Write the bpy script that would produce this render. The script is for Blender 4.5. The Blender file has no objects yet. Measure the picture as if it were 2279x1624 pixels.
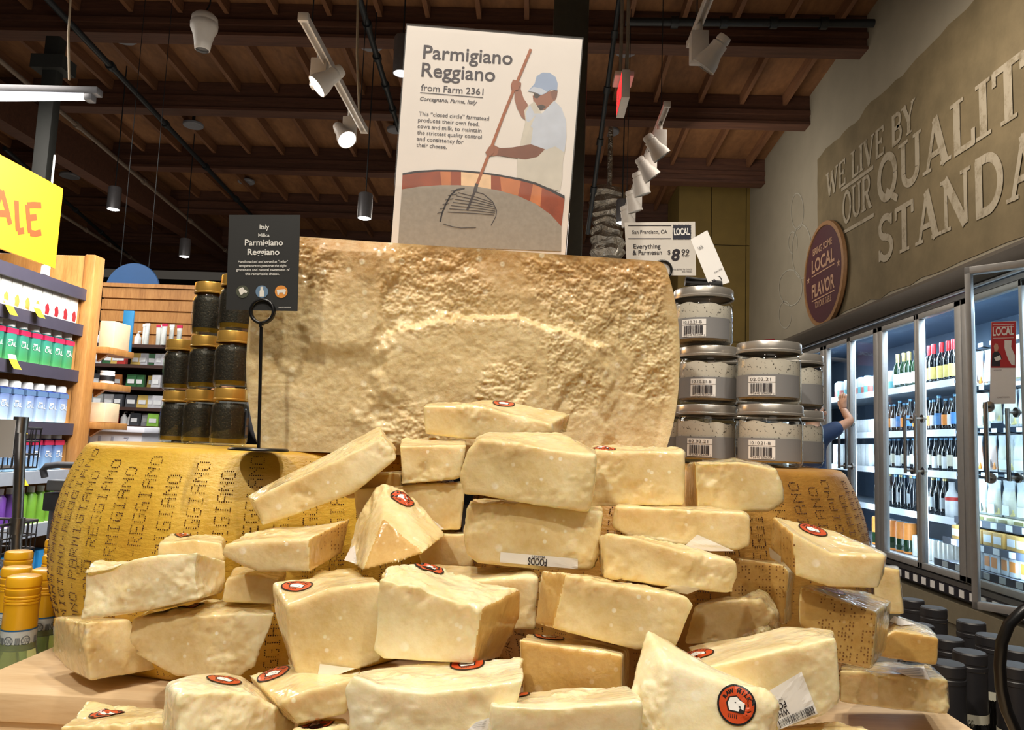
import bpy, bmesh, math, random
import numpy as np
from mathutils import Vector, Matrix, noise
from mathutils.bvhtree import BVHTree
random.seed(7)
SC = bpy.context.scene
COL = SC.collection
PI = math.pi

# ------------------------------------------------------------------ camera
W, H, F = 2279, 1624, 1700.0
CAM = Vector((0, 0, 1.25))
ROLL = math.radians(2.2)
_d = Vector(((1200 - W / 2) / F, -(985 - H / 2) / F, -1)).normalized()   # where world +Y lands in the frame
_d = Matrix.Rotation(-ROLL, 3, 'Z') @ _d
_pitch = math.asin(-_d.y)
_yaw = math.atan2(_d.x, -_d.z)
RM = (Matrix.Rotation(_yaw, 3, 'Z') @ Matrix.Rotation(PI / 2 + _pitch, 3, 'X') @ Matrix.Rotation(ROLL, 3, 'Z'))
cd = bpy.data.cameras.new('camera')
cam = bpy.data.objects.new('camera', cd)
COL.objects.link(cam)
cam.matrix_world = Matrix.Translation(CAM) @ RM.to_4x4()
cd.sensor_width = 36
cd.lens = 36 * F / W
cd.clip_start = .02
cd.clip_end = 100
SC.camera = cam
SC.view_settings.view_transform = 'Standard'
SC.view_settings.look = 'None'
SC.view_settings.exposure = 0.0
SC.view_settings.gamma = 1
SC.view_settings.use_curve_mapping = False
SC.cycles.use_denoising = True
SC.cycles.max_bounces = 8
SC.cycles.transparent_max_bounces = 12
SC.cycles.sample_clamp_indirect = 4
SC.cycles.caustics_refractive = False
SC.cycles.caustics_reflective = False

def ray(px, py):
    v = RM @ Vector(((px - W / 2) / F, -(py - H / 2) / F, -1))
    return v / v.y
def U(px, py, Y):
    return CAM + ray(px, py) * Y
def UZ(px, py, z):            # the point of that ray at height z above the camera
    r = ray(px, py)
    return CAM + r * (z / r.z)
def UX(px, py, X):
    r = ray(px, py)
    return CAM + r * (X / r.x)

# ------------------------------------------------------------------ world and lamps
w = bpy.data.worlds.new('room_ambience')
SC.world = w
w.use_nodes = True
w.node_tree.nodes['Background'].inputs[0].default_value = (1.0, .88, .74, 1)
w.node_tree.nodes['Background'].inputs[1].default_value = .055

def lamp(name, kind, loc, energy, color=(1, 1, 1), target=None, size=.05, spot=60, blend=.4, size_y=None):
    d = bpy.data.lights.new(name, kind)
    d.energy = energy
    d.color = color
    if kind == 'AREA':
        d.size = size
        if size_y:
            d.shape = 'RECTANGLE'
            d.size_y = size_y
    else:
        d.shadow_soft_size = size
    if kind == 'SPOT':
        d.spot_size = math.radians(spot)
        d.spot_blend = blend
    o = bpy.data.objects.new(name, d)
    COL.objects.link(o)
    o.location = CAM + Vector(loc)
    if target is not None:
        o.rotation_euler = (Vector(target) - Vector(loc)).to_track_quat('-Z', 'Y').to_euler()
    return o
WARM = (1.0, .905, .765)
lamp("track_spot_key", "SPOT", (-1.0, -1.0, 2.1), 142, WARM, (-.1, .75, .12), .05, 58, .5)
lamp('track_spot_side', 'SPOT', (.75, -.75, 2.2), 85, WARM, (.0, .65, -.05), .05, 50, .5)
for _x, _y, _e in ((-.55, .30, 66), (-.05, .10, 60), (.45, .30, 66)):
    lamp('track_spot_top', 'SPOT', (_x, _y, 2.3), _e, WARM, (_x * .4, .6, -.1), .05, 46, .5)
lamp('aisle_fill', 'AREA', (0, -2.0, 2.2), 13, (1, .9, .76), (0, .7, .1), 1.6)  # soft fill added behind the viewer, no fixture there
lamp('store_fill_left', 'AREA', (-4.2, 4.6, 2.6), 120, (1, .92, .82), (-4.2, 5.0, 0), 2.0)  # hidden area light added to brighten the left aisle
lamp('store_fill_far', 'AREA', (-1.5, 8.5, 2.4), 60, (1, .9, .78), (-1.5, 8.5, 0), 2.0)  # hidden area light added to lift the far background
lamp('shelf_light', 'AREA', (-1.2, 2.6, 1.25), 85, (1, .98, .93), (-2.1, 2.9, .2), .9)
for _x, _y, _e in ((-3.2, 5.6, 20), (.2, 6.2, 20), (-5.5, 9.5, 20), (-1.5, 10.5, 22), (-1.6, 3.6, 12), (1.6, 9.0, 12)):
    lamp('bounce_uplight', 'AREA', (_x, _y, 1.15), _e * .75, (1, .86, .68), (_x, _y, 5), 2.2)  # unseen uplights added to imitate light bounced onto the ceiling
lamp('wall_fill', 'AREA', (1.3, 8.0, 2.7), 26, (1, .92, .8), (2.9, 8.8, 2.0), 1.2)  # added unseen area light, brightens the far right wall and bulkhead
lamp('aisle_fill_right', 'AREA', (1.6, 4.5, 2.6), 55, (1, .9, .76), (2.6, 5.0, 1.0), 1.5)  # hidden area light added to brighten the mural wall

# ------------------------------------------------------------------ materials
def lin(c):
    def f(v):
        v /= 255.0
        return v / 12.92 if v <= .04045 else ((v + .055) / 1.055) ** 2.4
    return (f(c[0]), f(c[1]), f(c[2]), 1)

class NT:
    def __init__(s, name):
        s.m = bpy.data.materials.new(name)
        s.m.use_nodes = True
        s.t = s.m.node_tree
        s.b = s.t.nodes['Principled BSDF']
    def n(s, typ, **kw):
        x = s.t.nodes.new(typ)
        for k, v in kw.items():
            setattr(x, k, v)
        return x
    def l(s, a, b):
        s.t.links.new(a, b)
    def coord(s, scale=(1, 1, 1), kind='Object', rot=(0, 0, 0)):
        tc = s.n('ShaderNodeTexCoord')
        mp = s.n('ShaderNodeMapping')
        mp.inputs['Scale'].default_value = scale
        mp.inputs['Rotation'].default_value = rot
        s.l(tc.outputs[kind], mp.inputs[0])
        return mp.outputs[0]
    def noise(s, co, scale, detail=4, rough=.55, dist=0):
        x = s.n('ShaderNodeTexNoise')
        x.inputs['Scale'].default_value = scale
        x.inputs['Detail'].default_value = detail
        x.inputs['Roughness'].default_value = rough
        x.inputs['Distortion'].default_value = dist
        s.l(co, x.inputs['Vector'])
        return x.outputs[0]
    def ramp(s, fac, stops):
        x = s.n('ShaderNodeValToRGB')
        el = x.color_ramp.elements
        while len(el) < len(stops):
            el.new(.5)
        for e, (p, c) in zip(el, stops):
            e.position = p
            e.color = c if len(c) == 4 else lin(c)
        s.l(fac, x.inputs[0])
        return x.outputs[0]
    def mix(s, fac, a, b):
        x = s.n('ShaderNodeMix', data_type='RGBA')
        if isinstance(fac, (int, float)):
            x.inputs[0].default_value = fac
        else:
            s.l(fac, x.inputs[0])
        for sock, v in ((x.inputs[6], a), (x.inputs[7], b)):
            if isinstance(v, tuple):
                sock.default_value = v
            else:
                s.l(v, sock)
        return x.outputs[2]
    def bump(s, h, strength=.3, dist=.001, prev=None):
        x = s.n('ShaderNodeBump')
        x.inputs['Strength'].default_value = strength
        x.inputs['Distance'].default_value = dist
        s.l(h, x.inputs['Height'])
        if prev is not None:
            s.l(prev, x.inputs['Normal'])
        return x.outputs[0]
    def set(s, **kw):
        for k, v in kw.items():
            k = k.replace('_', ' ')
            i = s.b.inputs[k]
            if isinstance(v, (int, float, tuple)):
                i.default_value = v
            else:
                s.l(v, i)
        return s

_PM = {}
def pm(c, rough=.5, metal=0, var=.06, scale=30, emit=0, coat=0, bump=0, alpha=None, name=None, spec=.5):
    key = (c, rough, metal, var, scale, emit, coat, bump)
    if key in _PM:
        return _PM[key]
    m = NT(name or 'mat_%d_%d_%d' % c)
    L = lin(c)
    if var:
        co = m.coord()
        nz = m.noise(co, scale, 3)
        d = tuple(v * (1 - var * 2.2) for v in L[:3]) + (1,)
        u = tuple(min(1, v * (1 + var * 1.2)) for v in L[:3]) + (1,)
        colr = m.ramp(nz, [(.3, d), (.7, u)])
        m.set(Base_Color=colr)
        if bump:
            m.set(Normal=m.bump(m.noise(co, scale * 6, 3), bump, .001))
    else:
        m.set(Base_Color=L)
    m.set(Roughness=rough, Metallic=metal, Coat_Weight=coat)
    m.b.inputs['Specular IOR Level'].default_value = spec
    if emit:
        m.set(Emission_Color=L, Emission_Strength=emit)
    _PM[key] = m.m
    return m.m

def cheese_mat(name, lo, mid, hi, spots=.8, wrap=.85, sss=.45, wrinkle=.55):
    m = NT(name)
    co = m.coord()
    n1 = m.noise(co, 15, 3, .55, .6)
    n2 = m.noise(co, 150, 4, .65)
    c = m.ramp(n1, [(.34, lo), (.52, mid), (.68, hi)])
    c2 = m.ramp(n2, [(.36, lo), (.60, hi)])
    c = m.mix(.22, c, c2)
    # pale tyrosine spots, scattered in drifts
    for sc, r0, r1, mk0 in ((58, .12, .20, .50), (130, .14, .22, .56)):
        v = m.n('ShaderNodeTexVoronoi')
        v.inputs['Scale'].default_value = sc
        m.l(co, v.inputs['Vector'])
        sp = m.ramp(v.outputs['Distance'], [(r0, (1, 1, 1, 1)), (r1, (0, 0, 0, 1))])
        msk = m.ramp(m.noise(m.coord((1, 1, 1), rot=(sc, 0, 0)), 24, 2), [(mk0, (0, 0, 0, 1)), (mk0 + .1, (1, 1, 1, 1))])
        mu = m.n('ShaderNodeMath', operation='MULTIPLY')
        m.l(sp, mu.inputs[0]); m.l(msk, mu.inputs[1])
        mu2 = m.n('ShaderNodeMath', operation='MULTIPLY')
        m.l(mu.outputs[0], mu2.inputs[0]); mu2.inputs[1].default_value = spots
        c = m.mix(mu2.outputs[0], c, lin((252, 244, 222)))
    b = m.bump(m.noise(co, 300, 3, .65), .18, .001)
    b = m.bump(m.noise(co, 70, 3, .6), .22, .003, b)
    # stretched cling film: a clear coat with taut creases running in drifts
    co2 = m.coord((10, 190, 60), rot=(.5, .35, .6))
    wn = m.noise(co2, 1.3, 2, .5, .5)
    co3 = m.coord((150, 12, 150), rot=(-.4, .3, .9))
    wn2 = m.noise(co3, 1.0, 2, .5, .8)
    pk_ = m.ramp(m.noise(co, 17, 2), [(.50, (0, 0, 0, 1)), (.66, (1, 1, 1, 1))])
    def dr(h):
        x = m.n('ShaderNodeMath', operation='MULTIPLY'); m.l(h, x.inputs[0]); m.l(pk_, x.inputs[1]); return x.outputs[0]
    ws = m.bump(dr(wn), wrinkle, .004)
    ws = m.bump(wn2, wrinkle * .5, .0016, ws)
    ws = m.bump(m.noise(co, 34, 2, .5), .35, .004, ws)
    m.set(Base_Color=c, Roughness=.5, Normal=b, Coat_Weight=wrap, Coat_Roughness=.06, Coat_IOR=1.55, Coat_Normal=ws,
          Subsurface_Weight=sss, Subsurface_Radius=(1.0, .6, .22), Subsurface_Scale=.011)
    m.b.inputs['Specular IOR Level'].default_value = .35
    return m.m
M_PASTE = cheese_mat('parmesan_paste', (218, 188, 126), (235, 213, 160), (246, 233, 196))
M_PASTE2 = cheese_mat('parmesan_paste_pale', (230, 207, 152), (243, 227, 184), (252, 244, 216))
M_RINDP = cheese_mat('parmesan_cut_rind', (190, 146, 76), (208, 168, 96), (222, 188, 120), .2, .7, .2)
M_FACE = None

def rind_mat(name, lo, mid, hi):
    m = NT(name)
    co = m.coord()
    c = m.ramp(m.noise(co, 9, 5, .6), [(.28, lo), (.5, mid), (.7, hi)])
    st = m.noise(m.coord((7, 7, 2.2)), 2.4, 4, .6, .5)
    f = m.ramp(st, [(.64, (0, 0, 0, 1)), (.74, (.75, .75, .75, 1))])
    c = m.mix(f, c, lin((118, 92, 50)))
    sc = m.noise(m.coord((40, 40, 130)), 2.0, 3, .6)
    b = m.bump(sc, .35, .002)
    b = m.bump(m.noise(co, 190, 4, .6), .4, .0012, b)
    m.set(Base_Color=c, Roughness=.42, Normal=b, Subsurface_Weight=.08, Subsurface_Scale=.004)
    return m.m
M_RIND = rind_mat('waxy_yellow_rind', (190, 142, 44), (216, 174, 62), (232, 194, 92))
M_RIND2 = rind_mat('waxy_ochre_rind_shaded', (142, 98, 40), (170, 124, 54), (188, 146, 76))  # ochre tone, darkened further for the shadow on the right wheel
M_DOT = pm((74, 38, 16), .7, var=.1)
M_WHITE = pm((238, 236, 232), .5, var=.02)
M_PAPER = pm((244, 242, 240), .55, var=.01)
M_BLACK = pm((22, 21, 22), .45, var=.05)
M_INK = pm((38, 32, 40), .5, var=.0)
M_BLKPL = pm((16, 16, 18), .3, var=.05)
M_ORANGE = pm((206, 78, 36), .35, var=.03, coat=.4)
M_STEEL = pm((170, 168, 166), .3, 1, var=.05)
M_ALU = pm((150, 148, 148), .35, .9, var=.04)
M_WOOD_TR = None

def wood_mat(name, lo, mid, hi, scale=(1, 1, 1), rough=.5, rot=(0, 0, 0), k=1.0):
    m = NT(name)
    co = m.coord(scale, rot=rot)
    g = m.noise(co, 3 * k, 6, .6, .8)
    g2 = m.noise(m.coord((scale[0] * 1, scale[1] * 1, scale[2] * 1), rot=rot), 22 * k, 4, .6)
    c = m.ramp(g, [(.3, lo), (.5, mid), (.7, hi)])
    c = m.mix(.3, c, m.ramp(g2, [(.35, lo), (.65, hi)]))
    m.set(Base_Color=c, Roughness=rough, Normal=m.bump(g2, .12, .001))
    return m.m
M_BOARD = wood_mat('blond_maple_board', (206, 174, 132), (222, 194, 154), (232, 208, 172), (1.2, 14, 14))
M_SHELFWOOD = wood_mat('honey_oak', (150, 98, 48), (176, 122, 64), (192, 140, 80), (10, 10, 1.2))
M_PLY = wood_mat('plywood_deck', (92, 60, 36), (120, 80, 48), (140, 98, 60), (1.4, .5, 1), .7, k=.7)
M_BEAM = wood_mat('glulam_timber', (58, 34, 24), (78, 46, 32), (94, 60, 42), (.6, 8, 8), .65)
M_JOIST = wood_mat('joist_timber', (86, 54, 34), (108, 70, 44), (126, 86, 56), (8, .6, 8), .65)

def glass_mat(name, c=(1, 1, 1), rough=.0, ior=1.45):
    m = NT(name)
    m.set(Base_Color=c + (1,) if len(c) == 3 else c, Roughness=rough, Transmission_Weight=1.0, IOR=ior)
    return m.m
M_GLASS = glass_mat('clear_jar_glass', (.95, .97, .95))
def ior_node(m, fr, ior):      # same reflection on both sides of a thin sheet
    ge = m.n('ShaderNodeNewGeometry')
    mp = m.n('ShaderNodeMapRange'); mp.inputs[3].default_value = ior; mp.inputs[4].default_value = 1 / ior
    m.l(ge.outputs['Backfacing'], mp.inputs[0]); m.l(mp.outputs[0], fr.inputs[0])
def thin_glass(name, tint=(.86, .92, .95), a=.12):
    m = NT(name)
    tr = m.n('ShaderNodeBsdfTransparent'); tr.inputs[0].default_value = tint + (1,)
    gl = m.n('ShaderNodeBsdfGlossy'); gl.inputs['Roughness'].default_value = .02
    fr = m.n('ShaderNodeFresnel'); ior_node(m, fr, 1.45)
    mx = m.n('ShaderNodeMixShader')
    m.l(fr.outputs[0], mx.inputs[0]); m.l(tr.outputs[0], mx.inputs[1]); m.l(gl.outputs[0], mx.inputs[2])
    m.l(mx.outputs[0], m.t.nodes['Material Output'].inputs[0])
    return m.m
M_PANE = thin_glass('door_pane_glass')
def film_mat():
    m = NT('cling_film')
    co = m.coord((14, 150, 70), rot=(.5, .35, .6))
    ws = m.bump(m.noise(co, 1.4, 3, .55, .7), .5, .003)
    ws = m.bump(m.noise(m.coord((160, 16, 120), rot=(-.4, .3, .9)), 1.0, 2, .5, .8), .35, .002, ws)
    ws = m.bump(m.noise(m.coord(), 28, 2, .5), .4, .006, ws)
    tr = m.n('ShaderNodeBsdfTransparent'); tr.inputs[0].default_value = (.99, .988, .98, 1)
    gl = m.n('ShaderNodeBsdfGlossy'); gl.inputs['Roughness'].default_value = .07
    m.l(ws, gl.inputs['Normal'])
    fr = m.n('ShaderNodeFresnel'); ior_node(m, fr, 1.27); m.l(ws, fr.inputs['Normal'])
    mx = m.n('ShaderNodeMixShader')
    m.l(fr.outputs[0], mx.inputs[0]); m.l(tr.outputs[0], mx.inputs[1]); m.l(gl.outputs[0], mx.inputs[2])
    m.l(mx.outputs[0], m.t.nodes['Material Output'].inputs[0])
    return m.m
M_FILM = film_mat()

# ------------------------------------------------------------------ mesh helpers
class MB:
    def __init__(s):
        s.v, s.f, s.m = [], [], []
    def add(s, vs, fs, mi=0):
        o = len(s.v)
        s.v.extend([tuple(v) for v in vs])
        for f in fs:
            s.f.append(tuple(i + o for i in f))
            s.m.append(mi)
        return s
    def box(s, c, d, mi=0, R=None, bev=0):
        x, y, z = d[0] / 2, d[1] / 2, d[2] / 2
        if bev:
            bm = bmesh.new()
            bmesh.ops.create_cube(bm, size=1)
            for v in bm.verts:
                v.co = Vector((v.co.x * d[0], v.co.y * d[1], v.co.z * d[2]))
            bmesh.ops.bevel(bm, geom=bm.edges[:] + bm.verts[:], offset=bev, segments=2, affect='EDGES', profile=.5)
            vs = [v.co.copy() for v in bm.verts]
            for i, v in enumerate(bm.verts): v.index = i
            fs = [[v.index for v in f.verts] for f in bm.faces]
            bm.free()
        else:
            vs = [Vector(p) for p in ((-x, -y, -z), (x, -y, -z), (x, y, -z), (-x, y, -z), (-x, -y, z), (x, -y, z), (x, y, z), (-x, y, z))]
            fs = [(0, 3, 2, 1), (4, 5, 6, 7), (0, 1, 5, 4), (1, 2, 6, 5), (2, 3, 7, 6), (3, 0, 4, 7)]
        if R is not None:
            vs = [R @ v for v in vs]
        c = Vector(c)
        return s.add([v + c for v in vs], fs, mi)
    def lathe(s, prof, c=(0, 0, 0), n=24, mi=0, R=None, cap=True, a0=0, a1=2 * PI):
        c = Vector(c)
        full = abs(a1 - a0 - 2 * PI) < 1e-6
        k = n if full else n + 1
        vs = []
        for r, z in prof:
            for i in range(k):
                a = a0 + (a1 - a0) * i / n
                p = Vector((r * math.cos(a), r * math.sin(a), z))
                vs.append((R @ p if R is not None else p) + c)
        fs = []
        for j in range(len(prof) - 1):
            for i in range(n if full else n):
                i2 = (i + 1) % k
                fs.append((j * k + i, j * k + i2, (j + 1) * k + i2, (j + 1) * k + i))
        if cap and full:
            if prof[0][0] > 1e-6: fs.append(tuple(range(k - 1, -1, -1)))
            if prof[-1][0] > 1e-6: fs.append(tuple((len(prof) - 1) * k + i for i in range(k)))
        return s.add(vs, fs, mi)
    def tube(s, pts, r, n=10, mi=0, close=False, cap=True):
        pts = [Vector(p) for p in pts]
        m = len(pts)
        rs = r if isinstance(r, (list, tuple)) else [r] * m
        up = None
        vs = []
        for i in range(m):
            if close:
                t = (pts[(i + 1) % m] - pts[i - 1]).normalized()
            else:
                t = (pts[min(i + 1, m - 1)] - pts[max(i - 1, 0)]).normalized()
            if up is None:
                up = t.orthogonal().normalized()
            else:
                up = (up - t * up.dot(t))
                up = up.normalized() if up.length > 1e-6 else t.orthogonal().normalized()
            sd = t.cross(up)
            for k in range(n):
                a = 2 * PI * k / n
                vs.append(pts[i] + (up * math.cos(a) + sd * math.sin(a)) * rs[i])
        fs = []
        for i in range(m if close else m - 1):
            j = (i + 1) % m
            for k in range(n):
                k2 = (k + 1) % n
                fs.append((i * n + k, i * n + k2, j * n + k2, j * n + k))
        if not close and cap:
            fs.append(tuple(range(n - 1, -1, -1)))
            fs.append(tuple((m - 1) * n + k for k in range(n)))
        return s.add(vs, fs, mi)
    def prism(s, pts, off, mi=0):
        pts = [Vector(p) for p in pts]
        off = Vector(off)
        n = len(pts)
        vs = pts + [p + off for p in pts]
        fs = [tuple(range(n - 1, -1, -1)), tuple(range(n, 2 * n))]
        for i in range(n):
            j = (i + 1) % n
            fs.append((i, j, n + j, n + i))
        return s.add(vs, fs, mi)
    def sphere(s, c, r, n=12, m=8, mi=0, sc=(1, 1, 1)):
        prof = [(r * math.sin(PI * i / m) if 0 < i < m else 1e-5 * r, -r * math.cos(PI * i / m)) for i in range(m + 1)]
        t = MB().lathe(prof, n=n, cap=False)
        return s.add([Vector((v[0] * sc[0], v[1] * sc[1], v[2] * sc[2])) + Vector(c) for v in t.v], t.f, mi)
    def mesh(s, name, mats, off=None, smooth=35):
        me = bpy.data.meshes.new(name)
        v = s.v if off is None else [(a - off[0], b - off[1], c - off[2]) for a, b, c in s.v]
        me.from_pydata(v, [], s.f)
        for m in (mats if isinstance(mats, (list, tuple)) else [mats]):
            me.materials.append(m)
        me.polygons.foreach_set('material_index', s.m)
        if smooth:
            me.polygons.foreach_set('use_smooth', [True] * len(me.polygons))
            if smooth < 180:
                me.set_sharp_from_angle(angle=math.radians(smooth))
        me.update()
        return me
    def build(s, name, mats, parent=None, off=None, smooth=35):
        if off is None and parent is not None:
            off = None
        o = bpy.data.objects.new(name, s.mesh(name, mats, off, smooth))
        COL.objects.link(o)
        if parent is not None:
            o.parent = parent
        return o

def tag(o, label=None, cat=None, group=None, kind=None):
    if label: o['label'] = label
    if cat: o['category'] = cat
    if group: o['group'] = group
    if kind: o['kind'] = kind
    return o
def thing(name, label, cat, loc=(0, 0, 0), rz=0, group=None):
    o = bpy.data.objects.new(name, None)
    COL.objects.link(o)
    o.empty_display_size = .02
    o.location = loc
    o.rotation_euler = (0, 0, rz)
    return tag(o, label, cat, group)
def solo(mb, name, mats, label, cat, group=None, smooth=35, loc=None):
    """one mesh thing; geometry in world coordinates unless loc given"""
    if loc is None:
        a = np.array(mb.v)
        c = ((a[:, 0].min() + a[:, 0].max()) / 2, (a[:, 1].min() + a[:, 1].max()) / 2, a[:, 2].min())
        o = mb.build(name, mats, None, c, smooth)
        o.location = c
    else:
        o = mb.build(name, mats, None, None, smooth)
        o.location = loc
    return tag(o, label, cat, group)
def struct(mb, name, mats, parent=None, smooth=35):
    o = mb.build(name, mats, parent, None, smooth)
    if parent is None:
        o['kind'] = 'structure'
    return o
def dup(root, loc, rz=None, label=None, group=None, scale=None):
    r = root.copy(); COL.objects.link(r)
    r.location = loc
    if rz is not None: r.rotation_euler = (0, 0, rz)
    if scale: r.scale = (scale,) * 3 if isinstance(scale, (int, float)) else scale
    if label: r['label'] = label
    if group: r['group'] = group
    for ch in list(root.children):
        c = ch.copy(); COL.objects.link(c); c.parent = r
        for g in ch.children:
            d = g.copy(); COL.objects.link(d); d.parent = c
    return r

# flat lettering ----------------------------------------------------
_TX = {}
def T2(s, bold=0.0, spacing=1.0, shear=0.0):
    key = (s, bold, spacing, shear)
    if key not in _TX:
        cu = bpy.data.curves.new('lettering', 'FONT')
        cu.body = s; cu.size = 1; cu.offset = bold; cu.resolution_u = 3
        cu.space_character = spacing; cu.shear = shear
        o = bpy.data.objects.new('lettering', cu)
        me = bpy.data.meshes.new_from_object(o)
        vs = [v.co.copy() for v in me.vertices]
        fs = [tuple(p.vertices) for p in me.polygons]
        x0 = min((v.x for v in vs), default=0); x1 = max((v.x for v in vs), default=1)
        _TX[key] = ([(v.x - x0, v.y) for v in vs], fs, x1 - x0)
        bpy.data.meshes.remove(me); bpy.data.objects.remove(o); bpy.data.curves.remove(cu)
    return _TX[key]
def text_on(mb, s, p0, p1, up, nrm, mi=0, bold=0.0, sy=None, off=.0004, spacing=1.0, shear=0.0, center=False):
    """lettering whose baseline runs from p0 to p1"""
    vs, fs, wd = T2(s, bold, spacing, shear)
    p0, p1 = Vector(p0), Vector(p1)
    ex = p1 - p0
    k = ex.length / wd
    ex.normalize()
    ky = k if sy is None else sy
    up = Vector(up).normalized(); up = (up - ex * up.dot(ex)).normalized()
    n = Vector(nrm).normalized()
    out = [p0 + ex * (x * k) + up * (y * ky) + n * off for x, y in vs]
    if ex.cross(up).dot(n) < 0:
        fs = [f[::-1] for f in fs]
    mb.add(out, fs, mi)
def ribbon(mb, pts, wd, nrm, mi=0, off=0.0):
    pts = [Vector(p) for p in pts]
    n = Vector(nrm).normalized()
    vs = []
    m = len(pts)
    for i, p in enumerate(pts):
        t = (pts[min(i + 1, m - 1)] - pts[max(i - 1, 0)]).normalized()
        sd = n.cross(t).normalized()
        ww = wd[i] if isinstance(wd, (list, tuple)) else wd
        vs += [p + sd * ww / 2 + n * off, p - sd * ww / 2 + n * off]
    mb.add(vs, [(2 * i, 2 * i + 1, 2 * i + 3, 2 * i + 2) for i in range(m - 1)], mi)
class Plane:
    """a real plane in the room; P(px,py) is the point of it seen at that pixel"""
    def __init__(s, o, n):
        s.o, s.n = Vector(o), Vector(n).normalized()
        if s.n.dot(CAM - s.o) < 0: s.n = -s.n
    def P(s, px, py, off=0.0):
        r = ray(px, py)
        t = (s.o - CAM).dot(s.n) / r.dot(s.n)
        return CAM + r * t + s.n * off
    def poly(s, mb, pts, mi=0, off=0.0):
        vs = [s.P(x, y, off) for x, y in pts]
        a = (vs[1] - vs[0]).cross(vs[2] - vs[1])
        nn = Vector((0, 0, 0))
        for i in range(len(vs)):
            nn += vs[i].cross(vs[(i + 1) % len(vs)])
        f = list(range(len(vs)))
        if nn.dot(s.n) < 0: f.reverse()
        mb.add(vs, [f], mi)
    def text(s, mb, t, a, b, up, mi=0, off=.0004, **kw):
        p0, p1 = s.P(*a), s.P(*b)
        text_on(mb, t, p0, p1, up, s.n, mi, off=off, **kw)
# ------------------------------------------------------------------ room shell
FLOOR = 0.0
mb = MB(); mb.box((-2, 5.5, -.05), (22, 20, .1)); struct(mb, 'floor', pm((120, 108, 94), .5, var=.08, scale=3))
def zdeck(Y):                       # underside of the roof deck (absolute height)
    return 1.25 + 3.92 - .055 * (Y - 8.15)
mb = MB()
y0, y1 = .5, 16.0
mb.add([(-12, y0, zdeck(y0)), (3.3, y0, zdeck(y0)), (3.3, y1, zdeck(y1)), (-12, y1, zdeck(y1)),
        (-12, y0, zdeck(y0) + .05), (3.3, y0, zdeck(y0) + .05), (3.3, y1, zdeck(y1) + .05), (-12, y1, zdeck(y1) + .05)],
       [(0, 1, 2, 3), (7, 6, 5, 4), (0, 4, 5, 1), (1, 5, 6, 2), (2, 6, 7, 3), (3, 7, 4, 0)])
struct(mb, 'ceiling', M_PLY)
BEAMS = [3.6, 5.15, 6.75, 8.2, 9.84, 11.5, 13.2, 14.9]
for Y in BEAMS:
    z = zdeck(Y)
    mb = MB()
    mb.box((-4.55, Y, z - .15), (14.9, .14, .3))
    mb.box((-4.55, Y - .085, z - .2), (14.9, .03, .05))
    mb.box((-4.55, Y, z - .315), (14.9, .19, .03))
    struct(mb, 'ceiling_beam', M_BEAM)
slope = math.atan(-.055)
for i, X in enumerate(np.arange(-9.1, 2.9, .47)):
    for a, b in zip(BEAMS[:6], BEAMS[1:7]):
        yc = (a + b) / 2
        mb = MB()
        mb.box((X + random.uniform(-.03, .03), yc, zdeck(yc) - .062), (.042, b - a - .16, .12), R=Matrix.Rotation(slope, 3, 'X'))
        struct(mb, 'ceiling_joist', M_JOIST)
# long girder on the left, running away from the viewer
for X, zb, w2 in ((-5.75, 3.15, .2),):
    mb = MB(); mb.box((X, 9, 1.25 + zb + .2), (w2, 14, .4)); struct(mb, 'ceiling_girder', M_BEAM)

# right wall above the coolers, with the painted mural
WX = 2.9
M_WALLG = pm((132, 124, 108), .85, var=.03, scale=4)
M_MURAL = NT('olive_brown_wall_paint')
_co = M_MURAL.coord()
M_MURAL.set(Base_Color=M_MURAL.ramp(M_MURAL.noise(_co, 3.5, 5, .65), [(.35, (92, 80, 56)), (.65, (108, 94, 68))]), Roughness=.85)
M_MURTXT = NT('worn_cream_lettering')
_co = M_MURTXT.coord()
M_MURTXT.set(Base_Color=M_MURTXT.ramp(M_MURTXT.noise(_co, 9, 6, .7), [(.34, (112, 100, 78)), (.5, (146, 136, 118))]), Roughness=.85)
mb = MB(); mb.box((WX + .25, 5.4, 1.25 + 2.65), (.5, 10.4, 3.0)); wr = struct(mb, 'wall_right', M_WALLG)
WP = Plane((WX, 5, 2), (-1, 0, 0))
mb = MB()
top, bot = 1.25 + 3.12, 1.25 + 1.36
pts = []
for k in range(60):
    y = 1.0 + (7.9 - 1.0) * k / 59
    pts.append(Vector((WX - .004, y, top + .06 * noise.noise(Vector((y * 3.1, 0, 1))) + .03 * noise.noise(Vector((y * 14, 2, 0))))))
for k in range(12):
    z = top + (bot - top) * (k + 1) / 13
    pts.append(Vector((WX - .004, 7.9 + .03 * noise.noise(Vector((z * 9, 5, 0))), z)))
for k in range(40):
    y = 7.9 + (1.0 - 7.9) * k / 39
    pts.append(Vector((WX - .004, y, bot + .04 * noise.noise(Vector((y * 4.1, 7, 1))))))
mb.prism(pts, (.008, 0, 0))
mu = struct(mb, 'painted_mural_panel', M_MURAL.m, wr, smooth=0)

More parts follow.
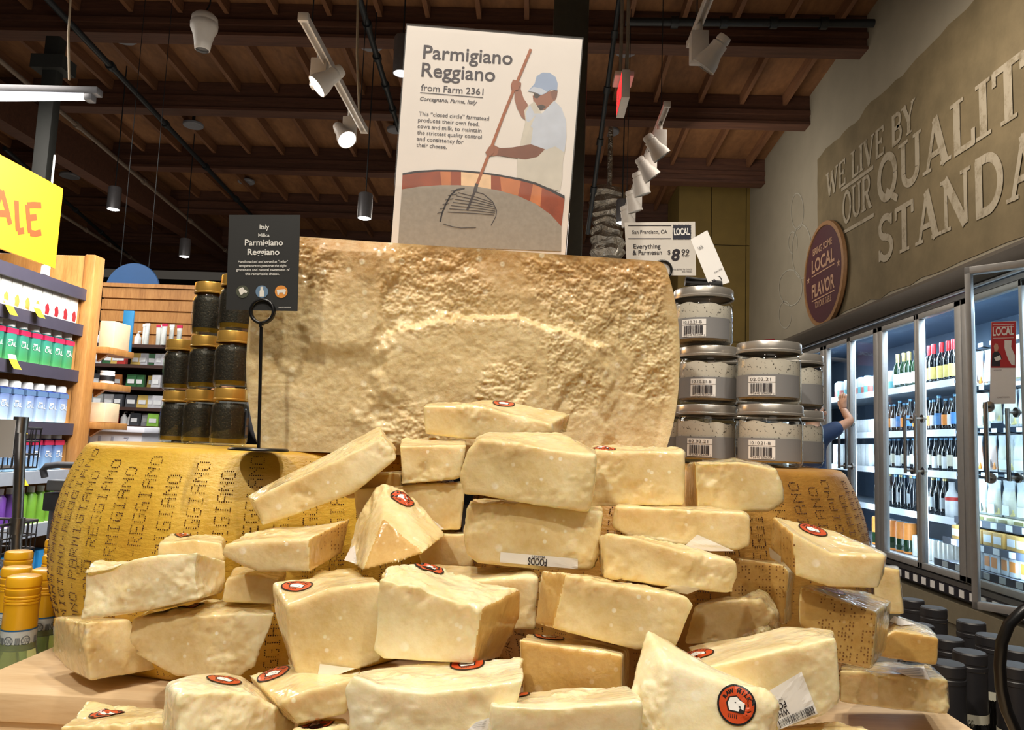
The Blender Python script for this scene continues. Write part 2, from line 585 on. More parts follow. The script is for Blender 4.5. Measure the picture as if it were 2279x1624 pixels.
# slab lettering, drawn stroke by stroke (unit height), widths in letter units
def arc(cx, cy, rx, ry, a0, a1, n=12):
    return [(cx + rx * math.cos(math.radians(a0 + (a1 - a0) * i / n)), cy + ry * math.sin(math.radians(a0 + (a1 - a0) * i / n))) for i in range(n + 1)]
TK, TN = .17, .09
GL = {
 'W': (1.05, [([(.1, 1), (.32, 0)], TK), ([(.32, 0), (.54, .9)], TN), ([(.5, .9), (.74, 0)], TK), ([(.74, 0), (.97, 1)], TN)], [(.1, 1, .3), (.97, 1, .22), (.54, .95, .2)]),
 'E': (.68, [([(.18, 0), (.18, 1)], TK), ([(.1, .96), (.62, .96)], TN), ([(.1, .04), (.64, .04)], TN), ([(.18, .52), (.48, .52)], TN), ([(.6, 1), (.6, .78)], TN), ([(.62, 0), (.62, .24)], TN), ([(.48, .62), (.48, .42)], TN * .8)], []),
 'L': (.64, [([(.18, 0), (.18, 1)], TK), ([(.1, .04), (.6, .04)], TN), ([(.58, 0), (.58, .3)], TN)], [(.18, 1, .34)]),
 'I': (.36, [([(.18, 0), (.18, 1)], TK)], [(.18, 1, .34), (.18, 0, .34)]),
 'V': (.78, [([(.1, 1), (.4, 0)], TK), ([(.38, 0), (.68, 1)], TN)], [(.1, 1, .3), (.68, 1, .24)]),
 'B': (.72, [([(.18, 0), (.18, 1)], TK), ([(.1, .96), (.4, .96)] + arc(.4, .75, .2, .21, 90, -90), TN * 1.4), ([(.18, .52), (.42, .52)] + arc(.42, .28, .22, .24, 90, -90) + [(.1, .04)], TN * 1.4)], []),
 'Y': (.74, [([(.1, 1), (.37, .45)], TK), ([(.37, .45), (.64, 1)], TN), ([(.37, .5), (.37, 0)], TK)], [(.1, 1, .3), (.64, 1, .24), (.37, 0, .32)]),
 'O': (.8, [(arc(.4, .5, .3, .46, 0, 360, 24), TK * .85)], []),
 'Q': (.82, [(arc(.4, .5, .3, .46, 0, 360, 24), TK * .85), ([(.36, .2), (.76, -.12)], TN * 1.3)], []),
 'U': (.78, [([(.16, 1), (.16, .3)] + arc(.39, .3, .23, .26, 180, 360) + [(.62, .3), (.62, 1)], TK * .8)], [(.16, 1, .32), (.62, 1, .26)]),
 'R': (.78, [([(.18, 0), (.18, 1)], TK), ([(.1, .96), (.42, .96)] + arc(.42, .73, .2, .23, 90, -90) + [(.18, .5)], TN * 1.4), ([(.38, .5), (.66, 0)], TK)], [(.18, 0, .32), (.68, .02, .2)]),
 'A': (.8, [([(.14, 0), (.4, 1)], TN), ([(.38, 1), (.66, 0)], TK), ([(.22, .3), (.58, .3)], TN)], [(.13, 0, .26), (.67, 0, .3)]),
 'T': (.74, [([(.37, 0), (.37, 1)], TK), ([(.06, .96), (.68, .96)], TN), ([(.08, 1), (.08, .74)], TN), ([(.66, 1), (.66, .74)], TN)], [(.37, 0, .34)]),
 'S': (.66, [(arc(.33, .74, .22, .22, 20, 270, 14) + arc(.33, .27, .23, .23, 90, -160, 14), TK * .75), ([(.55, .98), (.55, .74)], TN * .8), ([(.09, .02), (.09, .28)], TN * .8)], []),
 'N': (.86, [([(.16, 0), (.16, 1)], TN), ([(.14, 1), (.68, 0)], TK), ([(.7, 0), (.7, 1)], TN)], [(.13, 1, .24), (.16, 0, .26), (.7, 1, .26)]),
 'D': (.8, [([(.18, 0), (.18, 1)], TK), ([(.1, .96), (.36, .96)] + arc(.36, .5, .32, .46, 90, -90, 16) + [(.1, .04)], TN * 1.5)], []),
 ' ': (.4, [], []),
}
def slab(mb, s, p0, p1, h, nrm, off=.006, mi=0, up=(0, 0, 1)):
    p0, p1, up = Vector(p0), Vector(p1), Vector(up)
    wd = sum(GL[c][0] for c in s)
    ex = p1 - p0; k = ex.length / wd; ex.normalize()
    x = 0
    for c in s:
        g = GL[c]
        for pts, t in g[1]:
            # finely resample so the strip keeps an even width after anisotropic scaling
            ribbon(mb, [p0 + ex * ((x + a) * k) + up * (b * h) for a, b in pts], t * k * 1.0, nrm, mi, off + .0002 * (len(mb.f) % 7))
        for a, b, wdt in g[2]:
            ribbon(mb, [p0 + ex * ((x + a - wdt / 2) * k) + up * (abs(b - .035) * h), p0 + ex * ((x + a + wdt / 2) * k) + up * (abs(b - .035) * h)], .07 * h, nrm, mi, off + .0003)
        x += g[0]
mb = MB()
zc = 1.25
N_ = (-1, 0, 0)
def wy(Y, z): return Vector((WX - .004, Y, zc + z))
slab(mb, 'WE LIVE BY', wy(7.64, 2.60), wy(5.82, 2.56), .255, N_)
slab(mb, 'OUR', wy(7.24, 2.20), wy(6.60, 2.19), .31, N_)
ribbon(mb, [wy(7.26, 2.56), wy(6.56, 2.53)], .035, N_, 0, .006)
ribbon(mb, [wy(7.26, 2.13), wy(6.56, 2.10)], .035, N_, 0, .006)
slab(mb, 'QUALITY', wy(6.50, 2.16), wy(4.12, 2.10), .385, N_)
slab(mb, 'STANDARDS', wy(6.50, 1.65), wy(3.30, 1.56), .385, N_)
struct(mb, 'painted_lettering', M_MURTXT.m, wr, smooth=0)
mb = MB()
for cx, cy, rx, ry, a0, a1 in ((1785, 560, 22, 60, 60, 420), (1760, 640, 26, 40, -60, 300), (1775, 470, 14, 40, 0, 360), (1748, 700, 14, 30, 0, 330), (1765, 540, 10, 24, 90, 400)):
    ribbon(mb, [WP.P(x, y) for x, y in arc(cx, cy, rx, ry, a0, a1, 20)], .012, N_, 0, .004)
struct(mb, 'painted_scroll_ornament', pm((150, 146, 134), .85, var=.03), wr, smooth=0)

# far walls
mb = MB(); mb.box((-3, 16.1, 2.2), (24, .2, 4.6)); struct(mb, 'wall_back', pm((26, 24, 24), .9, var=.1))
mb = MB(); mb.box((-11.5, 8, 2.6), (.2, 16, 5.4)); struct(mb, 'wall_left', pm((40, 36, 32), .9, var=.1))
# mustard panelled bulkhead at the far end of the cooler wall
M_MUST = pm((112, 92, 40), .7, var=.05, scale=6)
mb = MB()
a = U(1508, 600, 10.45); b = U(1676, 600, 10.45)
zt = U(1600, 408, 10.45).z
xs = [a.x, U(1582, 600, 10.45).x, U(1660, 600, 10.45).x, b.x + .6]
zs = [0, U(1600, 760, 10.45).z, U(1600, 545, 10.45).z, zt]
for i in range(3):
    for j in range(3):
        mb.box(((xs[i] + xs[i + 1]) / 2, 10.9, (zs[j] + zs[j + 1]) / 2), (xs[i + 1] - xs[i] - .012, .9, zs[j + 1] - zs[j] - .012))
mb.box(((xs[0] + xs[3]) / 2, 10.92, zt / 2), (xs[3] - xs[0] - .02, .9, zt - .02), 1)
struct(mb, 'wall_bulkhead', [M_MUST, pm((50, 40, 18), .9)])
# columns
mb = MB()
a, b = U(1220, 400, 4.5), U(1300, 400, 4.5)
mb.box(((a.x + b.x) / 2, 4.6, 2.6), (b.x - a.x, .22, 5.2), bev=.01); struct(mb, 'column', pm((58, 54, 42), .6, var=.06))
mb = MB()
a, b = U(78, 320, 6.2), U(124, 320, 6.2)
mb.box(((a.x + b.x) / 2, 6.2, 2.3), (b.x - a.x - .05, .1, 4.6), bev=.01)
mb.box(((a.x + b.x) / 2, 6.2, 4.35), (.28, .2, .12))
struct(mb, 'column', pm((30, 32, 30), .7, var=.06))
# ------------------------------------------------------------------ display table
ZB = 1.25 - .226                # board top
ZT = 1.25 - .275                # lower step
t = thing('display_table', 'blond wooden display table under the pile of cheese', 'table', (-.053, .8, 0))
mb = MB()
mb.box((0, .16, ZB - .012), (.87, .60, .024), bev=.002)
mb.build('board', M_BOARD, t)
mb = MB(); mb.box((0, -.125, ZB - .024 - .08), (.87, .02, .16), bev=.002); mb.build('front_panel', M_BOARD, t)
for sx in (-.38, .38):
    mb = MB(); mb.box((sx, .17, ZB - .024 - .08), (.02, .56, .16), bev=.002)
    mb.build('side_panel', M_BOARD, t)
mb = MB(); mb.box((0, -.32, ZT - .012), (.84, .368, .024), bev=.002); mb.build('lower_step', M_BOARD, t)
for sx in (-.35, .35):
    for y in (-.1, .42):
        mb = MB(); mb.box((sx, y, (ZB - .184) / 2), (.05, .05, ZB - .184), bev=.003); mb.build('leg', M_BOARD, t)
for sx in (-.37, .37):
    mb = MB(); mb.box((sx, -.46, (ZT - .024) / 2), (.04, .04, ZT - .024), bev=.003); mb.build('leg', M_BOARD, t)

# ------------------------------------------------------------------ dotted rind lettering (5x7 dot font)
F57 = {
 'P': ['11110', '10001', '10001', '11110', '10000', '10000', '10000'],
 'A': ['01110', '10001', '10001', '11111', '10001', '10001', '10001'],
 'R': ['11110', '10001', '10001', '11110', '10100', '10010', '10001'],
 'M': ['10001', '11011', '10101', '10101', '10001', '10001', '10001'],
 'I': ['01110', '00100', '00100', '00100', '00100', '00100', '01110'],
 'G': ['01111', '10000', '10000', '10011', '10001', '10001', '01111'],
 'N': ['10001', '11001', '10101', '10011', '10001', '10001', '10001'],
 'O': ['01110', '10001', '10001', '10001', '10001', '10001', '01110'],
 'E': ['11111', '10000', '10000', '11110', '10000', '10000', '11111'],
 'U': ['10001', '10001', '10001', '10001', '10001', '10001', '01110'],
 'T': ['11111', '00100', '00100', '00100', '00100', '00100', '00100'],
 'L': ['10000', '10000', '10000', '10000', '10000', '10000', '11111'],
 'C': ['01111', '10000', '10000', '10000', '10000', '10000', '01111'],
 'S': ['01111', '10000', '10000', '01110', '00001', '00001', '11110'],
 'Z': ['11111', '00001', '00010', '00100', '01000', '10000', '11111'],
 '-': ['00000', '00000', '00000', '01110', '00000', '00000', '00000'], ' ': ['00000'] * 7,
}
def dots_of(s, pitch, sx=1.0):
    """dot centres (along, across) of a string; along = reading direction"""
    out = []
    x = 0
    for c in s:
        for r in range(7):
            for q in range(5):
                if F57[c][r][q] == '1':
                    out.append((x + q * pitch * sx, (3 - r) * pitch))
        x += 6.1 * pitch * sx
    return out, x
WR, WB, WH = .197, .224, .211       # rim radius, bulge radius, height of a wheel
def wprof(z):
    u = 2 * z / WH - 1
    e = max(0, 1 - u * u)
    r = WR + (WB - WR) * e
    ed = min(z, WH - z)
    if ed < .006: r -= .006 * (1 - math.sqrt(max(0, 1 - (1 - ed / .006) ** 2)))
    return r
def wheel_profile(n=34):
    zs = [0, .0006, .0016, .003, .005] + [.006 + (WH - .012) * i / n for i in range(n + 1)] + [WH - .005, WH - .003, WH - .0016, WH - .0006, WH]
    return [(wprof(z), z) for z in zs]
WC = [Vector((-.304, .905, ZB)), Vector((.149, .905, ZB))]
ZW = ZB + WH                        # top of the two wheels
def wheel(c, label, mat, seed, full_span):
    t = thing('parmesan_wheel', label, 'cheese wheel', c)
    pr = wheel_profile()
    pr = [(1e-4, 0), (.08, 0), (.16, 0)] + pr + [(.16, WH), (.08, WH), (1e-4, WH)]
    mb = MB().lathe(pr, n=128, cap=False)
    vs = []
    for v in mb.v:
        p = Vector(v)
        r = math.hypot(p.x, p.y)
        if r > .1:
            q = p * 14 + Vector((seed, 0, 0))
            dd = .0012 * noise.noise(q) + .0007 * noise.noise(q * 3.3)
            p.x *= 1 + dd / r; p.y *= 1 + dd / r
        vs.append(tuple(p))
    mb.v = vs
    mb.build('rind', mat, t, smooth=180)
    rnd = random.Random(seed)
    db = MB()
    a = full_span[0]
    i = 0
    while a < full_span[1]:
        s = ['REGGIANO-PARMIGIANO', 'PARMIGIANO-REGGIANO'][i % 2]
        pitch = .0021
        dd, ln = dots_of(s, pitch, .80)
        z0 = [.002, .012, -.004, .008][i % 4] + rnd.uniform(-.003, .003)
        for al, ac in dd:
            z = z0 + al + rnd.uniform(-.0002, .0002)
            if not .005 < z < WH - .004: continue
            if rnd.random() < .04: continue
            r = wprof(z) + .0011
            # reads from the bottom upwards, tops of the letters to the left
            th = a - (ac + rnd.uniform(-.0002, .0002)) / WB
            rr = rnd.uniform(.00048, .00072)
            n = Vector((math.cos(th), math.sin(th), 0))
            dz = (wprof(z + .001) - wprof(z - .001)) / .002
            tz = Vector((n.x * dz, n.y * dz, 1)).normalized()
            tx = Vector((-n.y, n.x, 0))
            nn = tx.cross(tz)
            c0 = n * r + Vector((0, 0, z))
            vs = [c0 + nn * .0003] + [c0 + tx * rr * math.cos(k * PI / 3) + tz * rr * math.sin(k * PI / 3) - nn * .0009 for k in range(6)]
            db.add(vs, [(0, 1 + k, 1 + (k + 1) % 6) for k in range(6)])
        a += .0262 / WB
        i += 1
    # consortium stamp set upside down in a ring
    if seed == 1:
        dd, ln = dots_of('TUTELA', .0021)
        for al, ac in dd:
            th = math.radians(-112) - (al - ln / 2) / WB
            z = .098 - ac
            n = Vector((math.cos(th), math.sin(th), 0))
            c0 = n * (wprof(z) + .0012) + Vector((0, 0, z)); tx = Vector((-n.y, n.x, 0))
            db.add([c0 + tx * .0008 * math.cos(k * PI / 3) + Vector((0, 0, .0008 * math.sin(k * PI / 3))) for k in range(6)], [(0, 1, 2, 3, 4, 5)])
    db.build('dotted_lettering', M_DOT, t, smooth=0)
    return t
wheel(WC[0], 'whole yellow parmesan wheel with dotted lettering under the dark jars', M_RIND, 1, (math.radians(-190), math.radians(20)))
wheel(WC[1], 'whole ochre parmesan wheel with dotted lettering under the silver lidded jars', M_RIND2, 2, (math.radians(-190), math.radians(20)))

# ------------------------------------------------------------------ half wheel, cut face to the front
HB = (U(578, 993, .722), U(1470, 1022, .782))
hx = HB[1] - HB[0]; hx.z = 0
HWID = hx.length
hyaw = math.atan2(hx.y, hx.x)
hc = (HB[0] + HB[1]) / 2; hc.z = ZW
HH = .209
def hprof(z):
    u = 2 * z / HH - 1
    r = HWID / 2 + .0185 * (1 - abs(u) ** 2.3)
    ed = min(z, HH - z)
    if ed < .007: r -= .007 * (1 - math.sqrt(max(0, 1 - (1 - ed / .007) ** 2)))
    return r
def face_mat():
    m = NT('parmesan_cracked_face')
    tc = m.n('ShaderNodeTexCoord')
    sep = m.n('ShaderNodeSeparateXYZ'); m.l(tc.outputs['Object'], sep.inputs[0])
    co = m.coord()
    nz = m.noise(co, 11, 5, .62, .4)
    nf = m.noise(co, 120, 5, .68)
    pale = m.ramp(nz, [(.3, (206, 180, 128)), (.5, (222, 200, 150)), (.7, (236, 219, 176))])
    gold = m.ramp(nz, [(.3, (160, 108, 46)), (.5, (190, 138, 68)), (.7, (218, 174, 104))])
    # the paste is drier and more golden under the top crust and against the rind
    mr = m.n('ShaderNodeMapRange'); mr.inputs[1].default_value = HH * .62; mr.inputs[2].default_value = HH * .97
    m.l(sep.outputs[2], mr.inputs[0])
    ad = m.n('ShaderNodeMath', operation='MULTIPLY_ADD'); m.l(nz, ad.inputs[0]); ad.inputs[1].default_value = .9; ad.inputs[2].default_value = -.45
    sm = m.n('ShaderNodeMath', operation='ADD', use_clamp=True); m.l(mr.outputs[0], sm.inputs[0]); m.l(ad.outputs[0], sm.inputs[1])
    c = m.mix(sm.outputs[0], pale, gold)
    c = m.mix(.3, c, m.ramp(nf, [(.35, (196, 152, 88)), (.62, (244, 226, 184))]))
    v = m.n('ShaderNodeTexVoronoi'); v.inputs['Scale'].default_value = 62
    m.l(co, v.inputs['Vector'])
    sp = m.ramp(v.outputs['Distance'], [(.13, (.75, .75, .75, 1)), (.22, (0, 0, 0, 1))])
    c = m.mix(sp, c, lin((246, 232, 198)))
    b = m.bump(nf, .22, .0016)
    b = m.bump(m.noise(co, 330, 3, .7), .3, .001, b)
    co2 = m.coord((5, 40, 60), rot=(0, .25, 0))
    ws = m.bump(m.noise(co2, 1.2, 3, .6, .8), .2, .003)
    m.set(Base_Color=c, Roughness=.55, Normal=b, Coat_Weight=.6, Coat_Roughness=.06, Coat_Normal=ws,
          Subsurface_Weight=.35, Subsurface_Radius=(1, .6, .22), Subsurface_Scale=.008)
    return m.m
hw = thing('half_parmesan_wheel', 'half parmesan wheel with a cracked pale cut face, standing on the two wheels', 'cheese wheel', hc, hyaw)
nx, nz_ = 460, 230
mb = MB()
vs = []
def flake(q, f, steps):
    n = noise.fractal(q * f + .5 * noise.noise_vector(q * f * .6), .75, 2.1, 3) * steps
    fl = math.floor(n); fr = n - fl
    return (fl + max(0, min(1, (fr - .72) / .28))) / steps
def sst(a, b, x):
    t = min(1, max(0, (x - a) / (b - a)))
    return t * t * (3 - 2 * t)
for j in range(nz_ + 1):
    z = HH * j / nz_
    r = hprof(z)
    for i in range(nx + 1):
        s = -1 + 2 * i / nx
        x = s * r
        q = Vector((x, z, 0))
        edge = min(1, (r - abs(x)) / .012, z / .012, (HH - z) / .012)
        edge = max(0, edge)
        wob = noise.fractal(q * 22, .9, 2.0, 4)
        # raised, cracked-off plateau in the lower middle
        bx = (x + .01) / HWID; bz = z / HH
        top_edge = .70 - 1.5 * (bx - .08) ** 2 + .05 * wob
        pl = sst(0, .045, top_edge - bz) * sst(-.24, -.14, bx + .05 * wob) * sst(.41, .35, bx + .04 * wob)
        # smooth slab on the left, and a hollow beside it
        sl = sst(-.39, -.36, bx + .02 * wob) * sst(-.19, -.23, bx + .04 * wob + .12 * (.6 - bz)) * sst(.42, .52, bz + .03 * wob)
        right = sst(.28, .31, bx - .25 * (bz - .5) + .06 * wob) * sst(.6, .2, bz)
        d = .0085 * pl + .005 * sl - .004 * right
        up = sst(.55, .85, bz)
        mk = sst(.02, .30, noise.noise(q * 15 + Vector((9, 4, 0))) + .22 * noise.noise(q * 45) + .30 * up + .22 * (bx > .22) - .25 * sst(-.19, -.25, bx))
        rimk = max(0, 1 - abs(top_edge - bz - .02) / .10) * sst(-.26, -.14, bx) * sst(.44, .36, bx)
        mk = max(mk, .9 * rimk)
        d += .0013 * wob
        d += .0032 * flake(q, 17, 3.0) * (.3 + .7 * mk)
        d += mk * (.0012 * noise.fractal(q * 95, .5, 2.1, 5) + .0008 * flake(q, 75, 2.5) + .0009 * noise.noise(q * 330))
        d += .0003 * noise.fractal(q * 150, .6, 2.0, 3)
        vs.append((x, -d * edge + .0, z))
fs = []
for j in range(nz_):
    for i in range(nx):
        a = j * (nx + 1) + i
        fs.append((a, a + 1, a + nx + 2, a + nx + 1))
mb.add(vs, fs)
mb.build('cut_face', face_mat(), hw, smooth=180)
M_HRIND = NT('pale_oiled_rind')
_co = M_HRIND.coord()
M_HRIND.set(Base_Color=M_HRIND.ramp(M_HRIND.noise(_co, 14, 4), [(.3, (222, 172, 106)), (.7, (240, 204, 146))]), Roughness=.35, Coat_Weight=.4,
            Normal=M_HRIND.bump(M_HRIND.noise(_co, 90, 4), .3, .0015), Subsurface_Weight=.2, Subsurface_Scale=.006)
mb = MB()
prof = [(1e-4, 0)] + [(hprof(HH * j / nz_), HH * j / nz_) for j in range(0, nz_ + 1, 2)] + [(1e-4, HH)]
mb.lathe(prof, n=72, cap=False, a0=0, a1=PI)
mb.build('rind', M_HRIND.m, hw, smooth=40)
# ------------------------------------------------------------------ the pile of wrapped wedges
G = 9999        # "down to the lower step"
PIECES = []
def pc(Y, front, back, label, hull=False, rough=.8, rind=None, mat=0, seed=None):
    PIECES.append(dict(Y=Y, f=front, b=back, label=label, hull=hull, rough=rough, rind=rind, mat=mat, st=[], lb=[], dots=[], seed=seed or len(PIECES) + 1))
    return PIECES[-1]
L_, R_, FR = (-1, -.25, 0), (1, -.25, 0), (0, -1, 0)
p = pc(.66, [(939, 902), (943, 966), (1040, 978), (1230, 968), (1224, 943), (1160, 926), (1075, 906)], [(0, 960, 893, .05), (6, 1090, 889, .05), (5, 1170, 902, .05), (4, 1276, 918, .05), (3, 1264, 962, .05)],
   'topmost wedge of the pile, pale cream, at the foot of the cut half wheel'); p['st'] = [(1121, 899, 60, 8, 0)]
p = pc(.615, [(556, 1114), (584, 1170), (660, 1146), (790, 1097), (882, 1022), (856, 968), (740, 1024)], [(0, 552, 1104, .05), (5, 845, 947, .055), (4, 884, 1000, .05)],
   'long wedge tilted steeply up to the right in front of the yellow wheel', rough=.7); p['st'] = [(792, 968, 60, -30, 0)]
p = pc(.628, [(887, 990), (891, 1078), (1022, 1066), (1040, 990)], [(0, 893, 977, .05), (3, 1036, 979, .05)],
   'small squarish wedge near the top, just left of the two-deep stack in the middle', rough=1.0)
p = pc(.535, [(1018, 1060), (1030, 1102), (1070, 1104), (1190, 1126), (1308, 1142), (1318, 1100), (1327, 1012), (1180, 990), (1068, 978), (1040, 1000)], [(9, 1062, 975, .04), (8, 1090, 962, .05), (7, 1238, 962, .055), (6, 1326, 1000, .05)],
   'big smooth wedge high in the middle, on the one with the upside-down white label', rough=.6); p['st'] = [(1176, 960, 58, 2, 0)]
p = pc(.60, [(1310, 1002), (1310, 1128), (1520, 1126), (1523, 1006)], [(0, 1318, 992, .055), (3, 1515, 992, .055)],
   'upright broad wedge directly right of the big smooth wedge in the middle', rough=.8); p['st'] = [(1342, 996, 56, 0, 0)]
p = pc(.61, [(1545, 1026), (1552, 1135), (1640, 1139), (1715, 1137), (1742, 1115), (1741, 1075), (1727, 1042), (1640, 1026)], [(0, 1527, 1034, .045), (1, 1524, 1130, .045), (7, 1630, 1019, .05)],
   'greyish film-wrapped wedge below the silver lidded jars', rough=.9, rind=L_)
p = pc(.635, [(787, 1088), (795, 1180), (1026, 1180), (1034, 1076), (905, 1080)], [(0, 797, 1082, .045)],
   'shaded wedge behind the pyramid-shaped piece, under the small squarish wedge', rough=.4); p['lb'] = [([(963, 1156), (988, 1176), (978, 1180), (962, 1170)], None)]
p = pc(.55, [(853, 1155, .022), (806, 1271, 0), (944, 1231, .0), (853, 1076, .06), (868, 1079, .065), (768, 1244, .05), (996, 1190, .05), (834, 1080, .065), (897, 1086, .072), (926, 1110, .074), (985, 1180, .075), (790, 1160, .07)], None,
   'pyramid-shaped wedge with a triangular end facing the viewer and a label on its slope', hull=True, rough=.8, rind=(.05, -1, .25)); p['rt'] = .9; p['st'] = [(897, 1108, 50, 50, 1)]; p['lb'] = [([(790, 1212), (794, 1255), (766, 1246), (778, 1222)], None)]
p = pc(.545, [(1043, 1112), (1026, 1180), (1036, 1232), (1062, 1254), (1200, 1268), (1318, 1268), (1332, 1200), (1343, 1137), (1200, 1124)], [(0, 1055, 1106, .055), (7, 1338, 1128, .055)],
   'wedge in the middle with the white price label upside down along its lower edge', rough=.9)
p['lb'] = [([(1114, 1228), (1286, 1243), (1286, 1266), (1112, 1251)], 'foods')]; p['st'] = [(1115, 1109, 40, 0, 0)]
p = pc(.565, [(1368, 1126), (1362, 1174), (1400, 1195), (1510, 1212), (1640, 1226), (1668, 1215), (1668, 1152), (1655, 1140), (1500, 1130)], [(0, 1378, 1119, .05), (7, 1652, 1132, .05)],
   'flat long wedge with a torn white label corner, below the upright broad wedge', rough=.6); p['lb'] = [([(1552, 1189), (1634, 1226), (1580, 1226), (1520, 1218)], None)]
p = pc(.515, [(1348, 1188), (1345, 1215), (1352, 1284), (1480, 1305), (1625, 1320), (1640, 1280), (1636, 1250), (1514, 1224), (1405, 1194)], [(0, 1326, 1192, .045), (2, 1332, 1282, .05), (8, 1420, 1188, .05), (7, 1520, 1212, .05), (6, 1630, 1238, .05)],
   'knobbly elongated wedge over the yellow-ended one, label under its edge', rough=1.2); p['lb'] = [([(1500, 1301), (1560, 1310), (1530, 1322), (1464, 1312)], None)]
p = pc(.615, [(1630, 1240), (1620, 1330), (1745, 1392), (1757, 1272), (1740, 1256)], [(0, 1650, 1238, .04)],
   'dark brown rind piece in shadow behind the long right-hand wedges', rough=.2, rind=FR); p['dots'] = [((1690, 1290), (1, 0), 7, 5)]
p = pc(.53, [(1762, 1182), (1770, 1282), (1850, 1308), (1956, 1310), (1970, 1236), (1855, 1232)], [(0, 1718, 1146, .055), (1, 1712, 1218, .055), (5, 1850, 1180, .055), (4, 1972, 1231, .04)],
   'wedge sloping down at the far right with dotted rind on its left end', rough=.3, rind=L_); p['st'] = [(1809, 1180, 52, 18, 0)]; p['dots'] = [((1745, 1205), (0, 1), 7, 4)]
p['lb'] = [([(1711, 1217), (1738, 1238), (1738, 1254), (1714, 1240)], None)]
p = pc(.545, [(1781, 1307), (1779, 1390), (1842, 1470), (1938, 1491), (1953, 1362), (1880, 1340)], [(4, 1988, 1334, .05), (3, 1968, 1448, .05), (0, 1800, 1300, .05), (5, 1930, 1316, .055)],
   'brown dotted rind block standing under the sloping wedge at the right', rough=.2, rind=FR); p['dots'] = [((1890, 1400), (1, .1), 9, 9)]; p['st'] = [(1848, 1312, 40, 0, 0)]
p = pc(.635, [(1945, 1259), (1945, 1365), (2008, 1366), (2004, 1265)], [(0, 1950, 1255, .04), (3, 2000, 1257, .04)],
   'narrow pale wedge at the right edge of the pile, behind the sloping wedge', rough=.5)
p = pc(.63, [(1968, 1417), (1958, 1462), (2086, 1482), (2090, 1419), (1990, 1402)], [(0, 1975, 1385, .05), (3, 2070, 1392, .05), (4, 2000, 1368, .05)],
   'tan rind-fronted wedge at the right end, on the wedge that rests on the board', rough=.3, rind=FR); p['lb'] = [([(1990, 1370), (2034, 1388), (2004, 1392), (1980, 1382)], None)]
p = pc(.655, [(1868, 1490), (1868, 1562), (1985, 1578), (2110, 1590), (2114, 1512), (1980, 1500)], [(0, 1874, 1480, .05), (4, 2070, 1478, .06), (5, 1975, 1470, .055)],
   'low wedge at the far right on the wooden board, white label on top', rough=1.1); p['lb'] = [([(1990, 1492), (2056, 1482), (2070, 1512), (2030, 1508)], 'tiny')]
p = pc(.59, [(1545, 1347), (1522, 1434), (1640, 1428), (1722, 1402), (1728, 1372), (1690, 1330), (1600, 1336)], [(5, 1716, 1313, .045), (4, 1740, 1380, .045), (6, 1610, 1326, .045)],
   'crumbly shaded wedge tucked between the yellow-rinded wedge and the brown rind block', rough=1.2)
p = pc(.487, [(1258, 1277), (1228, 1398), (1330, 1425), (1414, 1446), (1500, 1442), (1528, 1380), (1546, 1347), (1530, 1327), (1420, 1310), (1330, 1292)], [(0, 1206, 1270, .035), (1, 1189, 1387, .035), (9, 1310, 1274, .05), (8, 1420, 1294, .05), (7, 1490, 1312, .05)],
   'wedge with yellow cut rind on its left end, tilted down to the right', rough=.9, rind=L_)
p = pc(.462, [(845, 1287), (833, 1345), (831, 1452), (850, 1467), (1053, 1478), (1062, 1420), (1075, 1352), (1000, 1332), (930, 1304)], [(0, 892, 1250, .055), (6, 1160, 1309, .05), (5, 1160, 1370, .05), (4, 1113, 1466, .045), (8, 985, 1262, .06)],
   'largest block in the lower middle, crumbled front, crisp cut right side', rough=1.1, rind=(1, -.3, 0), mat=1); p['st'] = [(955, 1263, 72, 14, 0)]
p = pc(.405, [(1440, 1400, .06), (1404, 1540, .04), (1430, G, .0), (1478, 1470, .03), (1497, G, -.012), (1734, 1562, .03), (1724, G, .03), (1560, 1455, .09), (1690, 1530, .09), (1640, G, .12)], None,
   'pointed wedge with a sloping front face and a sticker, at the bottom right', hull=True, rough=.9, mat=1); p['st'] = [(1638, 1568, 82, 12, 1)]
p = pc(.47, [(1570, 1484), (1600, 1600), (1690, 1640), (1830, 1594), (1873, 1560), (1862, 1415), (1700, 1455)], [(0, 1530, 1438, .06), (5, 1855, 1402, .05), (6, 1740, 1394, .06), (4, 1874, 1540, .05)],
   'big wedge at the lower right with a large white price label across its front', rough=.5, mat=1); p['lb'] = [([(1784, 1494), (1820, 1588), (1733, 1624), (1703, 1542)], 'whole')]; p['st'] = [(1554, 1456, 50, 0, 0)]
p = pc(.475, [(1155, 1422), (1165, 1560), (1300, 1570), (1386, 1550), (1386, 1457), (1298, 1447)], [(0, 1168, 1404, .05), (4, 1398, 1442, .05), (5, 1320, 1425, .055)],
   'yellow rind-fronted wedge tucked under the tilted yellow-ended one, sticker on top', rough=.2, rind=FR); p['st'] = [(1222, 1418, 66, 6, 0)]
p = pc(.405, [(1090, 1564), (1085, G), (1436, G), (1434, 1554), (1380, 1560), (1240, 1574)], [(0, 1092, 1544, .05), (3, 1395, 1519, .055), (5, 1250, 1532, .055), (4, 1340, 1524, .055)],
   'wedge cut off at the bottom centre, sticker at its left top corner', rough=.9, mat=1); p['st'] = [(1140, 1547, 90, -3, 0)]
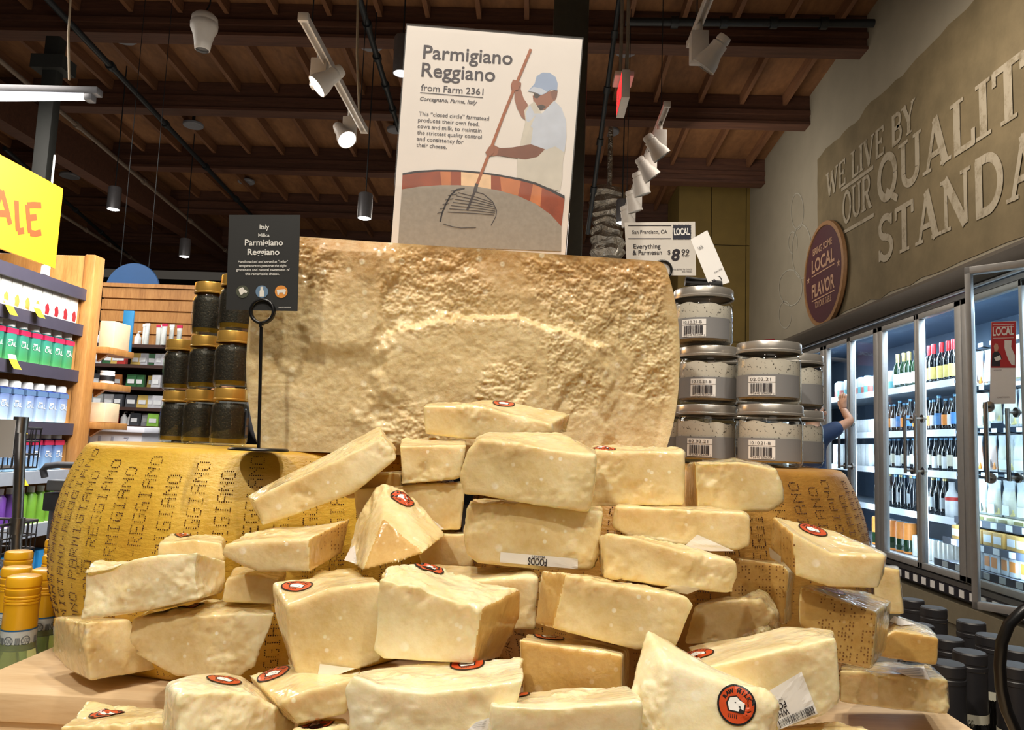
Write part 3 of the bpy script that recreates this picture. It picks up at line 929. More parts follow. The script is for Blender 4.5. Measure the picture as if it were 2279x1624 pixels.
p = pc(.418, [(785, 1502), (764, 1532), (775, 1592), (800, G), (1080, G), (1150, 1562), (1164, 1512), (950, 1540), (850, 1530)], [(0, 805, 1487, .045), (6, 1165, 1461, .05), (8, 880, 1482, .05), (7, 980, 1478, .055), (5, 1164, 1530, .05)],
   'rounded wedge at the bottom beneath the largest block, glossy film on its nose', rough=.8, mat=1); p['st'] = [(1040, 1481, 70, 6, 0)]; p['lb'] = [([(1060, 1606), (1090, 1596), (1088, 1624), (1040, 1624)], 'tiny')]
p = pc(.48, [(640, 1350), (648, 1440), (670, 1527), (780, 1495), (850, 1472), (850, 1296), (740, 1312)], [(0, 609, 1296, .04), (1, 615, 1360, .04), (2, 640, 1475, .04), (6, 700, 1282, .055), (5, 830, 1284, .05)],
   'tall smooth-faced wedge left of the largest block, label corner at its foot', rough=.3); p['st'] = [(661, 1306, 68, -10, 0)]; p['lb'] = [([(712, 1477), (790, 1487), (750, 1502), (705, 1513)], None)]
p = pc(.585, [(295, 1377), (289, 1420), (302, 1456), (395, 1506), (530, 1508), (563, 1484), (600, 1408), (612, 1362), (545, 1364), (430, 1372)], [(0, 322, 1364, .05), (8, 505, 1330, .05), (7, 606, 1336, .045), (9, 440, 1344, .05)],
   'shallow bowl-shaped wedge at the left, under the block with the white crumbled front', rough=.85); p['st'] = [(425, 1348, 50, -6, 0)]
p = pc(.575, [(176, 1262), (177, 1380), (330, 1358), (445, 1333), (432, 1290), (440, 1224)], [(5, 503, 1246, .045), (4, 503, 1290, .045), (3, 497, 1318, .045), (0, 215, 1245, .05)],
   'block with a white crumbled front at the left, resting on two lower wedges', rough=.8, mat=1); p['st'] = [(285, 1237, 50, -6, 0)]
p = pc(.66, [(119, 1373, .04), (117, 1452, .04), (150, 1490, .02), (188, 1384, 0), (203, 1516, 0), (365, 1488, .05), (340, 1376, .05), (240, 1364, .08), (360, 1440, .08)], None,
   'wedge at the far left standing on the bare wooden board', hull=True, rough=.8)
p = pc(.625, [(352, 1207), (348, 1240), (500, 1252), (495, 1207), (430, 1197)], [(0, 380, 1181, .045), (3, 498, 1194, .045), (4, 440, 1187, .045)],
   'low wedge before the yellow wheel, sticker on its back edge', rough=.7); p['st'] = [(417, 1190, 62, 6, 0)]
p = pc(.57, [(500, 1212), (491, 1236), (538, 1260), (575, 1274), (690, 1274), (688, 1198), (560, 1204)], [(0, 545, 1180, .05), (5, 782, 1150, .05), (4, 764, 1230, .05), (6, 640, 1172, .055)],
   'round-fronted wedge with bruised dotted rind on its right side, under the steeply tilted one', rough=.7, rind=R_); p['st'] = [(690, 1167, 58, -14, 0)]; p['dots'] = [((745, 1190), (0, 1), 4, 4)]
p = pc(.60, [(500, 1287), (494, 1340), (610, 1345), (625, 1287), (550, 1277)], [(0, 522, 1264, .045), (3, 640, 1270, .045)],
   'small shaded wedge directly under the round-fronted one with bruised rind', rough=.5)
p = pc(.56, [(690, 1292), (690, 1345), (820, 1340), (815, 1287)], [(0, 705, 1270, .05), (3, 795, 1262, .05)],
   'half-hidden wedge whose top shows under the pyramid-shaped piece', rough=.9)
p = pc(.535, [(850, 1278), (860, 1390), (1010, 1402), (1195, 1402), (1197, 1287), (1180, 1282), (1000, 1292)], [(0, 862, 1262, .05), (4, 1188, 1262, .05), (6, 985, 1256, .055)],
   'wedge behind the largest block, its right end showing beside it', rough=.5); p['st'] = [(955, 1250, 56, 4, 0)]
p = pc(.445, [(625, 1562), (662, 1614), (770, 1590), (800, 1505), (690, 1534)], [(0, 548, 1500, .055), (1, 600, 1580, .05), (4, 640, 1478, .06), (3, 810, 1482, .05)],
   'wedge at the lower left wedged under the tall smooth-faced one, sticker on top', rough=.7); p['st'] = [(609, 1500, 64, -4, 0)]
p = pc(.42, [(372, 1520, .03), (366, G, .04), (394, 1538, 0), (462, G, -.012), (470, 1490, .06), (500, 1486, .07), (538, 1496, .075), (665, 1608, .05), (678, G, .05), (560, 1540, .02)], None,
   'broken wedge at the bottom left with a large tilted sticker on its top slope', hull=True, rough=.65, mat=1); p['st'] = [(499, 1514, 76, 30, 1)]
p = pc(.455, [(132, 1614), (140, G), (370, G), (372, 1602), (250, 1612)], [(0, 195, 1562, .055), (3, 365, 1574, .05), (4, 270, 1562, .06)],
   'wedge at the bottom left corner, in front of the board edge', rough=.9); p['st'] = [(238, 1592, 84, 4, 0)]
p = pc(.50, [(1725, 1622), (1725, G), (1930, G), (1935, 1624)], [(0, 1775, 1607, .05), (3, 1925, 1610, .05)],
   'barely visible wedge at the bottom right under the price-labelled one', rough=.8)
p = pc(.44, [(650, 1626), (650, G), (770, G), (775, 1618)], [(0, 670, 1606, .045), (3, 770, 1600, .045)],
   'barely visible wedge at the bottom between the broken wedge and the rounded one', rough=.8); p['st'] = [(706, 1616, 56, -4, 0)]
p = pc(.62, [(925, 1188), (935, 1262), (1050, 1262), (1046, 1186)], [(0, 930, 1183, .045)],
   'shaded grey wedge in the gap between the pyramid-shaped piece and the label-bearing one', rough=.6)
p = pc(.645, [(760, 1064), (770, 1110), (895, 1100), (890, 1052)], [(0, 790, 1055, .04)],
   'dark brown shaded wedge under the raised end of the steeply tilted one', rough=.3, rind=FR)

_objs = []
for i, p in enumerate(PIECES):
    Y = p['Y']
    def wp(q, d=0.0):
        x, y = q[0], q[1]
        dy = (q[2] if len(q) > 2 else 0) + d
        if y == G:
            v = ray(x, 1624)
            P0 = CAM + v * (Y + dy)
            P0.z = ZT + .006
            return P0
        return U(x, y, Y + dy)
    bm = bmesh.new()
    fp = [wp(q) for q in p['f']]
    if p['hull']:
        for v in fp: bm.verts.new(v)
        bmesh.ops.convex_hull(bm, input=bm.verts[:])
        for v in [v for v in bm.verts if not v.link_faces]: bm.verts.remove(v)
    else:
        offs = []
        kn = {b[0]: U(b[1], b[2], Y + b[3]) - fp[b[0]] for b in p['b']}
        for k, v in enumerate(fp):
            if k in kn:
                offs.append(kn[k]); continue
            ws = Vector((0, 0, 0)); tw = 0
            for j, o in kn.items():
                q = 1 / ((fp[j] - v).length + 1e-4) ** 2
                ws += o * q; tw += q
            ws = ws / tw
            offs.append(ws)
        for k, o in enumerate(offs):
            if p['f'][k][1] == G: o.z = max(o.z, 0)
        n = len(fp)
        a = [bm.verts.new(v) for v in fp]
        b = [bm.verts.new(v + o) for v, o in zip(fp, offs)]
        bm.faces.new(a); bm.faces.new(b[::-1])
        for k in range(n):
            j = (k + 1) % n
            bm.faces.new((a[j], a[k], b[k], b[j]))
    bmesh.ops.triangulate(bm, faces=bm.faces[:])
    bmesh.ops.recalc_face_normals(bm, faces=bm.faces[:])
    me = bpy.data.meshes.new('cheese_wedge')
    bm.to_mesh(me); bm.free()
    o = bpy.data.objects.new('cheese_wedge', me)
    COL.objects.link(o)
    md = o.modifiers.new('remesh', 'REMESH')
    md.mode = 'VOXEL'; md.voxel_size = .0014
    _objs.append(o)
bpy.context.view_layer.update()
dg = bpy.context.evaluated_depsgraph_get()

def sticker_template(rich):
    """unit disc: black rim, orange field, white wedge drawing, arc of letters"""
    t = MB()
    def disc(r0, r1, h, mi, n=40, rings=3):
        prof = [(r0 + (r1 - r0) * k / rings, h) for k in range(rings + 1)]
        if r0 == 0: prof[0] = (1e-3, h)
        t.lathe(prof, n=n, mi=mi, cap=False)
    disc(0, 1, 0, 0, rings=6)
    disc(0, .9, .02, 1, rings=6)
    body = [(-.42, -.36), (.44, -.36), (.50, .16), (.20, .28), (-.02, .46), (-.42, .34), (-.54, .02)]
    N = (0, 0, 1)
    def poly(pts, mi, h):
        c = (sum(p[0] for p in pts) / len(pts), sum(p[1] for p in pts) / len(pts))
        vs = [(c[0], c[1], h)] + [(x, y, h) for x, y in pts]
        m = len(pts)
        t.add(vs, [(0, 1 + (k + 1) % m, 1 + k) for k in range(m)], mi)
    poly(body, 0, .035)
    poly([(x * .84 + .0, y * .84 + .01) for x, y in body], 2, .05)
    poly([(.12, -.10), (.24, -.10), (.22, -.04), (.12, -.04)], 0, .065)
    poly([(-.10, .08), (-.02, .08), (-.02, .13), (-.10, .13)], 0, .065)
    for k in range(5): poly([(-.36 + .1 * k, -.66), (-.31 + .1 * k, -.66), (-.31 + .1 * k, -.46), (-.36 + .1 * k, -.46)], 0, .04)
    if rich >= 0:
        s = 'RAW MILK'
        for k, ch in enumerate(s):
            if ch == ' ': continue
            a = math.radians(62 - 17 * k)
            c = Vector((.62 * math.sin(-a), .60 * math.cos(a), .045))
            vs, fs, wd = T2(ch, .05)
            ca, sa = math.cos(a), math.sin(a)
            out = []
            for x, y in vs:
                x = (x - wd / 2) * .26; y = y * .26
                out.append((c.x + x * ca - y * sa, c.y + x * sa + y * ca, c.z))
            t.add(out, fs, 0)
    return t
ST = sticker_template(1)

def project(bvh, t, c, n, tx, ty, r, h0=.0006):
    out = []
    for u, v, h in t.v:
        p = c + tx * (u * r) + ty * (v * r)
        hit = bvh.ray_cast(p + n * .012, -n, .03)
        b = hit[0] if hit[0] is not None else p
        out.append(b + n * (h0 + h * .004))
    return out

FILMED = {5, 11, 13, 14, 15, 16, 17, 28}      # pieces whose film stands off the cheese
def finish_piece(i, p, ob):
    ev = ob.evaluated_get(dg)
    me = bpy.data.meshes.new_from_object(ev)
    nv = len(me.vertices)
    co = np.empty(nv * 3); me.vertices.foreach_get('co', co); co = co.reshape(-1, 3)
    ne = len(me.edges); ed = np.empty(ne * 2, dtype=np.int64); me.edges.foreach_get('vertices', ed); ed = ed.reshape(-1, 2)
    deg = np.bincount(ed.ravel(), minlength=nv).astype(float)[:, None]
    def lap(x):
        s = np.zeros_like(x)
        np.add.at(s, ed[:, 0], x[ed[:, 1]]); np.add.at(s, ed[:, 1], x[ed[:, 0]])
        return s / deg
    for _ in range(5): co = co + .5 * (lap(co) - co)
    me.vertices.foreach_set('co', co.ravel()); me.update()
    nr = np.empty(nv * 3); me.vertices.foreach_get('normal', nr); nr = nr.reshape(-1, 3)
    sn = nr.copy()
    for _ in range(3): sn = sn + .7 * (lap(sn) - sn)
    sn /= np.maximum(1e-6, np.linalg.norm(sn, axis=1))[:, None]
    rd = Vector(p['rind']).normalized() if p['rind'] else None
    sd = Vector((i * 3.7, i * 1.3, 0))
    A = p['rough']
    dsp = np.zeros(nv)
    fr = noise.fractal; nn = noise.noise; vo = noise.voronoi; nv3 = noise.noise_vector
    for k in range(nv):
        q = Vector(co[k]) + sd
        N = sn[k]
        cut = 1.0
        if rd is not None:
            dt = N[0] * rd.x + N[1] * rd.y + N[2] * rd.z
            if dt > p.get('rt', .62) - .02: cut = .12
        if N[2] < -.6: cut *= .2
        lo = nn(q * 24)
        mk = min(1, max(0, (nn(q * 26 + Vector((5, 2, 1))) + .3 * nn(q * 80) + .12 * A - .10) * 4))
        d = .0022 * lo * cut
        d += .0011 * fr(q * 75, .75, 2.1, 3) * (.35 + mk) * A * cut
        if mk > .05 and cut > .5:
            d += min(A, 1.0) * mk * (.0020 * flake(q, 24, 3.0) + .0011 * fr(q * 130, .5, 2.1, 4))
        # the odd chipped corner
        ch = nn(q * 13 + Vector((1, 8, 3)))
        if ch > .28 and cut > .5: d -= .012 * (ch - .28) * A
        dsp[k] = d
    co2 = co + sn * dsp[:, None]
    c0 = np.array([(co2[:, 0].min() + co2[:, 0].max()) / 2, (co2[:, 1].min() + co2[:, 1].max()) / 2, co2[:, 2].min()])
    me.vertices.foreach_set('co', (co2 - c0).ravel())
    me.materials.clear()
    me.materials.append(M_PASTE2 if p['mat'] else M_PASTE)
    me.materials.append(M_RINDP)
    npoly = len(me.polygons)
    if rd is not None:
        base = BVHTree.FromPolygons([v.co.copy() for v in ob.data.vertices], [tuple(f.vertices) for f in ob.data.polygons])
        cen = np.empty(npoly * 3); me.polygons.foreach_get('center', cen); cen = cen.reshape(-1, 3) + c0
        lab = np.zeros(npoly, dtype=np.int32)
        rt = p.get('rt', .62)
        isr = [f.normal.dot(rd) > rt for f in ob.data.polygons]
        for k in range(npoly):
            hit = base.find_nearest(Vector(cen[k]))
            if hit[2] is not None and isr[hit[2]]: lab[k] = 1
        me.polygons.foreach_set('material_index', lab)
    me.polygons.foreach_set('use_smooth', [True] * npoly)
    me.update()
    old = ob.data
    ob.modifiers.clear()
    ob.data = me
    bpy.data.meshes.remove(old)
    ob.location = c0
    tag(ob, p['label'], 'cheese')
    off = Vector(c0)
    bvh = BVHTree.FromPolygons([Vector(v) for v in co2], [tuple(f.vertices) for f in me.polygons])
    hbv = bvh
    if i in FILMED:
        hb = bmesh.new()
        for v in co2[::3]: hb.verts.new(v - c0)
        hr = bmesh.ops.convex_hull(hb, input=hb.verts[:])
        for v in [v for v in hb.verts if not v.link_faces]: hb.verts.remove(v)
        bmesh.ops.dissolve_limit(hb, angle_limit=.06, verts=hb.verts[:], edges=hb.edges[:])
        bmesh.ops.triangulate(hb, faces=[f for f in hb.faces if len(f.verts) > 4])
        bmesh.ops.recalc_face_normals(hb, faces=hb.faces[:])
        hb.normal_update()
        for v in hb.verts: v.co += v.normal * .0004
        hvs = [v.co + Vector(c0) for v in hb.verts]
        hb.verts.index_update()
        hbv = BVHTree.FromPolygons(hvs, [tuple(v.index for v in f.verts) for f in hb.faces])
        fme = bpy.data.meshes.new('cling_film'); hb.to_mesh(fme); hb.free()
        fme.polygons.foreach_set('use_smooth', [True] * len(fme.polygons)); fme.set_sharp_from_angle(angle=.5)
        fme.materials.append(M_FILM)
        fo = bpy.data.objects.new('cling_film', fme); COL.objects.link(fo); fo.parent = ob
    # round stickers
    for x, y, wpx, ang, rich in p['st']:
        hit = hbv.ray_cast(CAM, ray(x, y).normalized())
        if hit[0] is None: continue
        c = hit[0]
        acc = Vector((0, 0, 0))
        for v, nrm, idx, dist in hbv.find_nearest_range(c, .008): acc += nrm
        n = acc.normalized()
        # stickers lie on the upper face of a wedge
        if rich == 0 and n.z < .75:
            n = (n * .35 + Vector((0, 0, 1)) * .65).normalized()
        q = U(x + 10 * math.cos(math.radians(ang)), y + 10 * math.sin(math.radians(ang)), (c.y - CAM.y)) - c
        tx = (q - n * q.dot(n)).normalized()
        ty = n.cross(tx)
        r = .0103
        mbs = MB(); mbs.v = project(hbv, ST, c, n, tx, ty, r); mbs.f = ST.f; mbs.m = ST.m
        s = mbs.build('sticker', [M_BLACK, M_ORANGE, M_WHITE], ob, off, smooth=0)
        s['label'] = 'orange raw milk sticker with a black rim'
    # white price labels, laid where the film carries them
    for quad, kind in p['lb']:
        nu, nv_ = 12, 8
        def at(u, v):
            (ax, ay), (bx, by), (cx, cy), (dx, dy) = quad
            x = (ax * (1 - u) + bx * u) * (1 - v) + (dx * (1 - u) + cx * u) * v
            y = (ay * (1 - u) + by * u) * (1 - v) + (dy * (1 - u) + cy * u) * v
            return x, y
        depths = []
        hits = {}
        for a in range(nu + 1):
            for b in range(nv_ + 1):
                x, y = at(a / nu, b / nv_)
                h = hbv.ray_cast(CAM, ray(x, y).normalized())
                hits[a, b] = (h[0].y - CAM.y) if h[0] is not None else None
        ok = [d for d in hits.values() if d is not None]
        if len(ok) < 4: continue
        # best plane through the hits in (x, y, 1/Y)
        Arr, bb = [], []
        for (a, b), d in hits.items():
            if d is not None:
                x, y = at(a / nu, b / nv_); Arr.append((x, y, 1)); bb.append(1 / d)
        sol = np.linalg.lstsq(np.array(Arr), np.array(bb), rcond=None)[0]
        def P(u, v, h=0.0):
            x, y = at(u, v)
            d = 1 / max(1e-3, (sol[0] * x + sol[1] * y + sol[2]))
            hh = hbv.ray_cast(CAM, ray(x, y).normalized())
            if hh[0] is not None and abs(hh[0].y - CAM.y - d) < .02: d = min(d, hh[0].y - CAM.y)
            return U(x, y, d - .0012 - h)
        mbl = MB()
        g = [P(a / nu, b / nv_) for b in range(nv_ + 1) for a in range(nu + 1)]
        mbl.add(g, [(b * (nu + 1) + a, (b + 1) * (nu + 1) + a, (b + 1) * (nu + 1) + a + 1, b * (nu + 1) + a + 1) for b in range(nv_) for a in range(nu)], 0)
        def flat(tx_, u0, u1, v0, v1, bold=.01):
            """text with its baseline from (u0,v0); v1 is the top"""
            vs, fs, wd = T2(tx_, bold)
            mbl.add([P(u0 + (u1 - u0) * x / wd, v0 + (v1 - v0) * y / .72, .0006) for x, y in vs], fs, 1)
        def bars(u0, u1, v0, v1, n=26):
            rr = random.Random(3)
            for k in range(n):
                a = u0 + (u1 - u0) * k / n; wd = (u1 - u0) / n * rr.choice((.3, .5, .75))
                mbl.add([P(a, v0, .0006), P(a + wd, v0, .0006), P(a + wd, v1, .0006), P(a, v1, .0006)], [(0, 1, 2, 3)], 1)
        if kind == 'foods':
            flat('FOODS', .60, .36, .30, 1.02, .02); flat('MARKET', .57, .40, .05, .25)
        elif kind == 'whole':
            # label turned round: letters read from the lower right up
            pass
            def rot(tx_, v0, v1, u0, u1, bold=.02):
                vs, fs, wd = T2(tx_, bold)
                mbl.add([P(u0 + (u1 - u0) * y / .72, v0 + (v1 - v0) * x / wd, .0006) for x, y in vs], fs, 1)
            rot('WHO', .62, .985, .58, .74); rot('FOO', .62, .985, .40, .56); rot('MARK', .66, .985, .30, .36, .0)
            rr = random.Random(5)
            for k in range(34):
                a = .05 + .9 * k / 34; wd = .9 / 34 * rr.choice((.3, .5, .75))
                mbl.add([P(.78, a, .0006), P(.97, a, .0006), P(.97, a + wd, .0006), P(.78, a + wd, .0006)], [(0, 1, 2, 3)], 1)
        elif kind == 'tiny':
            for k in range(3): flat('WHOLE FOODS MARKET', .1, .8, .3 + .22 * k, .2 + .22 * k, 0)
        lo = mbl.build('price_label', [M_PAPER, M_INK], ob, off, smooth=0)
        lo['label'] = 'white paper price label'
    # pricked dots left of the rind lettering
    for (x, y), dr, nu, nv_ in p['dots']:
        mbd = MB()
        rr = random.Random(i)
        for a in range(-nu, nu + 1):
            for b in range(-nv_, nv_ + 1):
                if rr.random() < .45 or (a + nu) % 6 == 5 or (b + nv_) % 7 == 6: continue
                px = x + (a * dr[0] - b * dr[1]) * 7.6; py = y + (a * dr[1] + b * dr[0]) * 7.6 + rr.uniform(-1, 1)
                h = bvh.ray_cast(CAM, ray(px, py).normalized())
                if h[0] is None: continue
                n = h[1]
                if rd is not None and n.dot(rd) < .55: continue
                t1 = n.orthogonal().normalized(); t2 = n.cross(t1)
                mbd.add([h[0] + n * .0004 + (t1 * math.cos(k * PI / 3) + t2 * math.sin(k * PI / 3)) * .0006 for k in range(6)], [(0, 1, 2, 3, 4, 5)])
        if mbd.f: mbd.build('rind_dots', pm((128, 84, 40), .7, var=.1), ob, off, smooth=0)
for i, (p, ob) in enumerate(zip(PIECES, _objs)):
    finish_piece(i, p, ob)
# ------------------------------------------------------------------ dark spice jars, gold lids (left wheel)
M_GOLD = pm((214, 170, 84), .3, .65, var=.04)
M_SPICE = NT('crushed_dark_spice')
_co = M_SPICE.coord()
M_SPICE.set(Base_Color=M_SPICE.ramp(M_SPICE.noise(_co, 420, 3, .7), [(.4, (12, 9, 8)), (.6, (30, 23, 20)), (.74, (92, 82, 70))]), Roughness=.6,
            Normal=M_SPICE.bump(M_SPICE.noise(_co, 500, 2), .6, .001), Coat_Weight=.2, Coat_Roughness=.05)
M_OIL = pm((110, 86, 22), .15, var=.1, coat=.5)
def dark_jar(label):
    t = thing('spice_jar', label, 'jar', group='dark spice jars with gold lids')
    r, h = .0205, .0655
    mb = MB().lathe([(1e-4, .0015), (.0165, .0), (.0192, .0022), (r, .006), (r, .041), (.0196, .0455), (.0172, .049), (.0172, .053)], n=32, cap=False)
    mb.build('glass_body', M_JARGL, t, smooth=50)
    mb = MB().lathe([(1e-4, .0085), (.0190, .0085), (.0194, .041), (.0186, .0452), (.0166, .0482), (1e-4, .0482)], n=28, cap=False)
    mb.build('contents', M_SPICE.m, t, smooth=50)
    mb = MB().lathe([(1e-4, .0032), (.0185, .0032), (.0191, .0083), (1e-4, .0083)], n=28, cap=False)
    mb.build('oil_layer', M_OIL, t, smooth=50)
    mb = MB()
    pr = [(.0186, .0520), (.0192, .0512), (.0199, .0516), (.0199, .0530), (.0193, .0536), (.0193, .0634), (.0188, .0648), (.0176, .0653), (1e-4, .0651)]
    mb.lathe(pr, n=40, cap=False)
    mb.build('lid', M_GOLD, t, smooth=40)
    # black side label with gilt lines of small print
    mb = MB(); rr = r + .00025
    k0, k1 = math.radians(-40), math.radians(40)
    mb.lathe([(rr, .010), (rr, .040)], n=14, cap=False, a0=k0, a1=k1)
    for q in range(9):
        a = math.radians(-36 + q * 2.1)
        for s_ in range(2 if q else 1):
            z0 = .013 + s_ * .011
            mb.add([(math.cos(a) * (rr + .0002), math.sin(a) * (rr + .0002), z0), (math.cos(a + .018) * (rr + .0002), math.sin(a + .018) * (rr + .0002), z0),
                    (math.cos(a + .018) * (rr + .0002), math.sin(a + .018) * (rr + .0002), z0 + .009), (math.cos(a) * (rr + .0002), math.sin(a) * (rr + .0002), z0 + .009)], [(0, 1, 2, 3)], 1)
    mb.build('label', [M_BLACK, pm((150, 118, 60), .5, var=0)], t, smooth=50)
    return t
M_JARGL = thin_glass('faintly_olive_glass', (.93, .94, .86))
PIT = .0655
djs = []
j0 = dark_jar('dark spice jar, gold lid, bottom row, leftmost on the yellow wheel')
def gp(px, Y): q = U(px, 960, Y); q.z = ZW; return q
first = True
for px, Y, rows, rz in ((392, .965, ('bottom', 'middle'), .2), (444, .915, ('bottom', 'middle', 'top'), -.3), (508, .865, ('bottom', 'middle', 'top'), .1)):
    for k, rn in enumerate(rows):
        col = {392: 'leftmost on the yellow wheel', 444: 'middle one of the three columns', 508: 'rightmost column beside the black sign'}[px]
        p3 = gp(px, Y); p3.z += PIT * k + .0002
        off = random.uniform(-.0015, .0015)
        p3.x += off
        lab = 'dark spice jar, gold lid, %s row, %s' % (rn, col)
        if first:
            j0.location = p3; j0.rotation_euler = (0, 0, rz + .35); first = False
        else:
            dup(j0, p3, rz + .35 + k * .15, lab)

# ------------------------------------------------------------------ squat seasoning jars, silver lids (right wheel)
M_TIN = pm((200, 194, 186), .28, .7, var=.04)
M_SALT = NT('white_flakes_with_dark_specks')
_co = M_SALT.coord()
sp_ = M_SALT.ramp(M_SALT.noise(_co, 330, 2, .6), [(.62, (0, 0, 0, 1)), (.68, (1, 1, 1, 1))])
M_SALT.set(Base_Color=M_SALT.mix(sp_, lin((224, 218, 206)), lin((74, 70, 62))), Roughness=.8)
M_GREYL = pm((136, 136, 138), .5, var=.02)
def seas_jar(date):
    t = thing('seasoning_jar', 'jar', 'jar', group='seasoning jars with silver lids')
    r = .0345
    mb = MB().lathe([(1e-4, .003), (.029, .0), (.0325, .002), (r, .006), (r, .047), (.0335, .0505), (.0318, .053), (.0318, .059)], n=40, cap=False)
    mb.build('glass_body', M_GLASS2, t, smooth=50)
    mb = MB()
    n = 36
    pr = [(1e-4, .005), (.0318, .005), (.0332, .009)]
    prof = pr + [(.0332, .0445)]
    mb.lathe(prof, n=n, cap=False)
    base = len(mb.v) - n
    # sloping top of the flakes
    for k in range(n):
        x, y, z = mb.v[base + k]
        mb.v[base + k] = (x, y, .0485 - .06 * x + .0012 * math.sin(k * 1.3))
    mb.add([(0, 0, .0485)] , [])
    c = len(mb.v) - 1
    for k in range(n): mb.f.append((base + k, base + (k + 1) % n, c)); mb.m.append(0)
    mb.build('contents', M_SALT.m, t, smooth=60)
    mb = MB()
    mb.lathe([(.0336, .0572), (.0345, .0562), (.0357, .0567), (.0357, .0588), (.0350, .0596), (.0350, .0668), (.0342, .0681), (.031, .0686), (.030, .0678), (1e-4, .0680)], n=48, cap=False)
    mb.build('lid', M_TIN, t, smooth=40)
    rr = r + .0003
    mb = MB().lathe([(rr, .007), (rr, .0312)], n=40, cap=False, a0=math.radians(-175), a1=math.radians(-15))
    mb.build('grey_label', M_GREYL, t, smooth=60)
    mb = MB()
    rr = r + .0007
    a0, a1 = math.radians(-118), math.radians(-70)
    def P(u, v, h=0):
        a = a0 + (a1 - a0) * u
        return (math.cos(a) * (rr + h), math.sin(a) * (rr + h), .0085 + .0205 * v)
    m = 12
    mb.add([P(k / m, v) for v in (0, 1) for k in range(m + 1)], [(k, k + 1, m + 2 + k, m + 1 + k) for k in range(m)], 0)
    def tx(s, u0, u1, v0, v1, b=.02):
        vs, fs, wd = T2(s, b)
        mb.add([P(u0 + (u1 - u0) * x / wd, v0 + (v1 - v0) * y / .72, .0003) for x, y in vs], fs, 1)
    tx(date, .08, .84, .76, .93, .0)
    tx('72640 25600', .14, .84, .04, .15, .0); tx('2', .92, .96, .04, .13, 0)
    q = [P(k / m, v, .0002) for v in (.68, .705) for k in range(m + 1)]
    mb.add(q, [(k, k + 1, m + 2 + k, m + 1 + k) for k in range(m)], 1)
    rr_ = random.Random(11)
    nb = 30
    for k in range(nb):
        a = .1 + .8 * k / nb; wd = .8 / nb * rr_.choice((.35, .5, .8))
        lo = .16 if k not in (0, 1, 15, 28, 29) else .08
        mb.add([P(a, lo, .0003), P(a + wd, lo, .0003), P(a + wd, .63, .0003), P(a, .63, .0003)], [(0, 1, 2, 3)], 1)
    o = mb.build('barcode_sticker', [M_PAPER, M_INK], t, smooth=0); o['label'] = 'white barcode sticker dated ' + date.replace('.', ' ')
    return t
M_GLASS2 = thin_glass('clear_pressed_glass', (.95, .96, .95))
ja = seas_jar('10.10.21-B'); jb = seas_jar('02.02.21')
used = set()
P2_ = .0688
spots = [  # px, Y, level, prototype, turn, label
 (1571, .915, 0, jb, .0, 'seasoning jar in the bottom row, left, barcode sticker dated 02 02 21'),
 (1714, .862, 0, ja, -.05, 'seasoning jar in the bottom row, middle, sticker dated 10 10 21-B'),
 (1766, .960, 0, ja, 1.9, 'plain-sided seasoning jar in the bottom row at the right edge'),
 (1575, .915, 1, ja, .03, 'seasoning jar in the middle row, next to the half wheel, 10 10 21-B sticker'),
 (1710, .862, 1, jb, .0, 'seasoning jar in the middle row, centre, sticker dated 02 02 21'),
 (1766, .960, 1, jb, 1.9, 'plain-sided seasoning jar in the middle row at the right edge'),
 (1561, .912, 2, ja, -.1, 'single topmost seasoning jar carrying the black tag clip'),
 (1510, 1.000, 0, ja, .9, 'seasoning jar half hidden behind the half wheel, bottom row'),
 (1636, .995, 0, jb, .2, 'seasoning jar showing in the bottom gap between two front jars'),
 (1636, .995, 1, ja, .2, 'seasoning jar showing in the upper gap between two front jars'),
]
TOPJ = None
for px, Y, k, pr, rz, lab in spots:
    q = U(px, 1000, Y); q.z = ZW + k * P2_ + .0003
    ang = -math.atan2(q.x, q.y) + rz - .15
    if pr.name not in used:
        used.add(pr.name); o = pr; o.location = q; o.rotation_euler = (0, 0, ang); o['label'] = lab
    else:
        o = dup(pr, q, ang, lab)
    if k == 2: TOPJ = q
# tag clip on the topmost jar, holding a tilted paper price tag
jt = TOPJ + Vector((0, 0, .0688))
yq = jt.y - CAM.y
mb = MB()
yq -= .022
a, b = U(1524, 661, yq), U(1606, 661, yq)
za = ZW + 2 * P2_ + .0690
def lift(v, h): return Vector((v.x, v.y, za + h))
t = thing('tag_clip', 'black spring tag clip lying on the topmost seasoning jar', 'clip', lift((a + b) / 2, 0))
o_ = t.location
mb.tube([lift(a, .0045), lift(a * .8 + b * .2, .0040), lift(a * .5 + b * .5, .0036), lift(b, .004)], [.0042, .0036, .0032, .0034], 10)
mb.tube([lift(a, .009) + Vector((0, -.003, 0)), lift(a * .7 + b * .3, .0085), lift(b, .0065)], [.0024, .0028, .002], 8)
mb.build('clip_jaws', M_BLKPL, t, o_)
mb = MB()
s0 = lift(b, .006); s1 = U(1602, 626, yq); r_ = .0042
mb.tube([s0, U(1609, 655, yq), U(1606, 640, yq)] + [U(1598, 628, yq) + Vector((r_ * math.cos(x), 0, r_ * 1.7 * math.sin(x))) for x in np.linspace(-.6, 5.2, 14)], .0009, 8)
mb.build('wire_loop', M_STEEL, t, o_)
Yt = yq
PT = Plane(U(1580, 580, Yt), (0.12, -1, .1))
mb = MB()
quad = [(1537, 533), (1574, 512), (1624, 628), (1581, 641)]
front = [PT.P(*q) for q in quad]
mb.prism([v for v in front], -PT.n * .0004, 0)
up = front[0] - front[3]; rt = front[1] - front[0]
text_on(mb, 'Truffle Salt', front[3] + up * .74 + rt * .18, front[3] + up * .74 + rt * .46, up, PT.n, 1, off=.0006, sy=.006)
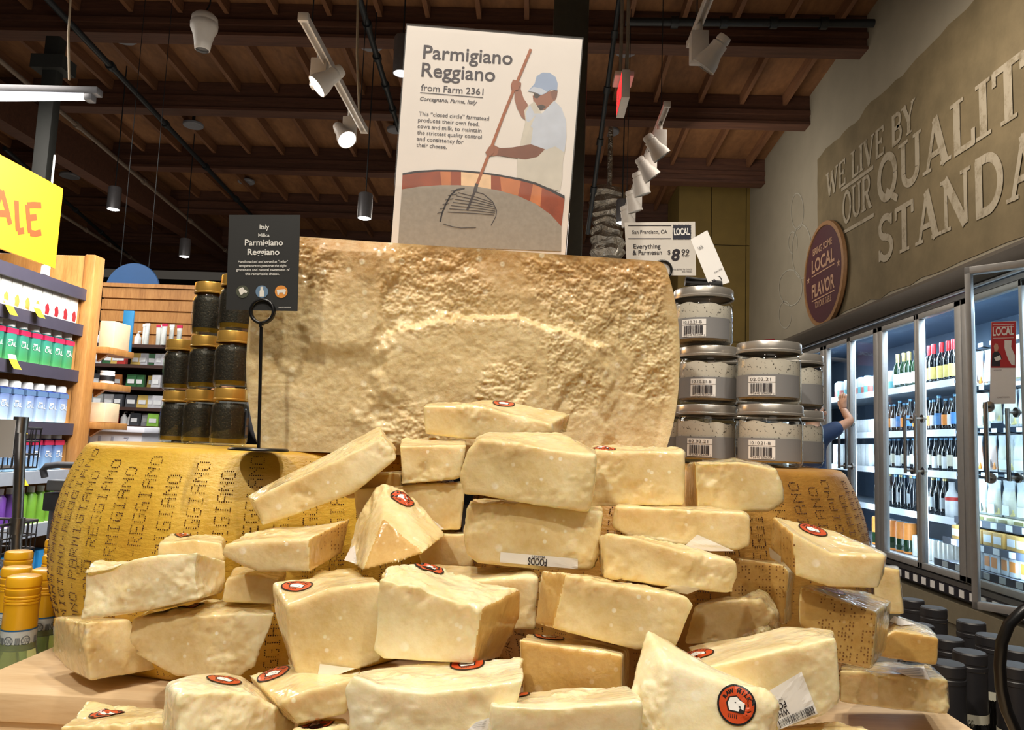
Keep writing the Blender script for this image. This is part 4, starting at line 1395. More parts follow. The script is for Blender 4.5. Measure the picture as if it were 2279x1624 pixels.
text_on(mb, '12.99', front[3] + up * .03 + rt * .02, front[3] + up * .03 + rt * .42, up, PT.n, 1, off=.0006, sy=.0075, bold=.02)
text_on(mb, 'Product of Italy', front[3] + up * .2 + rt * .5, front[3] + up * .2 + rt * .95, up, PT.n, 1, off=.0006, sy=.003)
solo(mb, 'price_tag', [M_PAPER, M_INK], 'tilted blank-looking white paper tag held in the wire loop above the top jar', 'tag', smooth=0)

# ------------------------------------------------------------------ sign holders
def holder(name, label, base, base_r, ring_c, ring_r, wire, base_px=None):
    t = thing(name, label, 'sign holder', base)
    mb = MB()
    mb.lathe([(1e-4, 0), (base_r, 0), (base_r, .0012), (base_r * .96, .0024), (1e-4, .0028)], n=48, cap=False)
    mb.build('base', M_BLKPL, t)
    mb = MB(); c = Vector(ring_c) - Vector(base)
    foot = Vector((0, 0, .0025)); top = c - Vector((0, 0, ring_r))
    mb.tube([foot, foot.lerp(top, .5), top - Vector((0, 0, .004))], wire, 12)
    mb.build('post', M_BLKPL, t, smooth=60)
    mb = MB()
    pts = []
    for k in range(53):
        a = -PI / 2 + 2 * PI * 2 * k / 52
        pts.append(c + Vector((ring_r * math.cos(a), -.0022 + .0044 * k / 52, ring_r * math.sin(a))))
    mb.tube([top - Vector((0, 0.0022, .004))] + pts + [top - Vector((0, -.0022, .002))], wire, 10)
    mb.build('clip_ring', M_BLKPL, t, smooth=60)
    return t
Yb = .690
base = U(576, 990, Yb); base.z = ZW
rc = U(584, 693, Yb)
holder('sign_stand', 'black wire ring stand on the yellow wheel holding the black sign', base, .0265, rc, .0108, .00155)
# black product card
PB = Plane(rc + Vector((0, 0.0, 0)), (.05, -1, -.02))
PB.o = PB.o + Vector((0, .0003, 0))
t = thing('product_sign', 'small black Parmigiano Reggiano card with white lettering and three round icons', 'sign', U(583, 690, Yb))
off = t.location
mb = MB()
quad = [(510, 478), (668, 478), (662, 692), (503, 689)]
fr = [PB.P(*q) for q in quad]
mb.prism(fr, -PB.n * .0007, 0)
mb.build('card', pm((40, 41, 42), .5, var=.03), t, off, smooth=0)
upv = fr[0] - fr[3]
mb = MB()
def bt(s, x0, x1, y, sy=None, bold=.02):
    PB.text(mb, s, (x0, y), (x1, y), upv, 0, off=.0004, bold=bold, sy=sy)
bt('Italy', 578, 599, 510, .0062); bt('Milica', 575, 600, 527, .0045)
bt('Parmigiano', 545, 630, 546, .0080); bt('Reggiano', 551, 622, 567, .0080)
for s, x0, x1, y in (('Hand-cracked and served at "cellar"', 530, 641, 585), ('temperature to preserve the right', 532, 638, 594), ('grassiness and natural sweetness of', 526, 645, 603), ('this remarkable cheese.', 546, 622, 612)):
    bt(s, x0, x1, y, .0034, .012)
bt('240433000000', 620, 648, 685, .0016, 0)
mb.build('lettering', pm((226, 226, 224), .5, var=0), t, off, smooth=0)
mb = MB()
def disc(cx, cy, r, mi, o):
    PB.poly(mb, [(cx + r * math.cos(2 * PI * k / 32), cy + r * math.sin(2 * PI * k / 32)) for k in range(32)], mi, o)
for cx, mi in ((540, 0), (583, 1), (626, 2)): disc(cx, 649, 14, mi, .0003)
PB.poly(mb, [(531, 644), (535, 641), (541, 639), (544, 644), (551, 648), (549, 652), (543, 651), (540, 655), (536, 656), (533, 650)], 3, .0005)
PB.poly(mb, [(580, 641), (586, 641), (586, 645), (588, 648), (588, 660), (578, 660), (578, 648), (580, 645)], 3, .0005)
PB.poly(mb, [(580, 638), (586, 638), (586, 640), (580, 640)], 3, .0005)
PB.poly(mb, [(616, 645), (634, 643), (637, 646), (634, 655), (631, 655), (630, 651), (622, 651), (621, 656), (618, 656), (617, 650)], 3, .0005)
mb.build('round_icons', [pm((78, 82, 68), .5, var=0), pm((104, 134, 166), .5, var=0), pm((226, 150, 66), .5, var=0), pm((232, 230, 224), .5, var=0)], t, off, smooth=0)

# white local price sign behind the half wheel
Yw = 1.06
rc = U(1474, 600, Yw)
base = Vector((rc.x, rc.y, ZW))
holder('sign_stand', 'black ring stand behind the half wheel holding the white price sign', base, .03, rc, .0125, .0017)
PWs = Plane(rc + Vector((0, .0003, 0)), (.05, -1, 0))
t = thing('price_sign', 'white LOCAL price card reading 8.99 behind the half wheel', 'sign', U(1472, 612, Yw)); off = t.location
mb = MB()
fr = [PWs.P(*q) for q in ((1390, 495), (1547, 493), (1549, 613), (1396, 612))]
mb.prism(fr, -PWs.n * .0007, 0); mb.build('card', pm((214, 208, 200), .5, var=.02), t, off, smooth=0)
upv = fr[0] - fr[3]
mb = MB()
def wt(s, x0, x1, y0, y1=None, sy=None, bold=.01, sh=0): PWs.text(mb, s, (x0, y0), (x1, y0 if y1 is None else y1), upv, 0, bold=bold, sy=sy, shear=sh)
wt('San Francisco, CA', 1407, 1485, 520, 519, .0072); wt('Everything', 1410, 1470, 553, 552, .0092); wt('& Parmesan', 1408, 1473, 567, 566, .0092)
wt('$', 1486, 1492, 566, 566, .009); wt('8', 1494, 1514, 579, 579, .0225, .035, .15); wt('99', 1517, 1534, 567, 567, .0115, .012, .1)
wt('12 OZ', 1518, 1533, 572, 572, .003, 0); wt('Price: $0.9967 Per OUNCE', 1497, 1540, 601, 601, .003, 0); wt('854617005463', 1518, 1540, 606, 606, .003, 0)
for y in (502, 531):
    PWs.poly(mb, [(1398, y - 1), (1494, y - 1), (1494, y + .8), (1398, y + .8)], 0, .0003)
PWs.poly(mb, [(1517, 568), (1534, 568), (1534, 569), (1517, 569)], 0, .0003)
zz = []
x0, x1, y0, y1 = 1498, 1537, 501, 532
for k in range(12): zz += [(x0 + (x1 - x0) * k / 12, y0), (x0 + (x1 - x0) * (k + .5) / 12, y0 - 1.5)]
zz += [(x1, y0)]
for k in range(9): zz += [(x1 + 1.5, y0 + (y1 - y0) * (k + .5) / 9), (x1, y0 + (y1 - y0) * (k + 1) / 9)]
for k in range(12): zz += [(x1 - (x1 - x0) * (k + .5) / 12, y1 + 1.5), (x1 - (x1 - x0) * (k + 1) / 12, y1)]
for k in range(8): zz += [(x0 - 1.5, y1 - (y1 - y0) * (k + .5) / 9), (x0, y1 - (y1 - y0) * (k + 1) / 9)]
PWs.poly(mb, zz, 1, .0003)
PWs.text(mb, 'LOCAL', (1500, 523), (1535, 522), upv, 2, off=.0006, bold=.03, sy=.0135)
mb.build('lettering', [M_INK, pm((36, 38, 52), .5, var=0), M_WHITE], t, off, smooth=0)

# ------------------------------------------------------------------ large upright poster in an acrylic holder on the half wheel
Ys = .86
c0, c1 = U(868, 590, Ys), U(1256, 590, Ys + .012)
ex = (c1 - c0); ex.z = 0; ex.normalize()
nrm = Vector((ex.y, -ex.x, 0))
PS = Plane(U(1070, 400, Ys + .006), (nrm.x, nrm.y, .02))
zb = ZW + HH + .001
quad = [(906, 57), (1296, 88), (1256, 590), (868, 575)]
fr = [PS.P(*q) for q in quad]
for i in (2, 3):
    j = {2: 1, 3: 0}[i]
    d = fr[i] - fr[j]; fr[i] = fr[j] + d * ((zb - fr[j].z) / d.z)
sl = thing('poster_sign', 'large white Parmigiano Reggiano poster in a clear upright holder on the half wheel', 'sign', (fr[2] + fr[3]) / 2)
off = sl.location
mb = MB(); mb.prism(fr, -PS.n * .0006, 0)
mb.build('poster_paper', pm((232, 224, 218), .55, var=.01), sl, off, smooth=0)
cen = (fr[0] + fr[1] + fr[2] + fr[3]) / 4
mb = MB()
gf = [cen + (v - cen) * 1.012 + PS.n * .0022 for v in fr]
for v in gf: v.z = max(v.z, zb)
mb.prism(gf, -PS.n * .0016, 0)
gb = [cen + (v - cen) * 1.012 - PS.n * .001 for v in fr]
for v in gb: v.z = max(v.z, zb)
mb.prism(gb, -PS.n * .0016, 0)
mg = NT('clear_acrylic_sheet')
tr = mg.n('ShaderNodeBsdfTransparent'); gl = mg.n('ShaderNodeBsdfGlossy'); gl.inputs['Roughness'].default_value = .03
fr_ = mg.n('ShaderNodeFresnel'); ior_node(mg, fr_, 1.4)
mx = mg.n('ShaderNodeMixShader'); mg.l(fr_.outputs[0], mx.inputs[0]); mg.l(tr.outputs[0], mx.inputs[1]); mg.l(gl.outputs[0], mx.inputs[2])
mg.l(mx.outputs[0], mg.t.nodes['Material Output'].inputs[0])
mb.build('acrylic_holder', mg.m, sl, off, smooth=0)
upv = fr[0] - fr[3]
def Z(x, y): return 860 + x / 3.0065, 40 + y / 3.0074     # close-up pixels to photograph pixels
mb = MB()
TL = [('Parmigiano', (244, 270), (842, 318), .026, .032), ('Reggiano', (233, 394), (726, 430), .026, .032), ('from Farm 2361', (230, 488), (648, 516), .0118, .022)]
def pt(s, a, b, sy=None, bold=.0, sh=0): PS.text(mb, s, Z(*a), Z(*b), upv, 0, off=.0004, bold=bold, sy=sy, shear=sh)
pt('Parmigiano', (244, 270), (842, 312), None, .012); pt('Reggiano', (233, 390), (726, 425), None, .012); pt('from Farm 2361', (230, 486), (648, 516), None, .006)
ribbon(mb, [PS.P(*Z(226, 500)), PS.P(*Z(646, 534))], .0009, PS.n, 0, .0004)
pt('Corcagnano, Parma, Italy', (224, 552), (606, 578), None, .012, .25)
for s, a, b in (('This \u201cclosed circle\u201d farmstead', (217, 652), (686, 686)), ('produces their own feed,', (211, 694), (621, 724)), ('cows and milk, to maintain', (208, 736), (636, 767)),
                ('the strictest quality control', (205, 778), (637, 809)), ('and consistency for', (203, 820), (515, 843)), ('their cheese.', (200, 861), (404, 877))):
    pt(s, a, b, None, .004)
mb.build('poster_lettering', pm((44, 34, 48), .6, var=0), sl, off, smooth=0)
# printed picture: copper vat, curd rake and a dairyman in white
mats = [pm((150, 72, 44), .5, var=.12, scale=60), pm((40, 36, 40), .5, var=0), pm((150, 142, 132), .6, var=.05, scale=200), pm((196, 120, 74), .5, var=.1, scale=60),
        pm((150, 92, 66), .5, var=.04, scale=80), pm((196, 204, 220), .5, var=.04, scale=60), pm((206, 200, 188), .5, var=.04, scale=60), pm((120, 72, 52), .5, var=.05, scale=80),
        pm((150, 170, 204), .5, var=.03, scale=60), pm((160, 92, 56), .5, var=.06, scale=80), pm((72, 66, 68), .5, var=.05), pm((236, 200, 160), .5, var=.08, scale=60), pm((58, 42, 36), .6, var=0)]
mb = MB()
_lay = [0]
def zp(pts, mi):
    _lay[0] += 1
    PS.poly(mb, [Z(x, y) for x, y in pts], mi, .0003 + .00003 * _lay[0])
def band(top, bot, mi): zp(top + bot[::-1], mi)
rim = [(108, 1040), (200, 1024), (340, 1016), (480, 1018), (620, 1030), (760, 1050), (880, 1072), (1000, 1102), (1100, 1146), (1192, 1190)]
rim2 = [(108, 1054), (200, 1038), (340, 1028), (480, 1030), (620, 1042), (760, 1062), (880, 1086), (1000, 1118), (1100, 1164), (1192, 1212)]
milk = [(104, 1148), (220, 1130), (360, 1120), (480, 1120), (620, 1132), (760, 1158), (880, 1192), (1000, 1246), (1100, 1318), (1170, 1396)]
bottom = [(78, 1520), (1168, 1560)]
# dairyman first, the vat in front of him
zp([(1006, 520), (1060, 500), (1125, 485), (1144, 498), (1136, 540), (1110, 570), (1072, 610), (1030, 618), (1000, 600), (984, 560), (978, 520)], 4)      # face
zp([(1098, 492), (1146, 486), (1140, 530), (1118, 552), (1104, 530)], 7)
zp([(984, 505), (1040, 510), (1010, 540), (990, 535)], 12)
zp([(1004, 590), (1040, 580), (1070, 594), (1040, 616), (1010, 612)], 12)
zp([(946, 492), (992, 440), (1004, 392), (1044, 366), (1092, 368), (1132, 396), (1146, 440), (1142, 486), (1100, 480), (1062, 508), (1030, 518), (990, 496)], 8)  # cap
zp([(946, 492), (985, 462), (1040, 474), (1076, 496), (1040, 516), (990, 498)], 5)
zp([(860, 470), (900, 480), (918, 540), (946, 580), (930, 684), (904, 664), (872, 600), (856, 540)], 4)                   # raised forearm
zp([(832, 450), (846, 414), (880, 420), (902, 436), (898, 480), (862, 500), (836, 486)], 4)
zp([(946, 590), (990, 560), (1040, 640), (1120, 555), (1170, 600), (1200, 680), (1204, 800), (1196, 880), (1180, 960), (1176, 1080), (1160, 1160), (1090, 1140), (990, 1100), (874, 1068), (876, 950), (900, 820), (930, 690), (922, 620)], 6)  # apron and body
zp([(1040, 640), (1124, 556), (1172, 604), (1202, 690), (1204, 800), (1190, 900), (1130, 860), (1070, 882), (966, 846), (980, 740), (940, 700), (930, 640), (960, 580), (990, 640)], 5)  # shirt
zp([(934, 690), (952, 700), (1000, 650), (960, 740), (930, 830), (900, 850)], 6)
zp([(662, 900), (690, 860), (720, 852), (760, 872), (840, 868), (966, 846), (1060, 880), (1010, 930), (930, 948), (820, 932), (740, 920), (700, 926), (672, 922)], 7)  # lower arm
zp([(662, 900), (690, 858), (722, 852), (752, 876), (740, 918), (700, 926)], 4)
band(rim, rim2, 1)
band(rim2, milk, 0)
band([(500, 1032), (620, 1044), (700, 1054)], [(500, 1121), (620, 1133), (700, 1146)], 11)
band([(760, 1064), (840, 1080), (900, 1092)], [(770, 1160), (840, 1180), (880, 1192)], 3)
band([(980, 1114), (1040, 1138)], [(960, 1226), (1030, 1264)], 3)
band([(360, 1030), (430, 1030)], [(370, 1120), (430, 1120)], 3)
zp(milk + [(1168, 1562), (78, 1520)], 2)
# stirring pole and rake
def pl(pts, wpx, mi):
    _lay[0] += 1
    ribbon(mb, [PS.P(*Z(x, y)) for x, y in pts], wpx / 3.0065 * Ys / F, PS.n, mi, .0003 + .00003 * _lay[0])
pl([(966, 210), (880, 415), (780, 660), (690, 900), (604, 1120)], [12 / 3 * Ys / F, 17 / 3 * Ys / F, 22 / 3 * Ys / F, 22 / 3 * Ys / F, 24 / 3 * Ys / F] and 20, 9)
pl([(606, 1110), (592, 1160)], 24, 10)
zp([(832, 450), (850, 416), (884, 424), (898, 446), (880, 486), (846, 490)], 4)
zp([(664, 900), (692, 862), (722, 866), (716, 906), (694, 926), (672, 920)], 4)
pl([(524, 1142), (470, 1150), (430, 1188), (396, 1250), (372, 1310), (360, 1364)], 11, 1)
pl([(580, 1160), (650, 1180), (710, 1230), (738, 1290), (732, 1330), (700, 1390)], 6, 10)
pl([(592, 1160), (540, 1290)], 16, 10)
for k in range(7):
    f = k / 6
    pl([(480 - 70 * f, 1170 + 130 * f), (600, 1200 + 110 * f), (720 + 10 * math.sin(f * 3), 1240 + 80 * f)], 4.5, 10)
for k in range(6):
    f = k / 5
    pl([(500 - 130 * f, 1150 + 150 * f), (430 - 90 * f, 1160 + 150 * f)], 4, 10)
pl([(380, 1380), (440, 1398), (500, 1408), (600, 1404)], 5, 10)
mb.build('printed_picture', mats, sl, off, smooth=0)

# ------------------------------------------------------------------ wine bottles with yellow caps (left) and black caps (right)
M_YCAP = pm((226, 170, 28), .35, var=.03, coat=.3)
M_BCAP = pm((34, 33, 36), .45, var=.03)
M_WINE = NT('pale_green_bottle'); M_WINE.set(Base_Color=(.62, .74, .38, 1), Roughness=.02, Transmission_Weight=.75, IOR=1.4)
M_DARKB = pm((14, 13, 12), .06, var=0, coat=1)
M_BANDB = pm((196, 204, 206), .5, var=.02); M_BLUE = pm((40, 98, 152), .5, var=0)
def wine(name, label, cat, glass, cap, dark):
    t = thing(name, label, cat)
    mb = MB().lathe([(1e-4, .006), (.022, .0), (.0262, .003), (.0268, .012), (.0268, .165), (.026, .185), (.021, .21), (.0165, .228), (.0152, .245), (.0148, .29), (1e-4, .292)], n=32, cap=False)
    mb.build('bottle_body', glass, t, smooth=60)
    c = .0157
    mb = MB()
    if dark:
        mb.lathe([(c, .242), (c, .281), (c + .0004, .2815), (c + .0004, .285), (c - .0002, .2856), (c - .0002, .2875), (c + .0002, .288), (c + .0001, .2965), (c - .001, .298), (1e-4, .2982)], n=36, cap=False)
    else:
        pr = [(c, .238), (c, .271)]
        for k in range(3): pr += [(c + .0005, .2715 + .003 * k), (c + .0005, .2730 + .003 * k), (c - .0003, .2737 + .003 * k)]
        pr += [(c, .281), (c + .0006, .283), (c + .0006, .286), (c - .0004, .2866), (c - .0004, .2880), (c + .0004, .2888), (c + .0003, .2955), (c - .0008, .2978), (c - .003, .2986), (1e-4, .2986)]
        mb.lathe(pr, n=40, cap=False)
    mb.build('cap', cap, t, smooth=30)
    if not dark:
        mb = MB()
        def band_(z0, z1, mi, r): mb.lathe([(r, z0), (r, z1)], n=36, cap=False, mi=mi)
        r = c + .0004
        band_(.2275, .2455, 0, r); band_(.2455, .247, 1, r + .0001); band_(.226, .2275, 1, r + .0001)
        for a0 in (-150, -100, -45, 20):
            a = math.radians(a0)
            for k in range(16):
                x = a + .27 * math.cos(2 * PI * k / 16); z = .2365 + .0046 * math.sin(2 * PI * k / 16)
                x2 = a + .27 * math.cos(2 * PI * (k + 1) / 16); z2 = .2365 + .0046 * math.sin(2 * PI * (k + 1) / 16)
                q = r + .0002
                mb.add([(q * math.cos(x), q * math.sin(x), z), (q * math.cos(x2), q * math.sin(x2), z2), (q * math.cos(a + (x2 - a) * .86), q * math.sin(a + (x2 - a) * .86), .2365 + (z2 - .2365) * .86), (q * math.cos(a + (x - a) * .86), q * math.sin(a + (x - a) * .86), .2365 + (z - .2365) * .86)], [(0, 1, 2, 3)], 2)
            vs, fs, wd = T2('DOC', .0)
            q = r + .0002
            # printed upside down on the seal
            mb.add([(q * math.cos(a + .19 - .38 * x / wd), q * math.sin(a + .19 - .38 * x / wd), .2387 - .0045 * y / .72) for x, y in vs], fs, 2)
        for a0 in (-175, -125, -72, -8):
            for k in range(5):
                a = math.radians(a0 + 3 * k - 6); z = .2325; q = r + .0002; w_ = .03
                mb.add([(q * math.cos(a), q * math.sin(a), z), (q * math.cos(a + w_), q * math.sin(a + w_), z), (q * math.cos(a + w_), q * math.sin(a + w_), z + .007), (q * math.cos(a), q * math.sin(a), z + .007)], [(0, 1, 2, 3)], 2)
        mb.build('neck_label', [M_BANDB, M_BLUE, pm((96, 104, 112), .5, var=0)], t, smooth=40)
        mb = MB().lathe([(.0271, .05), (.0271, .15)], n=36, cap=False)
        mb.build('front_label', M_WHITE, t, smooth=60)
    else:
        mb = MB()
        r = c + .0003
        mb.lathe([(r, .226), (r + .0002, .242)], n=36, cap=False)
        q = r + .0004
        for a0 in (-140, -60, 30):
            vs, fs, wd = T2('DOCG', .01); a = math.radians(a0)
            mb.add([(q * math.cos(a + .6 * x / wd), q * math.sin(a + .6 * x / wd), .2305 + .007 * y / .72) for x, y in vs], fs, 1)
            for k in range(20):
                x = a - .35 + .26 * math.cos(2 * PI * k / 20); x2 = a - .35 + .26 * math.cos(2 * PI * (k + 1) / 20); z = .234 + .005 * math.sin(2 * PI * k / 20); z2 = .234 + .005 * math.sin(2 * PI * (k + 1) / 20); am = a - .35
                mb.add([(q * math.cos(x), q * math.sin(x), z), (q * math.cos(x2), q * math.sin(x2), z2), (q * math.cos(am + (x2 - am) * .75), q * math.sin(am + (x2 - am) * .75), .234 + (z2 - .234) * .75), (q * math.cos(am + (x - am) * .75), q * math.sin(am + (x - am) * .75), .234 + (z - .234) * .75)], [(0, 1, 2, 3)], 1)
        mb.build('neck_label', [pm((214, 210, 190), .5, var=.03), pm((120, 116, 100), .5, var=0)], t, smooth=40)
        mb = MB().lathe([(.0271, .05), (.0271, .14)], n=36, cap=False)
        mb.build('front_label', pm((196, 190, 176), .5, var=.02), t, smooth=60)
    return t
HB_ = .2984
ZL = 1.25 - .450     # lower crate to the left of the table
yb = wine('wine_bottle', 'x', 'bottle', M_WINE.m, M_YCAP, False)
ys = [(55, 1281, .785, 'yellow-capped wine bottle, front one of the cluster with its neck seal showing'), (106, 1266, .86, 'yellow-capped wine bottle right behind the front one of the cluster'), (38, 1262, .895, 'yellow-capped wine bottle half hidden behind the front one, at the left'),
      (43, 1226, .99, 'yellow-capped wine bottle second row, at the left by the picture edge'), (128, 1234, .955, 'yellow-capped wine bottle against the yellow wheel, middle row'), (130, 1200, 1.07, 'rearmost yellow-capped wine bottle beside the yellow wheel'),
      (-45, 1246, .775, 'yellow-capped wine bottle cut off by the left picture edge'), (160, 1298, 1.01, 'yellow-capped wine bottle mostly hidden behind the yellow wheel')]
def stand_bottles(proto, rows, z, group, rot):
    for i, (px, py, Y, lab) in enumerate(rows):
        q = U(px, py, Y); top = q.z
        q.z = z + .0005
        o = proto if i == 0 else dup(proto, q)
        o.location = q; o.rotation_euler = (0, 0, rot * i + .2); o['label'] = lab; o['group'] = group
        o.scale = (1, 1, (top - z) / HB_)
stand_bottles(yb, ys, ZL, 'yellow-capped wine bottles', .35)
ZR = 1.25 - .505
kb = wine('wine_bottle', 'x', 'bottle', M_DARKB, M_BCAP, True)
ks = [(2030, 1333, 1.13, 'dark wine bottle rearmost at the cheese pile, black cap'), (2078, 1351, 1.05, 'dark wine bottle in the back row right of the rearmost one'), (2161, 1382, .975, 'dark wine bottle with a tall black cap, middle of the back rows'),
      (2047, 1389, .96, 'dark wine bottle close behind the tan wedge at the right'), (2206, 1413, .905, 'dark wine bottle near the black tube, pale seal on its neck'), (2110, 1419, .89, 'dark wine bottle in the middle row, next to the tan wedge'),
      (2158, 1449, .825, 'dark wine bottle with a DOCG neck seal in plain view'), (2108, 1474, .77, 'dark wine bottle in front, nearest the low wedge on the board'), (2262, 1443, .84, 'dark wine bottle behind the black tube at the picture edge'), (2258, 1478, .765, 'dark wine bottle in front, beside the black tube')]
stand_bottles(kb, ks, ZR, 'dark wine bottles', .5)
# crates the bottles stand on
def crate(x0, x1, y0, y1, z, label):
    t = thing('bottle_stand', label, 'stand', ((x0 + x1) / 2, (y0 + y1) / 2, 0))
    mb = MB(); mb.box((0, 0, z - .0125), (x1 - x0, y1 - y0, .025), bev=.003); mb.build('shelf_board', M_BOARD, t)
    for sx in (-1, 1):
        mb = MB(); mb.box((sx * ((x1 - x0) / 2 - .012), 0, (z - .025) / 2), (.024, y1 - y0, z - .025), bev=.002); mb.build('side_panel', M_BOARD, t)
crate(-1.05, -.475, .68, 1.2, ZL, 'low wooden stand for the yellow-capped bottles left of the table')
crate(.36, .95, .68, 1.25, ZR, 'low wooden stand for the dark wine bottles right of the table')
# thick black bent tube at the right picture edge
mb = MB()
Yh = .60
ctl = [(2330, 1330), (2279, 1357), (2246, 1388), (2229, 1430), (2225, 1480), (2228, 1530), (2240, 1580), (2262, 1630), (2290, 1690), (2310, 1760)]
mb.tube([U(x, y, Yh + .002 * i) for i, (x, y) in enumerate(ctl)], .0042, 14)
solo(mb, 'bent_tube', M_BLKPL, 'thick black bent tube in front of the dark bottles at the right picture edge', 'tube', smooth=60)
# ------------------------------------------------------------------ ceiling fittings
M_LAMP = NT('lit_lamp_lens'); M_LAMP.set(Base_Color=(1, 1, 1, 1), Emission_Color=(1, .98, .94, 1), Emission_Strength=14); M_LAMP = M_LAMP.m
M_FIX = pm((206, 200, 194), .45, var=.02)
M_GREYM = pm((112, 112, 116), .4, .5, var=.03)
M_DKPIPE = pm((32, 36, 40), .45, .3, var=.05)
M_PIPE = pm((110, 96, 84), .5, .3, var=.05)
def pipe(p, q, r, mat, label, name='pipe', cat='pipe', kinks=()):
    mb = MB(); mb.tube([p] + list(kinks) + [q], r, 10)
    for k in range(1, 5):
        c = Vector(p).lerp(Vector(q), k / 5)
        d = (Vector(q) - Vector(p)).normalized() * .03
        if not kinks: mb.tube([c - d, c + d], r * 1.5, 10)
    solo(mb, name, mat, label, cat, smooth=50)
pipe(UZ(70, -40, 3.35), UZ(580, 500, 3.35), .028, M_DKPIPE, 'dark sprinkler pipe crossing the ceiling at the upper left')
pipe(UZ(-60, 84, 2.98), UZ(560, 606, 2.98), .022, M_PIPE, 'light grey conduit along the girder, upper of the two pale ones', 'conduit')
pipe(UZ(60, 430, 2.85), UZ(330, 598, 2.85), .022, M_PIPE, 'light grey conduit low at the left, above the blue round sign', 'conduit')
pipe(UZ(10, 330, 3.15), UZ(310, 590, 3.15), .025, M_DKPIPE, 'dark pipe low at the left, running behind the sale sign')
pipe(UZ(792, -30, 3.4), UZ(888, 290, 3.4), .026, M_DKPIPE, 'dark sprinkler pipe passing left of the poster')
pipe(U(1386, -60, 6.0), U(1308, 520, 7.6), .022, M_DKPIPE, 'black upright pipe beside the column')
zb_ = zdeck(6.2) - 1.25 - .36
pipe(UZ(1392, 48, zb_ - .02), UZ(1945, 52, zb_ - .02), .035, M_DKPIPE, 'black sprinkler branch pipe crossing to the right wall')
for a, b, Y, lab in (((158, -20), (154, 178), 4.5, 'beige cord holding up the tube light'), ((797, -20), (800, 255), 4.0, 'ribbed flexible cord feeding the left track light')):
    mb = MB(); mb.tube([U(a[0], a[1], Y), U((a[0] + b[0]) / 2 - 4, (a[1] + b[1]) / 2, Y), U(b[0], b[1], Y)], .007, 8)
    solo(mb, 'cord', pm((150, 132, 108), .6, var=.05), lab, 'cord', smooth=60)
# flat round ceiling discs
dm = None
for px, py, wpx, lab in ((275, 85, 60, 'grey ceiling disc at the upper left'), (825, 101, 56, 'grey ceiling disc left of the poster top'), (430, 279, 46, 'grey ceiling disc over the left pendants'), (548, 405, 38, 'grey ceiling disc above the black card'),
                        (155, 392, 44, 'grey ceiling disc beside the left dark column'), (1393, 114, 52, 'grey ceiling disc behind the exit sign'), (1356, 294, 46, 'grey ceiling disc right of the column, lower one'), (1332, 434, 40, 'grey ceiling disc right of the column, farthest'), (878, 290, 36, 'grey ceiling disc just behind the poster edge')):
    Y = 3.55 * F / max(200, (960 - py)); q = U(px, py, Y)
    r = wpx / 2 * Y / F
    t = thing('ceiling_disc', lab, 'ceiling disc', q, group=None)
    mb = MB(); mb.lathe([(1e-4, -.012), (r * .94, -.012), (r, -.004), (r, .02), (r * .9, .03), (1e-4, .03)], n=32, cap=False); mb.build('disc', pm((124, 126, 134), .5, var=.03), t, smooth=40)
    h = max(.05, zdeck(q.y) - q.z - .03)
    mb = MB(); mb.tube([(0, 0, .03), (0, 0, .03 + h)], .02, 8); mb.build('stem', M_DKPIPE, t, smooth=60)
# cylinder pendants
for px, yt, yb_, wpx, Y, lab in ((252, 415, 466, 29, 7.8, 'grey cylinder pendant lamp at the left, nearest the sale sign'), (410, 531, 571, 24, 9.2, 'grey cylinder pendant lamp above the dark jars'), (811, 430, 486, 33, 6.6, 'grey cylinder pendant lamp left of the poster foot'),
                                (893, 76, 164, 40, 5.2, 'grey cylinder pendant lamp peeping out behind the poster edge'), (1384, 444, 496, 27, 7.2, 'grey cylinder pendant lamp above the local price card'), (392, 650, 668, 12, 12.0, 'small distant lamp glow over the slatted shelf')):
    c = U(px, yb_, Y); h = (yb_ - yt) * Y / F; r = wpx / 2 * Y / F
    if yb_ == 668: continue
    t = thing('pendant_lamp', lab, 'pendant lamp', c)
    mb = MB(); mb.lathe([(r * .86, .03), (r * .9, 0), (r, 0), (r, h), (r * .9, h + .01), (1e-4, h + .012)], n=28, cap=False); mb.build('shade', M_GREYM, t)
    mb = MB(); mb.lathe([(1e-4, -.004), (r * .5, -.008), (r * .88, .008)], n=24, cap=False); mb.build('lens', M_LAMP, t)
    mb = MB(); mb.tube([(0, 0, h), (0, 0, max(h + .2, zdeck(c.y) - c.z - .02))], .006, 6); mb.build('cord', M_DKPIPE, t)
    d = lamp('pendant_light', 'SPOT', (c.x, c.y, c.z - 1.25 - .05), 26, (1, .95, .86), (c.x, c.y, -1.25), .06, 80, .6)
# linear tube light
c0, c1 = U(-120, 217, 4.5), U(190, 215, 4.5)
t = thing('tube_light', 'glowing white tube light hanging at the upper left', 'tube light', (c0 + c1) / 2); o_ = t.location
mb = MB(); d = c1 - c0
mb.tube([c0 - o_, c1 - o_], .024, 14); m_ = NT('lit_tube'); m_.set(Emission_Color=(.94, .97, 1, 1), Emission_Strength=9); mb.build('tube', m_.m, t, smooth=60)
mb = MB(); mb.box(Vector((.03, 0, .045)), (d.length + .12, .07, .045), bev=.005); mb.build('housing', M_GREYM, t)
mb = MB(); mb.box(Vector((d.length / 2 + .03, 0, .012)), (.05, .06, .06), bev=.005); mb.build('end_cap', M_GREYM, t)
lamp('tube_light_glow', 'AREA', ((c0.x + c1.x) / 2, 4.5, o_.z - 1.25 - .04), 22, (.95, .97, 1), ((c0.x + c1.x) / 2, 4.5, 0), .9, size_y=.06)
